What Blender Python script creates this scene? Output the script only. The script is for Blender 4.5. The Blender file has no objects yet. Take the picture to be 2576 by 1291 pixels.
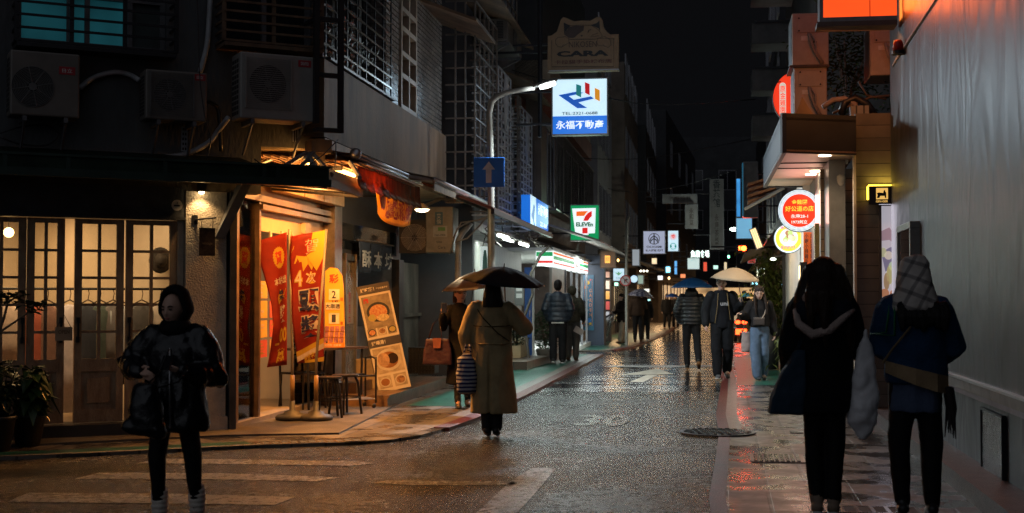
import bpy, math, random
from mathutils import Vector, Matrix, noise
random.seed(7)
sc = bpy.context.scene
COL = sc.collection
V = Vector
# ---------------------------------------------------------------- camera
F, CHT = 3396.0, 1.47                      # focal length in pixels of a 2576 px wide picture, camera height
TH = math.atan((750-645.5)/F)
cam_d = bpy.data.cameras.new('camera'); cam = bpy.data.objects.new('camera', cam_d); COL.objects.link(cam)
cam.location = (0, 0, CHT); cam.rotation_euler = (math.pi/2+TH, 0, 0)
cam_d.sensor_width = 36; cam_d.lens = 36*F/2576; cam_d.clip_end = 2000; cam_d.clip_start = .1
cam_d.dof.use_dof = True; cam_d.dof.focus_distance = 16.0; cam_d.dof.aperture_fstop = 3.2
sc.camera = cam
# ---------------------------------------------------------------- world (night), exposure
w = bpy.data.worlds.new('World'); sc.world = w; w.use_nodes = True
nt = w.node_tree; bg = nt.nodes['Background']
sky = nt.nodes.new('ShaderNodeTexSky'); sky.sky_type = 'NISHITA'; sky.sun_disc = False
sky.sun_elevation = math.radians(-4.5); sky.sun_rotation = math.radians(200)
addn = nt.nodes.new('ShaderNodeMixRGB'); addn.blend_type = 'ADD'; addn.inputs[0].default_value = 1
addn.inputs[2].default_value = (.055, .058, .07, 1)          # faint glow of the night sky
# fill glow added behind the viewer for the near people and walls; down the street the sky is nearly black
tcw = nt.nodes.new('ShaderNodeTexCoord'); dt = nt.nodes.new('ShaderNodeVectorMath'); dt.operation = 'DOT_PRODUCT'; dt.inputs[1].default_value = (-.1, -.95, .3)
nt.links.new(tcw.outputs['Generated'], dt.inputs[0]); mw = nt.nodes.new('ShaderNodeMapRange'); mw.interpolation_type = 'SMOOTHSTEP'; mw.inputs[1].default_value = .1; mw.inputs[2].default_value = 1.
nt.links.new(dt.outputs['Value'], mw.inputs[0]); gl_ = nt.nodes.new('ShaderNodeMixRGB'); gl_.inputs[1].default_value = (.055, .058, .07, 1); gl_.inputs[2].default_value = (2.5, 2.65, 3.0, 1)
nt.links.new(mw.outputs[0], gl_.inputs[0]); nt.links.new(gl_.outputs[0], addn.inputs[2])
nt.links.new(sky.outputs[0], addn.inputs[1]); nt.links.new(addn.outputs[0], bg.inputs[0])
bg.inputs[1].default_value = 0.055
sc.view_settings.view_transform = 'Standard'; sc.view_settings.look = 'None'
sc.view_settings.exposure = 0; sc.view_settings.gamma = 1
sc.cycles.use_denoising = True; sc.cycles.denoising_prefilter = 'NONE'; sc.cycles.denoising_input_passes = 'RGB_ALBEDO_NORMAL'; sc.cycles.sample_clamp_direct = 8
sc.cycles.max_bounces = 6; sc.cycles.diffuse_bounces = 3; sc.cycles.glossy_bounces = 3
sc.cycles.transparent_max_bounces = 12; sc.cycles.transmission_bounces = 4
sc.cycles.sample_clamp_indirect = 4; sc.cycles.caustics_reflective = False; sc.cycles.caustics_refractive = False
# ---------------------------------------------------------------- picking helpers
def ray(x, y):
    c, s = math.cos(TH), math.sin(TH); vx, vy, vz = x-1288, F, 645.5-y
    return V((vx, vy*c-vz*s, vy*s+vz*c))
def G(x, y, z=0.):
    v = ray(x, y); return V((0, 0, CHT))+v*((z-CHT)/v.z)
def PT(x, y, Y):
    v = ray(x, y); return V((0, 0, CHT))+v*(Y/v.y)
class Fr:
    """upright plane: x to the right as seen from outside, y up, z outward"""
    def __init__(s, o, r, z=0.):
        s.o = V((o[0], o[1], z)); s.r = V((r[0], r[1], 0)).normalized(); s.n = s.r.cross(V((0, 0, 1)))
        s.M = Matrix(((s.r.x, 0, s.n.x, s.o.x), (s.r.y, 0, s.n.y, s.o.y), (0, 1, 0, s.o.z), (0, 0, 0, 1)))
        s.Mi = s.M.inverted()
    def hit(s, x, y, n=0.):
        v = ray(x, y); c = V((0, 0, CHT)); t = (s.o+s.n*n-c).dot(s.n)/v.dot(s.n); return c+v*t
    def px(s, x, y, n=0.):
        p = s.Mi @ s.hit(x, y, n); return p.x, p.y
    def X(s, x, n=0.): return s.px(x, 700, n)[0]
    def Z(s, x, y, n=0.): return s.px(x, y, n)[1]
    def at(s, x, y, n=0.): return s.M @ V((x, y, n))
    def sub(s, x, y, n=0., ang=0.):                 # a frame moved to a point of this one, turned about the vertical
        p = s.at(x, y, n); r = Matrix.Rotation(ang, 3, 'Z') @ s.r
        return Fr((p.x, p.y), (r.x, r.y), p.z)
KL, KR = .1388, .158                                 # run of the street on its two sides
SDIR = V((.147, 1, 0)).normalized(); SR = V((SDIR.y, -SDIR.x, 0))
def LS(o, Y): return V((o+KL*Y, Y, 0))
def RS(o, Y): return V((o+KR*Y, Y, 0))
def facing(x, y, Y, ang=0.):                         # frame of a sign that looks down the street, its middle at a point
    p = PT(x, y, Y); r = Matrix.Rotation(ang, 3, 'Z') @ SR
    return Fr((p.x, p.y), (r.x, r.y), p.z)
CF = Fr((-3.06, 14.74), (.891, .454))                # chamfered corner front
LF = Fr((LS(-5.11, 14.74).x, 14.74), (KL, 1))        # left shop fronts
UF = Fr((LS(-4.30, 15.14).x, 15.14), (KL, 1))        # left upper floor, oversailing
RW = Fr((RS(2.03, 12).x, 12), (-KR, -1))             # right wall
# ---------------------------------------------------------------- materials
MATS = {}
def _mix(nt, a, b, fac):
    m = nt.nodes.new('ShaderNodeMixRGB'); m.inputs[1].default_value = (*a, 1); m.inputs[2].default_value = (*b, 1)
    nt.links.new(fac, m.inputs[0]); return m.outputs[0]
def mat(name, col, rough=.6, metal=0., var=.25, vs=3., bump=0., bs=60., spec=.5, stretch=None, col2=None, coat=0., sub=0., rot=0.):
    if name in MATS: return MATS[name]
    m = bpy.data.materials.new(name); m.use_nodes = True; nt = m.node_tree; b = nt.nodes['Principled BSDF']
    b.inputs['Roughness'].default_value = rough; b.inputs['Metallic'].default_value = metal
    b.inputs['Specular IOR Level'].default_value = spec; b.inputs['Coat Weight'].default_value = coat
    tc = nt.nodes.new('ShaderNodeTexCoord'); mp = nt.nodes.new('ShaderNodeMapping'); nt.links.new(tc.outputs['Object'], mp.inputs[0])
    if stretch: mp.inputs['Scale'].default_value = stretch
    mp.inputs['Rotation'].default_value = (0, 0, rot)
    n = nt.nodes.new('ShaderNodeTexNoise'); n.inputs['Scale'].default_value = vs; n.inputs['Detail'].default_value = 6; n.inputs['Roughness'].default_value = .65
    nt.links.new(mp.outputs[0], n.inputs['Vector'])
    cr = nt.nodes.new('ShaderNodeValToRGB'); cr.color_ramp.elements[0].position = .3; cr.color_ramp.elements[1].position = .7
    c2 = col2 or tuple(max(0, c*(1-1.6*var)) for c in col); c1 = tuple(min(1, c*(1+var)) for c in col) if not col2 else col
    cr.color_ramp.elements[0].color = (*c2, 1); cr.color_ramp.elements[1].color = (*c1, 1)
    nt.links.new(n.outputs[0], cr.inputs[0]); nt.links.new(cr.outputs[0], b.inputs['Base Color'])
    if bump:
        n2 = nt.nodes.new('ShaderNodeTexNoise'); n2.inputs['Scale'].default_value = bs; n2.inputs['Detail'].default_value = 3
        nt.links.new(mp.outputs[0], n2.inputs['Vector'])
        bp = nt.nodes.new('ShaderNodeBump'); bp.inputs['Strength'].default_value = bump; bp.inputs['Distance'].default_value = .02
        nt.links.new(n2.outputs[0], bp.inputs['Height']); nt.links.new(bp.outputs[0], b.inputs['Normal'])
    MATS[name] = m; return m
def thin(m, f=.5):                                   # thin cloth lets light through
    nt = m.node_tree; b = nt.nodes['Principled BSDF']; o = nt.nodes['Material Output']; t = nt.nodes.new('ShaderNodeBsdfTranslucent'); x = nt.nodes.new('ShaderNodeMixShader'); x.inputs[0].default_value = f
    if b.inputs['Base Color'].links: nt.links.new(b.inputs['Base Color'].links[0].from_socket, t.inputs[0])
    nt.links.new(b.outputs[0], x.inputs[1]); nt.links.new(t.outputs[0], x.inputs[2]); nt.links.new(x.outputs[0], o.inputs[0]); return m
def emat(name, col, s, var=0., vs=4.):
    if name in MATS: return MATS[name]
    m = bpy.data.materials.new(name); m.use_nodes = True; nt = m.node_tree; b = nt.nodes['Principled BSDF']
    b.inputs['Base Color'].default_value = (*[min(.8, c) for c in col], 1); b.inputs['Emission Color'].default_value = (*col, 1)
    b.inputs['Emission Strength'].default_value = s; b.inputs['Roughness'].default_value = .35
    if var:                                          # tubes behind the acrylic make it a little uneven
        tc = nt.nodes.new('ShaderNodeTexCoord'); n = nt.nodes.new('ShaderNodeTexNoise'); n.inputs['Scale'].default_value = vs
        nt.links.new(tc.outputs['Object'], n.inputs[0])
        mr = nt.nodes.new('ShaderNodeMapRange'); mr.inputs[1].default_value = .3; mr.inputs[2].default_value = .7
        mr.inputs[3].default_value = s*(1-var); mr.inputs[4].default_value = s*(1+var)
        nt.links.new(n.outputs[0], mr.inputs[0]); nt.links.new(mr.outputs[0], b.inputs['Emission Strength'])
    MATS[name] = m; return m
def glass(name, tint=(.9, .9, .9), refl=.12, rough=.02, bump=0., bs=30.):
    if name in MATS: return MATS[name]
    m = bpy.data.materials.new(name); m.use_nodes = True; nt = m.node_tree
    out = nt.nodes['Material Output']; nt.nodes.remove(nt.nodes['Principled BSDF'])
    t = nt.nodes.new('ShaderNodeBsdfTransparent'); t.inputs[0].default_value = (*tint, 1)
    g = nt.nodes.new('ShaderNodeBsdfGlossy'); g.inputs['Roughness'].default_value = rough
    fr = nt.nodes.new('ShaderNodeFresnel'); fr.inputs[0].default_value = 1.45
    ma = nt.nodes.new('ShaderNodeMath'); ma.operation = 'ADD'; ma.inputs[1].default_value = refl-.04; ma.use_clamp = True
    nt.links.new(fr.outputs[0], ma.inputs[0])
    mx = nt.nodes.new('ShaderNodeMixShader'); nt.links.new(ma.outputs[0], mx.inputs[0]); nt.links.new(t.outputs[0], mx.inputs[1]); nt.links.new(g.outputs[0], mx.inputs[2])
    nt.links.new(mx.outputs[0], out.inputs[0])
    if bump:
        n2 = nt.nodes.new('ShaderNodeTexNoise'); n2.inputs['Scale'].default_value = bs
        tc = nt.nodes.new('ShaderNodeTexCoord'); nt.links.new(tc.outputs['Object'], n2.inputs[0])
        bp = nt.nodes.new('ShaderNodeBump'); bp.inputs['Strength'].default_value = bump; nt.links.new(n2.outputs[0], bp.inputs['Height']); nt.links.new(bp.outputs[0], g.inputs['Normal'])
    MATS[name] = m; return m
def brickmat(name, c1, c2, mortar, sx, sy, msize=.02, rough=.5, bump=.4, rot=(0, 0, 0), plane='XY', var=.5, offset=.5, dirt=None, spec=.5, rvar=0.):
    """courses of blocks; plane says which object axes carry them"""
    if name in MATS: return MATS[name]
    m = bpy.data.materials.new(name); m.use_nodes = True; nt = m.node_tree; b = nt.nodes['Principled BSDF']
    tc = nt.nodes.new('ShaderNodeTexCoord'); mp = nt.nodes.new('ShaderNodeMapping'); mp.inputs['Rotation'].default_value = rot
    nt.links.new(tc.outputs['Object'], mp.inputs[0]); vec = mp.outputs[0]
    if plane != 'XY':
        sp = nt.nodes.new('ShaderNodeSeparateXYZ'); cb = nt.nodes.new('ShaderNodeCombineXYZ'); nt.links.new(vec, sp.inputs[0])
        nt.links.new(sp.outputs[plane[0]], cb.inputs[0]); nt.links.new(sp.outputs[plane[1]], cb.inputs[1]); vec = cb.outputs[0]
    br = nt.nodes.new('ShaderNodeTexBrick'); br.offset = offset; br.inputs['Color1'].default_value = (*c1, 1); br.inputs['Color2'].default_value = (*c2, 1)
    br.inputs['Mortar'].default_value = (*mortar, 1); br.inputs['Scale'].default_value = 1; br.inputs['Brick Width'].default_value = sx
    br.inputs['Row Height'].default_value = sy; br.inputs['Mortar Size'].default_value = msize; br.inputs['Mortar Smooth'].default_value = .2
    nt.links.new(vec, br.inputs['Vector'])
    n = nt.nodes.new('ShaderNodeTexNoise'); n.inputs['Scale'].default_value = 2.2; n.inputs['Detail'].default_value = 7; nt.links.new(mp.outputs[0], n.inputs['Vector'])
    mx = nt.nodes.new('ShaderNodeMixRGB'); mx.blend_type = 'MULTIPLY'; mx.inputs[0].default_value = var
    cr = nt.nodes.new('ShaderNodeValToRGB'); cr.color_ramp.elements[0].position = .35; cr.color_ramp.elements[0].color = (.25, .25, .25, 1); cr.color_ramp.elements[1].position = .62
    nt.links.new(n.outputs[0], cr.inputs[0]); nt.links.new(br.outputs['Color'], mx.inputs[1]); nt.links.new(cr.outputs[0], mx.inputs[2])
    nt.links.new(mx.outputs[0], b.inputs['Base Color']); b.inputs['Roughness'].default_value = rough; b.inputs['Specular IOR Level'].default_value = spec
    if rvar:
        mr = nt.nodes.new('ShaderNodeMapRange'); mr.inputs[1].default_value = .38; mr.inputs[2].default_value = .62; mr.inputs[3].default_value = rough-rvar; mr.inputs[4].default_value = rough+rvar
        nt.links.new(n.outputs[0], mr.inputs[0]); nt.links.new(mr.outputs[0], b.inputs['Roughness'])
    n3 = nt.nodes.new('ShaderNodeTexNoise'); n3.inputs['Scale'].default_value = 14; n3.inputs['Detail'].default_value = 5; nt.links.new(mp.outputs[0], n3.inputs['Vector'])
    ad = nt.nodes.new('ShaderNodeMath'); ad.operation = 'MULTIPLY_ADD'; ad.inputs[1].default_value = -1.; nt.links.new(br.outputs['Fac'], ad.inputs[0]); nt.links.new(n3.outputs[0], ad.inputs[2])
    bp = nt.nodes.new('ShaderNodeBump'); bp.inputs['Strength'].default_value = bump; bp.inputs['Distance'].default_value = .01
    nt.links.new(ad.outputs[0], bp.inputs['Height']); nt.links.new(bp.outputs[0], b.inputs['Normal'])
    MATS[name] = m; return m
# ---------------------------------------------------------------- meshes
ROOTM = {}
class MB:
    def __init__(s, M=None): s.v, s.f, s.mi, s.M, s.k = [], [], [], (M.M if isinstance(M, Fr) else M) or Matrix(), 0
    def add(s, vs, fs):
        b = len(s.v); s.v += [s.M @ V(p) for p in vs]; s.f += [tuple(i+b for i in f) for f in fs]; s.mi += [s.k]*len(fs); return s
    def box(s, x0, x1, y0, y1, z0, z1):
        x0, x1 = sorted((x0, x1)); y0, y1 = sorted((y0, y1)); z0, z1 = sorted((z0, z1))
        return s.add([(x0,y0,z0),(x1,y0,z0),(x1,y1,z0),(x0,y1,z0),(x0,y0,z1),(x1,y0,z1),(x1,y1,z1),(x0,y1,z1)],
                     [(0,3,2,1),(4,5,6,7),(0,1,5,4),(1,2,6,5),(2,3,7,6),(3,0,4,7)])
    def quad(s, a, b, c, d): return s.add([a, b, c, d], [(0, 1, 2, 3)])
    def prism(s, pts, z0, z1):                        # outline in x,y pushed along z
        n = len(pts)
        return s.add([(p[0], p[1], z0) for p in pts]+[(p[0], p[1], z1) for p in pts],
                     [tuple(range(n-1, -1, -1)), tuple(range(n, 2*n))]+[(i, (i+1) % n, n+(i+1) % n, n+i) for i in range(n)])
    def loft(s, rings, cap=True, closed=True):
        n = len(rings[0]); vs = [p for r in rings for p in r]; fs = []
        for i in range(len(rings)-1):
            for j in range(n if closed else n-1):
                k = (j+1) % n; fs.append((i*n+j, i*n+k, (i+1)*n+k, (i+1)*n+j))
        if cap and closed: fs += [tuple(range(n-1, -1, -1)), tuple(range((len(rings)-1)*n, len(rings)*n))]
        return s.add(vs, fs)
    def tube(s, pts, r, n=8, cap=True, flat=1.):
        pts = [V(p) for p in pts]; rs = r if isinstance(r, (list, tuple)) else [r]*len(pts); rings = []; a = None
        for i, p in enumerate(pts):
            d = (pts[min(i+1, len(pts)-1)]-pts[max(i-1, 0)]).normalized()
            if a is None: a = d.orthogonal().normalized() if abs(d.z) > .9 else d.cross(V((0, 0, 1))).normalized()
            a = (a-d*a.dot(d)).normalized(); b = d.cross(a)
            rings.append([p+(a*math.cos(2*math.pi*j/n)+b*math.sin(2*math.pi*j/n)*flat)*rs[i] for j in range(n)])
        return s.loft(rings, cap)
    def limb(s, pts, rs, n=10, flat=1.):              # round-ended tapering limb
        pts = [V(p) for p in pts]; d0 = (pts[0]-pts[1]).normalized(); d1 = (pts[-1]-pts[-2]).normalized()
        P = [pts[0]+d0*rs[0]*.98, pts[0]+d0*rs[0]*.6]+pts+[pts[-1]+d1*rs[-1]*.6, pts[-1]+d1*rs[-1]*.98]
        R = [rs[0]*.2, rs[0]*.8]+list(rs)+[rs[-1]*.8, rs[-1]*.2]
        return s.tube(P, R, n, True, flat)
    def disc(s, c, r, n=24, z1=None, ry=None):        # disc (or drum) in the x,y plane of the frame
        pts = [(c[0]+r*math.cos(2*math.pi*i/n), c[1]+(ry or r)*math.sin(2*math.pi*i/n)) for i in range(n)]
        if z1 is None: return s.add([(x, y, c[2]) for x, y in pts], [tuple(range(n))])
        return s.prism(pts, min(c[2], z1), max(c[2], z1))
    def ring(s, c, r0, r1, z0, z1, n=28, a0=0., a1=2*math.pi):
        full = abs(a1-a0) > 6.28; m = n if full else n+1; vs = []
        for i in range(m):
            a = a0+(a1-a0)*i/n
            for r, z in ((r0, z0), (r1, z0), (r1, z1), (r0, z1)): vs.append((c[0]+r*math.cos(a), c[1]+r*math.sin(a), z))
        fs = []
        for i in range(n):
            for k in range(4):
                j = (i+1) % m; fs.append((i*4+k, i*4+(k+1) % 4, j*4+(k+1) % 4, j*4+k))
        return s.add(vs, fs)
    def ball(s, c, r, n=16, m=10):                    # ellipsoid
        rx, ry, rz = r if isinstance(r, (tuple, list)) else (r, r, r); rings = []
        for i in range(1, m):
            t = math.pi*i/m
            rings.append([(c[0]+rx*math.sin(t)*math.cos(2*math.pi*j/n), c[1]+ry*math.sin(t)*math.sin(2*math.pi*j/n), c[2]-rz*math.cos(t)) for j in range(n)])
        return s.loft(rings)
    def lathe(s, prof, c=(0, 0), n=16):               # profile (r,z) about the z axis of the frame
        return s.loft([[(c[0]+r*math.cos(2*math.pi*j/n), c[1]+r*math.sin(2*math.pi*j/n), z) for j in range(n)] for r, z in prof])
    def build(s, name, m, parent=None, smooth=False, bevel=0., **props):
        me = bpy.data.meshes.new(name); vs = s.v
        if parent is not None and parent.name in ROOTM:
            Mi = ROOTM[parent.name].inverted(); vs = [Mi @ p for p in vs]
        me.from_pydata([tuple(p) for p in vs], [], s.f); 
        for x in (m if isinstance(m, (list, tuple)) else [m]): me.materials.append(x)
        if isinstance(m, (list, tuple)): me.polygons.foreach_set('material_index', s.mi)
        if smooth: me.polygons.foreach_set('use_smooth', [True]*len(me.polygons))
        me.update(); return link(name, me, parent, bevel, **props)
def link(name, me, parent=None, bevel=0., **props):
    o = bpy.data.objects.new(name, me); COL.objects.link(o)
    if parent is not None:
        o.parent = parent
        if parent.name in ROOTM: ROOTM[o.name] = ROOTM[parent.name]
    if bevel:
        b = o.modifiers.new('bevel', 'BEVEL'); b.width = bevel; b.segments = 2; b.limit_method = 'ANGLE'
    for k, x in props.items(): o[k] = x
    return o
def thing(name, label, cat, loc=(0, 0, 0), rotz=0., group=None):
    o = bpy.data.objects.new(name, None); COL.objects.link(o); o.location = loc; o.rotation_euler = (0, 0, rotz); o.empty_display_size = .2
    o['label'] = label; o['category'] = cat
    if group: o['group'] = group
    ROOTM[o.name] = Matrix.Translation(V(loc)) @ Matrix.Rotation(rotz, 4, 'Z'); return o
def tag(o, label, cat, group=None):
    o['label'] = label; o['category'] = cat
    if group: o['group'] = group
    return o
def local(mb_or_M, o): return ROOTM[o.name]
def struct(mb, name, m): o = mb.build(name, m); o['kind'] = 'structure'; return o
def text_mb(s, fr, cx, cy, w, h, z=.004, bold=.012, ext=.0, vertical=False, sp=1., keep=False):
    """lettering as flat mesh faces fitted into a w x h box of the frame"""
    c = bpy.data.curves.new('t', 'FONT'); c.body = '\n'.join(s) if vertical else s; c.resolution_u = 2; c.offset = bold; c.align_x = 'CENTER'; c.space_line = sp; c.extrude = 0
    o = bpy.data.objects.new('t', c); COL.objects.link(o); bpy.context.view_layer.update()
    me = bpy.data.meshes.new_from_object(o.evaluated_get(bpy.context.evaluated_depsgraph_get()))
    xs = [p.co.x for p in me.vertices]; ys = [p.co.y for p in me.vertices]; mb = MB(fr)
    x0, x1, y0, y1 = min(xs), max(xs), min(ys), max(ys); sx = w/(x1-x0); sy = h/(y1-y0)
    if keep: sx = sy = min(sx, sy)
    mb.add([(cx+(p.co.x-(x0+x1)/2)*sx, cy+(p.co.y-(y0+y1)/2)*sy, z) for p in me.vertices], [tuple(p.vertices) for p in me.polygons])
    bpy.data.objects.remove(o); bpy.data.curves.remove(c); bpy.data.meshes.remove(me); return mb
def lettering(parent, s, fr, cx, cy, w, h, m, **k): return text_mb(s, fr, cx, cy, w, h, **k).build('lettering', m, parent)
def lamp(name, kind, loc, power, col, size=.1, rot=None, parent=None, spot=None, sizey=None, spread=None):
    d = bpy.data.lights.new(name, kind); d.energy = power; d.color = col
    if kind == 'AREA':
        d.size = size
        if sizey: d.shape = 'RECTANGLE'; d.size_y = sizey
        if spread: d.spread = math.radians(spread)
    else: d.shadow_soft_size = size
    if spot: d.spot_size = math.radians(spot); d.spot_blend = .7
    o = bpy.data.objects.new(name, d); COL.objects.link(o); o.location = loc
    if rot is not None: o.rotation_euler = V(rot).to_track_quat('-Z', 'Y').to_euler()
    if parent is not None:
        o.parent = parent; o.location = ROOTM[parent.name].inverted() @ V(loc)
        if rot is not None: o.rotation_euler = (ROOTM[parent.name].inverted().to_3x3() @ V(rot)).to_track_quat('-Z', 'Y').to_euler()
    return o
def remesh(mb, voxel, sm=4):
    me = bpy.data.meshes.new('r'); me.from_pydata([tuple(p) for p in mb.v], [], mb.f)
    o = bpy.data.objects.new('r', me); COL.objects.link(o)
    r = o.modifiers.new('r', 'REMESH'); r.mode = 'VOXEL'; r.voxel_size = voxel; r.use_smooth_shade = True
    if sm: q = o.modifiers.new('s', 'SMOOTH'); q.iterations = sm; q.factor = .5
    out = bpy.data.meshes.new_from_object(o.evaluated_get(bpy.context.evaluated_depsgraph_get()))
    bpy.data.objects.remove(o); bpy.data.meshes.remove(me); return out
# common materials
STEEL = mat('brushed_steel', (.45, .45, .47), .3, .9, .1, 8)
IRON = mat('dark_iron', (.03, .03, .035), .45, .6, .2, 10)
BLACK = mat('black_paint', (.012, .012, .014), .45, 0, .2, 6)
WHITEP = mat('white_paint', (.6, .6, .58), .5, 0, .12, 4)
PVC = mat('grey_plastic_pipe', (.35, .36, .38), .45, 0, .2, 5)
WOODD = mat('dark_wood', (.10, .065, .04), .5, 0, .35, 4, .2, 40, stretch=(6, 6, .6))
# ================================================================ ground, road, pavements
def asphalt(name, col, r0, r1, grain, bs, pscale, stretch=(1, 1, 1), wet=.5, coat=0.):
    m = bpy.data.materials.new(name); m.use_nodes = True; nt = m.node_tree; b = nt.nodes['Principled BSDF']
    tc = nt.nodes.new('ShaderNodeTexCoord'); mp = nt.nodes.new('ShaderNodeMapping'); mp.inputs['Scale'].default_value = stretch; mp.inputs['Rotation'].default_value = (0, 0, .15)
    nt.links.new(tc.outputs['Object'], mp.inputs[0])
    n = nt.nodes.new('ShaderNodeTexNoise'); n.inputs['Scale'].default_value = pscale; n.inputs['Detail'].default_value = 5; nt.links.new(mp.outputs[0], n.inputs['Vector'])
    mr = nt.nodes.new('ShaderNodeMapRange'); mr.inputs[1].default_value = .36; mr.inputs[2].default_value = .66; mr.inputs[3].default_value = r0; mr.inputs[4].default_value = r1
    nt.links.new(n.outputs[0], mr.inputs[0]); nt.links.new(mr.outputs[0], b.inputs['Roughness'])
    gm = nt.nodes.new('ShaderNodeMapping'); gm.inputs['Rotation'].default_value = (0, 0, .15); gm.inputs['Scale'].default_value = (1, .3, 1); nt.links.new(tc.outputs['Object'], gm.inputs[0])
    n5 = nt.nodes.new('ShaderNodeTexNoise'); n5.inputs['Scale'].default_value = 12; n5.inputs['Detail'].default_value = 9; n5.inputs['Roughness'].default_value = .85; nt.links.new(tc.outputs['Object'], n5.inputs['Vector'])
    m5 = nt.nodes.new('ShaderNodeMapRange'); m5.inputs[1].default_value = .4; m5.inputs[2].default_value = .62; m5.inputs[3].default_value = .7; m5.inputs[4].default_value = 1.7; nt.links.new(n5.outputs[0], m5.inputs[0])
    mm = nt.nodes.new('ShaderNodeMath'); mm.operation = 'MULTIPLY'; nt.links.new(mr.outputs[0], mm.inputs[0]); nt.links.new(m5.outputs[0], mm.inputs[1]); nt.links.new(mm.outputs[0], b.inputs['Roughness'])
    v = nt.nodes.new('ShaderNodeTexVoronoi'); v.inputs['Scale'].default_value = bs; nt.links.new(gm.outputs[0], v.inputs['Vector'])
    n2 = nt.nodes.new('ShaderNodeTexNoise'); n2.inputs['Scale'].default_value = bs*.35; n2.inputs['Detail'].default_value = 4; nt.links.new(tc.outputs['Object'], n2.inputs['Vector'])
    mx = nt.nodes.new('ShaderNodeMixRGB'); mx.inputs[1].default_value = (*[c*.55 for c in col], 1); mx.inputs[2].default_value = (*[c*1.5 for c in col], 1)
    nt.links.new(n2.outputs[0], mx.inputs[0]); nt.links.new(mx.outputs[0], b.inputs['Base Color'])
    ad = nt.nodes.new('ShaderNodeMath'); ad.operation = 'ADD'; ad.operation = 'MULTIPLY_ADD'; ad.inputs[1].default_value = 1.6; nt.links.new(n5.outputs[0], ad.inputs[0]); nt.links.new(v.outputs['Distance'], ad.inputs[2])
    st = nt.nodes.new('ShaderNodeMapRange'); st.inputs[1].default_value = .36; st.inputs[2].default_value = .6; st.inputs[3].default_value = grain*.55; st.inputs[4].default_value = grain
    nt.links.new(n.outputs[0], st.inputs[0])
    bp = nt.nodes.new('ShaderNodeBump'); bp.inputs['Distance'].default_value = .02
    nt.links.new(st.outputs[0], bp.inputs['Strength']); nt.links.new(ad.outputs[0], bp.inputs['Height']); nt.links.new(bp.outputs[0], b.inputs['Normal'])
    b.inputs['Specular IOR Level'].default_value = wet; b.inputs['Coat Weight'].default_value = coat; b.inputs['Coat Roughness'].default_value = .1
    return m
ASPH = asphalt('coarse_wet_asphalt', (.013, .0125, .012), .13, .24, 1., 32, .7, wet=.6)
ASPH2 = asphalt('smooth_wet_asphalt', (.009, .010, .012), .06, .2, .1, 60, .8, (.8, 2.6, 1), wet=.8)
mb = MB()                                            # one sheet to the horizon; the nearer stretch is the older, coarser surface
y0 = [(-60, 21.), (-3, 21.2), (.2, 21.0), (2, 21.3), (3.2, 21.2), (70, 21.)]
near = [(-60, -30)]+[(70, -30)]+[(x, y) for x, y in reversed(y0)]
mb.add([(x, y, 0) for x, y in near], [tuple(range(len(near)))]); mb.k = 1
far = [(x, y) for x, y in y0]+[(70, 400), (-60, 400)]
mb.add([(x, y, 0) for x, y in far], [tuple(range(len(far)))])
struct(mb, 'road', [ASPH, ASPH2])
STONE_L = brickmat('wet_paving_left', (.10, .085, .07), (.13, .11, .09), (.03, .026, .022), .62, .31, .012, .34, .5, rot=(0, 0, -1.43), var=.75, rvar=.16)
STONE_R = brickmat('wet_paving_right', (.055, .047, .043), (.075, .062, .056), (.012, .01, .01), .9, .31, .016, .3, .55, rot=(0, 0, -1.414), var=.8, rvar=.17)
CONC = mat('wet_concrete', (.10, .085, .07), .42, 0, .4, 2.5, .35, 40)
GREEN = mat('green_road_paint', (.012, .10, .07), .3, 0, .4, 5, .3, 60, spec=.6)
REDP = mat('red_kerb_paint', (.07, .008, .007), .42, 0, .4, 9, .5, 60, spec=.3)
CREAM = mat('worn_white_road_paint', (.17, .15, .125), .38, 0, .35, 11, .5, 50, col2=(.06, .05, .04))
WORN = asphalt('faded_white_road_paint', (.2, .188, .168), .18, .32, .9, 32, .7, wet=.6)
# left pavement: kerb line picked along its edge
edge = [G(-90, 1162), G(0, 1158), G(320, 1144), G(640, 1128), G(870, 1121), G(985, 1113), G(1060, 1101), G(1120, 1084), LS(-2.72, 16.2), LS(-2.62, 20), LS(-2.57, 26), LS(-2.52, 34.6)]
back = [LS(-8, 34.6), LS(-9, 20), V((-14, 14, 0)), V((-14, 8, 0))]
mb = MB(); pts = [(p.x, p.y) for p in edge+back]; mb.prism(pts, -.01, .03); struct(mb, 'left_pavement', STONE_L)
def strip(mb, pts, o0, o1, z, h=.0):                 # a band beside a line of points, o to the left of its run
    n = len(pts); nr = []
    for i in range(n):
        d = (pts[min(i+1, n-1)]-pts[max(i-1, 0)]); d.z = 0; d.normalize(); nr.append(V((-d.y, d.x, 0)))
    L = [pts[i]+nr[i]*o0 for i in range(n)]; R = [pts[i]+nr[i]*o1 for i in range(n)]
    for i in range(n-1):
        a, b, c, d = R[i], R[i+1], L[i+1], L[i]
        if h: mb.add([(p.x, p.y, zz) for zz in (z, z+h) for p in (a, b, c, d)], [(3, 2, 1, 0), (4, 5, 6, 7), (0, 1, 5, 4), (1, 2, 6, 5), (2, 3, 7, 6), (3, 0, 4, 7)])
        else: mb.add([(p.x, p.y, z) for p in (a, b, c, d)], [(3, 2, 1, 0)])
    return mb
struct(strip(MB(), edge[7:], -.05, .13, -.01, .05), 'kerb', REDP)
struct(strip(MB(), edge[6:], .13, .33, .034), 'road_marking', CREAM)
struct(strip(MB(), edge[:5], .0, .09, .034), 'road_marking', WORN)
g = edge[7:]; struct(strip(MB(), [g[2].lerp(g[1], .55)]+g[2:], .33, 1.25, .034), 'green_pavement', GREEN)
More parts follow.
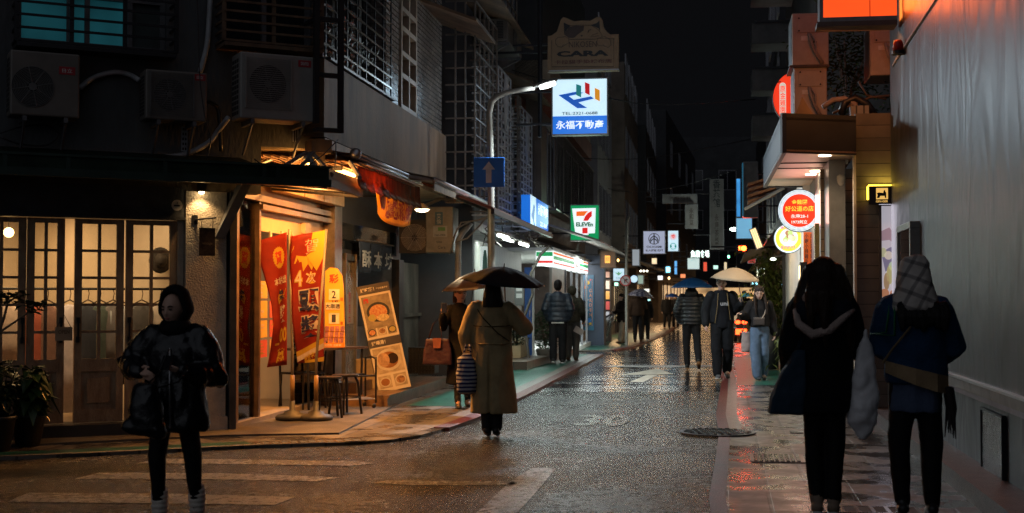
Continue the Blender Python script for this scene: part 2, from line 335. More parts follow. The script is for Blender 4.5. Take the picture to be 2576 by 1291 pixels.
struct(strip(MB(), edge[:4], .09, .36, .034), 'green_pavement', GREEN)
mb = MB(); mb.prism([(p.x, p.y) for p in (CF.at(-9, 0, -.4), CF.at(-9, 0, .75), CF.at(-.2, 0, .62), CF.at(.9, 0, .95), LF.at(3.8, 0, 1.02), LF.at(3.8, 0, -.3), CF.at(0, 0, -.6))], .0, .05)
struct(mb, 'concrete_apron', CONC)
# beyond the side street the left pavement starts again, further out
e2 = [G(1462, 897)+V((-1.2, 2.5, 0)), G(1545, 884), G(1590, 876), G(1640, 857), G(1678, 840), LS(-1.0, 80)]
b2 = [LS(-6, 80), LS(-6, 44), LS(-4.4, 38.5)]
mb = MB(); mb.prism([(p.x, p.y) for p in e2+b2], -.01, .03); struct(mb, 'left_pavement', STONE_L)
struct(strip(MB(), e2[1:], -.05, .14, -.01, .05), 'kerb', REDP); struct(strip(MB(), e2[1:], .14, .36, .034), 'road_marking', CREAM)
struct(strip(MB(), e2[1:5], .36, 1.9, .034), 'green_pavement', GREEN)
# right pavement
er = [RS(-.08, y) for y in (-6, 8, 10, 12, 14.6, 17, 20, 24, 30, 40, 60, 90)]
for i, p in enumerate(er): p.x += .03*math.sin(i*2.1)
mb = MB(); mb.prism([(p.x, p.y) for p in [p for p in er]+[RS(6, 90), RS(6, -6)]][::-1], -.01, .012); struct(mb, 'right_pavement', STONE_R)
struct(strip(MB(), er, .02, -.1, -.008, .024), 'kerb', REDP)
struct(strip(MB(), er[4:], -.1, -.24, .016), 'road_marking', CREAM)
mb = MB(); mb.add([tuple(RS(o, Y)+V((0, 0, .016))) for o, Y in ((.2, 22.6), (1.9, 22.6), (2.2, 33), (.2, 33))], [(0, 1, 2, 3)]); struct(mb, 'green_pavement', GREEN)
mb = MB()
for (o, Y, ww, l) in ((.45, 27, .5, 1.1), (.9, 28.6, .6, .5), (.6, 25.6, .25, .4), (1.2, 26.6, .3, .8), (1.1, 30.5, .4, .5)):
    mb.add([tuple(RS(o+dx, Y+dy)+V((0, 0, .0205))) for dx, dy in ((0, 0), (ww, .1), (ww*.9, l), (.06, l*.9))], [(0, 1, 2, 3)])
struct(mb, 'road_marking', CREAM)
struct(strip(MB(), [RS(1.74, y) for y in (-4, 8, 12, 16.5)], .0, -.34, 0, .15), 'wall_kerb', mat('red_stone_kerb', (.045, .026, .024), .45, 0, .5, 6, .5, 50))
# crossing stripes, arrow, worn limit figure
def poly(pts, m, z=.004, name='road_marking'):
    mb = MB(); mb.add([(*G(x, y)[:2], z) for x, y in pts], [tuple(range(len(pts)))]); return struct(mb, name, m)
poly([(345, 1167), (395, 1155), (900, 1161), (945, 1167), (880, 1173), (640, 1169)], WORN)
poly([(188, 1206), (250, 1190), (560, 1192), (858, 1202), (800, 1212), (480, 1206)], WORN)
poly([(18, 1264), (72, 1241), (420, 1243), (742, 1252), (690, 1272), (330, 1267)], WORN)
poly([(930, 1216), (975, 1210), (1290, 1213), (1300, 1220), (1050, 1222)], WORN)
poly([(1340, 1178), (1398, 1180), (1338, 1252), (1300, 1291), (1180, 1310), (1230, 1262), (1290, 1208)], WORN)
ARW = mat('fresh_arrow_paint', (.55, .48, .38), .5, 0, .2, 7, .3, 60); poly([(1585, 961), (1617, 962), (1656, 943.5), (1628, 943.6)], ARW); poly([(1562, 944), (1652, 928), (1694, 942)], ARW)
poly([(1528, 921), (1528, 924), (1792, 923), (1792, 919.5)], WORN)
mb = MB()
fr30 = Fr((G(1520, 1058).x, G(1520, 1058).y), (SR.x, SR.y)); Mg = Matrix(((SR.x, SDIR.x, 0, fr30.o.x), (SR.y, SDIR.y, 0, fr30.o.y), (0, 0, 1, 0), (0, 0, 0, 1)))
t = text_mb('30', Matrix.Identity(4), 0, 0, .62, 1.5, z=.004, bold=.03); t.v = [Mg @ p for p in t.v]
struct(t, 'road_marking', mat('ghost_of_road_paint', (.055, .045, .04), .2, 0, .5, 6, .2, 70))
# iron covers and gratings
def cover(name, label, c, r):
    o = thing(name, label, 'manhole cover', c); 
    mb = MB(Matrix.Translation(c)); mb.ring((0, 0), r*.9, r, .0, .012); mb.build('rim', IRON, o)
    mb = MB(Matrix.Translation(c)); mb.disc((0, 0, 0), r*.89, 30, .006)
    k = int(r/.075)
    for i in range(-k, k+1):
        for j in range(-k, k+1):
            x, y = i*.075, j*.075
            if x*x+y*y < (r*.82)**2: mb.box(x-.02, x+.02, y-.02, y+.02, .006, .022)
    mb.build('lid', mat('wet_cast_iron', (.03, .03, .034), .22, .5, .3, 12), o); return o
p = G(1805, 1093); p.z = .018; cover('manhole_cover', 'round studded iron manhole cover across the red painted kerb line', p, .41)
def grating(name, label, c, ang, lx, ly, n, z=.036):
    M = Matrix.Translation((c.x, c.y, z)) @ Matrix.Rotation(ang, 4, 'Z'); o = thing(name, label, 'drain', (c.x, c.y, z), ang)
    mb = MB(M); mb.box(-lx, lx, -ly, ly, -.03, .0005); mb.build('trough', mat('black_drain', (.004, .004, .004), .7, 0), o)
    mb = MB(M)
    for i in range(n+1): x = -lx+2*lx*i/n; mb.box(x-.014, x+.014, -ly, ly, -.002, .003)
    mb.box(-lx, lx, ly, ly+.03, -.002, .003); mb.box(-lx, lx, -ly-.03, -ly, -.002, .003)
    mb.build('bars', mat('wet_steel_bars', (.2, .19, .18), .25, .8, .2, 8), o); return o
grating('drain_grating', 'long slotted drain grating at the pavement corner before the red flags', G(785, 1119), .3, .5, .11, 11, .034)
grating('drain_grating', 'slotted drain grating at the feet of the two women on the right', G(2175, 1288), -.15, .36, .13, 7, .017)
p = G(1955, 1158); M = Matrix.Translation((p.x, p.y, .018)) @ Matrix.Rotation(-.16, 4, 'Z')
o = thing('utility_cover', 'square chequered cover set in the right hand paving', 'utility cover', (p.x, p.y, .018), -.16); mb = MB(M); mb.box(-.24, .24, -.3, .3, -.01, .003)
mb.build('frame', mat('cover_frame', (.16, .12, .11), .35, .2), o); mb = MB(M)
for i in range(9):
    for j in range(11): mb.box(-.21+i*.047, -.178+i*.047, -.27+j*.05, -.235+j*.05, .003, .011)
mb.build('plate', MATS['wet_cast_iron'], o)
p = G(2003, 1091); o = MB(Matrix.Translation((p.x, p.y, .014)) @ Matrix.Rotation(-.16, 4, 'Z')).box(-.07, .07, -.11, .11, 0, .008).build('valve_cover', MATS['wet_cast_iron'], bevel=.004)
tag(o, 'small dark iron valve cover sunk in the right paving', 'valve cover')
# ================================================================ corner building on the left
PLAST = mat('dark_plaster', (.07, .075, .08), .75, 0, .35, 1.2, .35, 25, stretch=(1, 1, .35))
BAND = mat('stained_concrete', (.20, .125, .072), .7, 0, .35, 1.6, .3, 30, stretch=(1.5, 1.5, .4))
TILE = brickmat('white_glazed_tiles', (.38, .34, .31), (.28, .25, .23), (.08, .07, .06), .2, .075, .008, .14, .8, plane='YZ', var=.35)
STUC = mat('white_rough_stucco', (.50, .45, .38), .7, 0, .2, 3, .8, 55)
CREAMW = mat('cream_shop_wall', (.62, .52, .40), .6, 0, .08, 2)
FLOORW = mat('shop_floor', (.30, .22, .15), .35, 0, .2, 4)
DOORP = mat('peeling_painted_wood', (.36, .26, .165), .6, 0, .2, 5, .3, 50, col2=(.17, .09, .045), stretch=(2.5, 2.5, .9))
DGLASS = mat('dark_window_glass', (.015, .017, .02), .08, 0, .1, 2)
FROST = emat('lit_frosted_glass', (.035, .27, .33), .09, .6, 1.4)
SOFFIT = mat('overhang_soffit', (.5, .38, .24), .6, 0, .3, 3)
GL = glass('shop_glass', (.92, .92, .9), .04)
cb = thing('corner_building', 'dark plastered corner building with air conditioners above a glazed clothes shop', 'building', CF.at(0, 0))
xc = CF.X(795)                                        # upper corner
ue = UF.X(1110)
# --- upper chamfer wall with two caged windows
w1 = (CF.X(36), CF.X(414)); z1 = CF.Z(220, 122); w2 = (CF.X(548), CF.X(782)); z2 = CF.Z(650, 122)
mb = MB(CF); zt = 8.2; zb = 2.62
mb.box(-8, w1[0], zb, zt, -.2, 0); mb.box(w1[0], w1[1], zb, z1, -.2, 0); mb.box(w1[0], w1[1], 5.6, zt, -.2, 0); mb.box(w1[1], w2[0], zb, zt, -.2, 0)
xq = CF.X(655); mb.box(w2[0], xq, zb, z2, -.2, 0); mb.box(xq, w2[1], 3.15, z2, -.2, 0); mb.box(w2[0], w2[1], 5.6, zt, -.2, 0); mb.box(w2[1], xc-.01, 3.15, zt, -.2, 0)
mb.build('upper_wall', PLAST, cb)
def cage(fr, x0, x1, y0, y1, dep, nb, cols, parent, m, r=.012, bot=True):
    mb = MB(fr)
    for i in range(nb+1):
        y = y0+(y1-y0)*i/nb; mb.box(x0, x1, y-r, y+r, dep-r, dep+r)
        mb.box(x0-r, x0+r, y-r, y+r, 0, dep); mb.box(x1-r, x1+r, y-r, y+r, 0, dep)
    for k in range(cols+1):
        x = x0+(x1-x0)*k/cols; mb.box(x-r*1.8, x+r*1.8, y0, y1, dep-.028, dep+.001)
    if bot: mb.box(x0, x1, y0-.06, y0-.02, 0, dep+.02)
    return mb.build('window_cage', m, parent)
RUST = mat('rusty_painted_rail', (.14, .085, .05), .6, .2, .3, 8)
# window 1: lit from inside
f = MB(CF); 
for x in (w1[0], w1[0]+(w1[1]-w1[0])*.33, w1[0]+(w1[1]-w1[0])*.45, w1[0]+(w1[1]-w1[0])*.74, w1[1]-.05): f.box(x, x+.05, z1, 5.6, -.14, -.08)
f.box(w1[0], w1[1], z1, z1+.07, -.14, -.075); f.box(w1[0], w1[1], 4.62, 4.67, -.14, -.075)
wf = f.build('window', mat('grey_window_frame', (.13, .13, .14), .5), cb)
MB(CF).box(w1[0], w1[0]+(w1[1]-w1[0])*.74, z1, 5.6, -.2, -.13).build('pane', FROST, wf); MB(CF).box(w1[0]+(w1[1]-w1[0])*.74, w1[1], z1, 5.6, -.2, -.13).build('pane', mat('unlit_frosted_glass', (.06, .075, .075), .3), wf)
cage(CF, w1[0]-.04, w1[1]+.04, z1-.02, 5.5, .3, 11, 3, cb, IRON)
f = MB(CF); f.box(w2[0], w2[1], z2, z2+.06, -.14, -.08); f.box(w2[0], w2[0]+.05, z2, 5.6, -.14, -.08); f.box(w2[0]+.5, w2[0]+.55, z2, 5.6, -.14, -.08); f.box(w2[1]-.05, w2[1], z2, 5.6, -.14, -.08)
wf = f.build('window', MATS['grey_window_frame'], cb); MB(CF).box(w2[0], w2[1], z2, 5.6, -.2, -.13).build('pane', DGLASS, wf)
cage(CF, w2[0]-.04, w2[1]-.0, z2, 5.5, .35, 12, 2, cb, RUST)
# --- upper wall along the street: band, grille bay, tiled wall with a tall window
bt = UF.Z(1000, 276); bb = 3.28; gx0, gx1 = UF.X(800), UF.X(969); tx0, tx1 = UF.X(1003), UF.X(1043)
mb = MB(UF); mb.box(-.05, UF.X(1122, .1), bb, bt, -.2, .1); mb.build('concrete_band', BAND, cb)
mb = MB(UF); wz0 = UF.Z(1022, 287)+.02
mb.box(gx1, tx0, bt, zt, -.2, 0); mb.box(tx0, tx1, bt, wz0, -.2, 0); mb.box(tx1, ue, bt, zt, -.2, 0); mb.box(tx0, tx1, 7, zt, -.2, 0); mb.build('tiled_wall', TILE, cb)
mb = MB(UF); mb.box(ue-.2, ue, bb, zt, -6, -.2); mb.box(0, gx1, 7.2, zt, -.2, 0); mb.build('side_wall', BAND, cb)
mb = MB(UF); mb.box(gx0, gx1, bt, 7.2, -.24, -.2); wf = mb.build('window', mat('dark_window_wall', (.05, .045, .04), .5), cb)
mb = MB(UF)
for i in range(5): x = gx0+(gx1-gx0)*(i+.5)/5; mb.box(x-.22, x+.22, bt+.2, 6.6, -.2, -.18)
mb.build('pane', DGLASS, wf)
CHROME = mat('shiny_steel_bars', (.55, .52, .48), .22, .9, .1, 5)
mb = MB(UF); r = .012; n = 24
for i in range(n+1): y = bt+.04+i*.148; mb.box(gx0-.02, gx1, y-r, y+r, .06, .06+2*r)
mb2 = MB(UF)
for k in range(8): x = gx0+(gx1-gx0)*k/7; mb2.box(x-.014, x+.014, bt, 7.2, .062, .082)
mb2.box(gx0, gx1, bt+.01, bt+.04, .0, .14)
g = mb.build('window_cage', CHROME, cb); mb2.build('upright', IRON, g)
for k in range(5):                                    # plants behind the bars
    x = gx0+.3+k*.62; mb = MB(UF); random.seed(k)
    for j in range(26):
        a = random.uniform(-.25, .25); h = random.uniform(.12, .62); p = V((x+a, bt+h, random.uniform(-.15, -.02))); d = V((random.uniform(-.09, .09), random.uniform(-.02, .1), .02))
        mb.quad(p, p+d*.5+V((.03, 0, 0)), p+d*1.2, p+d*.5-V((.03, 0, 0)))
    pl = thing('balcony_plant', ['leafy pot plant nearest the black frame behind the bars', 'leafy pot plant second from the black frame behind the bars', 'leafy pot plant in the middle of the row behind the shiny bars', 'leafy pot plant fourth from the black frame behind the bars', 'leafy pot plant behind the bars beside the white tiled wall'][k], 'plant', UF.at(x, bt, -.1), 0, 'pot plants behind the window bars')
    mb.build('leaves', mat('dim_leaf', (.05, .09, .035), .5), pl); mb = MB(UF); mb.box(x-.09, x+.09, bt, bt+.14, -.17, -.02); mb.build('pot', mat('clay_pot', (.25, .10, .06), .6), pl)
f = MB(UF); wz1 = 6.9
for z in (wz0, UF.Z(1022, 205), UF.Z(1022, 150), UF.Z(1022, 88), UF.Z(1022, 40), 6.85): f.box(tx0, tx1, z, z+.07, -.12, .03)
for x in (tx0, (tx0+tx1)/2-.03, tx1-.07): f.box(x, x+.07, wz0, wz1, -.12, .032)
wf = f.build('window', mat('cream_window_frame', (.42, .34, .26), .5), cb); MB(UF).box(tx0, tx1, wz0, 7, -.16, -.1).build('pane', mat('grimy_window_glass', (.07, .065, .06), .15, 0, .4, 3), wf)
mb = MB(UF); ex0, ex1 = UF.X(1052), ue+.05; mb.add([(ex0, 6.05, 0), (ex1, 6.05, 0), (ex1, 5.7, .9), (ex0, 5.7, .9), (ex0, 6.1, 0), (ex1, 6.1, 0), (ex1, 5.74, .9), (ex0, 5.74, .9)], [(3, 2, 1, 0), (4, 5, 6, 7), (0, 1, 5, 4), (2, 3, 7, 6), (1, 2, 6, 5), (3, 0, 4, 7)])
mb.build('window_canopy', BAND, cb)
# --- overhang slab
P0 = [CF.at(xc, 0, 0), UF.at(0, 0, .1), UF.at(UF.X(1122, .1), 0, .1), LF.at(LF.X(1010)+1, 0, -.3), LF.at(0, 0, -.3), CF.at(-.3, 0, -.15)]
mb = MB(); mb.prism([(p.x, p.y) for p in P0], 3.13, 3.27); mb.build('overhang_soffit', SOFFIT, cb)
# --- lower chamfer front
dz = .17                                              # shop floor
pz = 2.62; px0, px1 = CF.X(464), CF.X(566)
mb = MB(CF); mb.box(px0, px1, .05, pz, -.3, .05); mb.box(px0-.01, px1+.02, .05, CF.Z(520, 1048), -.2, .07); pil = mb.build('pillar', STUC, cb)
mb = MB(CF); mb.box(CF.X(446), px0-.012, .05, pz, -.2, .0); mb.build('door_jamb', mat('cream_painted_jamb', (.48, .42, .34), .5), cb)
mb = MB(CF); mb.box(CF.X(573), CF.X(590), .03, pz, -.12, .09); mb.build('steel_post', mat('dull_grey_post', (.07, .075, .085), .45, .3, .3, 4), cb)
mb = MB(CF); lz0, lz1 = CF.Z(200, 541), CF.Z(200, 462); mb.box(-8, px0-.01, lz0, 2.66, -.2, .04); mb.box(-8, px0-.01, lz0-.03, lz0, -.22, .07); mb.build('lintel', mat('dark_blue_lintel', (.035, .04, .05), .55, 0, .5, 2, .3, 20), cb)
mb = MB(CF); mb.box(-8, px0-.02, .03, dz, -.3, .16); mb.build('doorstep', mat('dark_stone_step', (.05, .045, .04), .45, 0, .3, 3), cb)
# inside of the clothes shop
mb = MB(CF); mb.box(-5.5, -.1, dz-.1, dz, -1.6, -.3); mb.box(-5.5, -.8, dz-.1, dz, -3.4, -1.6); mb.build('shop_floor', FLOORW, cb)
mb = MB(CF); mb.box(-5.5, -1.7, dz, 2.7, -3.45, -3.4); mb.box(-5.6, -5.5, dz, 2.7, -3.4, -.2); mb.add([(-.12, y, -.2) for y in (dz, 2.6)]+[(-1.8, y, -3.4) for y in (2.6, dz)]+[(-.06, y, -.2) for y in (dz, 2.6)]+[(-1.7, y, -3.4) for y in (2.6, dz)], [(0, 1, 2, 3), (7, 6, 5, 4), (1, 5, 6, 2), (0, 4, 5, 1)]); mb.box(-5.5, -.1, 2.6, 2.7, -1.6, -.2); mb.box(-5.5, -.8, 2.6, 2.7, -3.4, -1.6); mb.build('shop_interior', CREAMW, cb)
lamp('shop_light', 'AREA', CF.at(-2.3, 2.5, -1.9), 40, (1, .62, .27), 1.2, (0, 0, -1), cb); lamp('shop_light', 'AREA', CF.at(-1.9, 2.52, -.42), 30, (1, .66, .34), 2.6, tuple(V((0, 0, -1))-CF.n*.35), cb, sizey=.15)
# folding doors
def leaf(x0, x1, ang, hinge, lab=None):
    fr = CF.sub(x0 if hinge == 'l' else x1, dz+.01, .0, ang); w = x1-x0; a, b = (0, w) if hinge == 'l' else (-w, 0)
    H = lz0-dz-.05; st = .075; mb = MB(fr); t0, t1 = -.05, -.005
    py0 = CF.Z(250, 905)-dz; py1 = CF.Z(250, 566)-dz; m = (a+b)/2
    mb.box(a, a+st, 0, H, t0, t1); mb.box(b-st, b, 0, H, t0, t1); mb.box(a+st, b-st, py1, H, t0, t1); mb.box(a+st, b-st, 0, .13, t0, t1); mb.box(a+st, b-st, py0-.13, py0, t0, t1)
    mb.box(a+st, b-st, .13, py0-.13, t0+.01, t1-.018); mb.box(a+st+.06, b-st-.06, .2, py0-.2, t1-.018, t1-.006)
    mb.box(m-.016, m+.016, py0, py1, t0+.005, t1-.003); n = 5
    for k in range(1, n): y = py0+(py1-py0)*k/n; mb.box(a+st, b-st, y-.014, y+.014, t0+.004, t1-.002)
    d = mb.build('door', DOORP, cb); MB(fr).box(a+st, b-st, py0, py1, -.034, -.028).build('pane', GL, d)
    mb = MB(fr); hx = (b-.035) if hinge == 'l' else (a+.035)
    for y in (.86, 1.06): mb.box(hx-.016, hx+.016, y-.03, y+.03, t1, t1+.03)
    mb.box(hx-.01, hx+.01, .88, 1.05, t1+.025, t1+.04); mb.build('handle', IRON, d); return d
leaf(CF.X(188), CF.X(312), 0, 'r'); leaf(CF.X(317), CF.X(445), 0, 'r'); leaf(CF.X(68), CF.X(163), -.0, 'l'); leaf(CF.X(-60), CF.X(66), 0, 'l'); leaf(CF.X(-190), CF.X(-62), 0, 'r')
# clothes rail with garments (inside)
RAIL = thing('clothes_rail', 'thin metal clothes rail inside the corner shop', 'clothes rail', CF.at(-1.6, 1.5, -.9))
mb = MB(CF); ry = CF.Z(250, 727, -.9); mb.tube([(CF.X(-40, -.9), ry, -.9), (CF.X(430, -.9), ry, -.9)], .014); mb.build('bar', IRON, RAIL)
mb = MB(CF)
for q in (0, 200, 425): x = CF.X(q, -.9); mb.tube([(x, ry, -.9), (x, dz, -.9)], .012)
mb.build('upright', IRON, RAIL)
GAR = [(20, (.75, .6, .5), .55, 'cream blouse hanging at the left end of the rail'), (78, (.6, .16, .1), 1.05, 'long coral dress hanging on the rail'), (120, (.35, .2, .16), .9, 'brown garment hanging beside the coral dress'), (176, (.72, .66, .68), 1.1, 'pale lilac coat hanging in the gap of the open doors'), (222, (.05, .06, .09), .8, 'dark coat with pale collar on the rail'), (252, (.1, .14, .13), .95, 'dark green dress on the rail'), (285, (.25, .24, .26), .62, 'grey knitted top on the rail'), (300, (.5, .55, .62), .7, 'pale blue checked shirt on the rail'), (357, (.12, .12, .13), .5, 'dark top with white lace on the rail'), (405, (.68, .62, .58), .55, 'white shirt hanging at the right end of the rail')]
for i, (q, c, L, lab) in enumerate(GAR):
    x = CF.X(q, -.9); o = thing('garment', lab, 'clothes', CF.at(x, ry, -.9), 0, 'clothes on the shop rail')
    mb = MB(CF); rings = []
    for (h, wx, dzz) in ((.17, .02, .02), (.2, .09, .03), (.25, .17, .05), (.4, .15, .06), (.25+L*.6, .15, .07), (.25+L, .19, .08)):
        rings.append([(x+wx*math.cos(2*math.pi*j/14), ry-h, -.9+dzz*math.sin(2*math.pi*j/14)*(1+.3*math.sin(j*3+i))) for j in range(14)])
    mb.loft(rings); mb.build('cloth', mat('cloth_%s' % lab.split()[0]+str(i), c, .8, 0, .15, 6), o, True)
    mb = MB(CF); mb.tube([(x, ry+.01, -.9), (x+.012, ry-.05, -.9), (x, ry-.12, -.9)], .005, 5); mb.tube([(x-.15, ry-.2, -.9), (x, ry-.12, -.9), (x+.15, ry-.2, -.9)], .009, 5); mb.build('hanger', WOODD, o)
mb = MB(CF); x = CF.X(403, -.85); y = CF.Z(403, 655, -.85); o = thing('straw_hat', 'dark round hat hung by the shirt at the right end of the rail', 'hat', CF.at(x, y, -.85)); mb.ball((x, y, -.85), (.13, .15, .03)); mb.ball((x, y, -.82), (.07, .085, .08)); mb.build('felt', mat('dark_felt', (.03, .025, .022), .8), o, True)
o = thing('shop_counter', 'low wooden counter inside the clothes shop', 'counter', CF.at(-1.3, dz, -2)); mb = MB(CF); a, b = CF.X(190, -2), CF.X(330, -2); mb.box(a, b, dz, dz+.75, -2.4, -2); mb.build('body', mat('brown_drawers', (.2, .10, .05), .5), o); MB(CF).box(a-.03, b+.03, dz+.75, dz+.79, -2.45, -1.96).build('top', WOODD, o)
x, y = CF.px(22, 585, -1.); o = thing('pendant_lamp', 'glowing glass pendant lamp inside the clothes shop', 'lamp', CF.at(x, y, -1)); mb = MB(CF); mb.ball((x, y, -1), .055); mb.build('bulb', emat('warm_bulb', (1, .6, .2), 9), o, True); mb = MB(CF); mb.tube([(x, y+.05, -1), (x, 2.6, -1)], .004, 5); mb.build('cable', BLACK, o)
# OPEN board on the door
x, y = CF.px(160, 840, .04); fr = CF.sub(x, y, .05); o = thing('open_board', 'small pale wooden OPEN board hung on the shop door', 'sign', fr.at(0, 0)); b = MB(fr).box(-.085, .085, -.07, .07, -.006, .006).build('board', mat('pale_board', (.32, .25, .17), .6), o); lettering(b, 'OPEN', fr, 0, .02, .11, .04, mat('sign_brown', (.10, .06, .03), .6), z=.009)
mb = MB(fr); mb.tube([(-.07, .07, 0), (0, .2, -.01), (.07, .07, 0)], .004, 5); mb.build('cord', BLACK, o)
# no-smoking disc
x, y = CF.px(444, 517, .05); fr = CF.sub(x, y, .07); o = thing('no_smoking_sign', 'round white no smoking sign beside the lintel', 'sign', fr.at(0, 0)); b = MB(fr).disc((0, 0, 0), .058, 28, .008).build('disc', mat('white_disc', (.6, .55, .48), .5), o)
mb = MB(fr); mb.box(-.035, .03, -.012, .004, .01, .012); mb.tube([(.0, .012, .011), (.01, .025, .011), (-.005, .036, .011)], .003, 5); mb.box(.012, .02, -.012, .004, .0125, .0135); mb.build('symbol', BLACK, b)
# iron hanging sign
x, y = CF.px(490, 553, .05); o = thing('hanging_sign', 'small rusty square iron sign hanging from a bracket on the white pillar', 'sign', CF.at(x, y, .05))
mb = MB(CF); mb.box(x-.03, x+.03, y-.05, y+.05, .05, .06); mb.tube([(x, y, .06), (x+.19, y+.02, .2)], .01, 6); mb.build('bracket', IRON, o)
fr = CF.sub(x+.11, y-.24, .15); b = MB(fr).box(-.085, .085, -.15, .15, -.008, .008).build('plate', mat('rusty_plate', (.05, .035, .025), .6, .3, .6, 14), o); lettering(b, 'vintage', fr, 0, -.02, .11, .035, mat('old_gold', (.22, .17, .1), .5), z=.0105)
mb = MB(CF); mb.tube([(x+.05, y-.02, .15), (x+.05, y-.1, .15)], .004, 5); mb.tube([(x+.17, y+.01, .15), (x+.17, y-.1, .15)], .004, 5); mb.build('hook', IRON, o)
# pillar lamp
x, y = CF.px(507, 478, .12); o = thing('wall_lamp', 'small black downlight shining on the white pillar', 'lamp', CF.at(x, y, .12)); mb = MB(CF); mb.box(x-.035, x+.035, y-.02, y+.08, .05, .18); mb.box(x-.02, x+.02, y+.08, y+.2, .06, .1); mb.build('housing', BLACK, o)
mb = MB(CF @ Matrix.Identity(4) if False else CF); mb.ball((x, y-.025, .12), (.032, .022, .032)); mb.build('bulb', emat('warm_lamp', (1, .68, .32), 22), o, True); lamp('wall_lamp_light', 'SPOT', CF.at(x, y-.06, .13), 11, (1, .6, .25), .03, tuple(V((0, 0, -1))-CF.n*.12), o, 125)
# slanting brace right of the pillar
mb = MB(CF); a = CF.px(597, 466, .1); b = CF.px(545, 600, .1); mb.add([(a[0]-.0, a[1], .06), (a[0]+.1, a[1], .06), (b[0]+.09, b[1], .06), (b[0]-.02, b[1], .06), (a[0], a[1], .3), (a[0]+.1, a[1], .3), (b[0]+.09, b[1], .1), (b[0]-.02, b[1], .1)], [(3, 2, 1, 0), (4, 5, 6, 7), (0, 1, 5, 4), (1, 2, 6, 5), (2, 3, 7, 6), (3, 0, 4, 7)])
mb.build('wall_brace', mat('blue_grey_brace', (.16, .17, .19), .55), cb)

# --- green glazed canopy over the chamfer, turned at the corner
GREENP = mat('dark_green_paint', (.012, .03, .024), .4, 0, .3, 3); GREENG = mat('green_translucent_sheet', (.012, .026, .016), .3, 0, .5, 3)
kn = .87; kx = CF.X(833, kn); kz0, kz1, kz2 = CF.Z(830, 471, kn), CF.Z(830, 452, kn), CF.Z(830, 424, kn)
c0 = CF.at(kx, 0, kn); gc = Fr((c0.x, c0.y), (KL, 1)); gl = gc.X(912)
o = thing('glazed_canopy', 'long dark green glazed canopy wrapping the building corner', 'canopy', c0)
mb = MB(CF); mb.box(-8, kx, kz0, kz1, kn-.06, kn); mb.build('beam', GREENP, o); mb = MB(gc); mb.box(.0, gl, kz0, kz1, -.06, .0); mb.build('beam', GREENP, o)
mb = MB(CF); mb.box(-8, kx-.02, kz1, kz2, kn-.05, kn-.03); mb.build('side_sheet', GREENG, o); mb = MB(gc); mb.box(.01, gl, kz1, kz2, -.05, -.03); mb.build('side_sheet', GREENG, o)
mb = MB(CF)
for q in (10, 170, 415, 665, 700): x = CF.X(q, kn); mb.box(x-.02, x+.02, kz1, kz2, kn-.03, kn-.01)
mb.box(-8, kx, kz2, kz2+.025, kn-.06, kn); 
for q in (-100, 60, 230, 420, 560): x = CF.X(q, kn); mb.tube([(x, kz0+.01, kn-.05), (x+.12, kz2+.0, .02)], .014, 6)
mb.build('glazing_bar', GREENP, o)
mb = MB(CF); mb.add([(-8, kz2, kn-.06), (CF.X(600), kz2, kn-.06), (CF.X(600), kz2+.16, 0.01), (-8, kz2+.16, 0.01)], [(0, 1, 2, 3), (3, 2, 1, 0)]); mb.build('roof_sheet', GREENG, o)
mb = MB(gc)
for t in (0, .5, 1): mb.tube([(gl*t, kz0+.0, -.05), (gl*t, kz0+.1, -1.1)], .016, 6)
mb.build('stay', IRON, o)
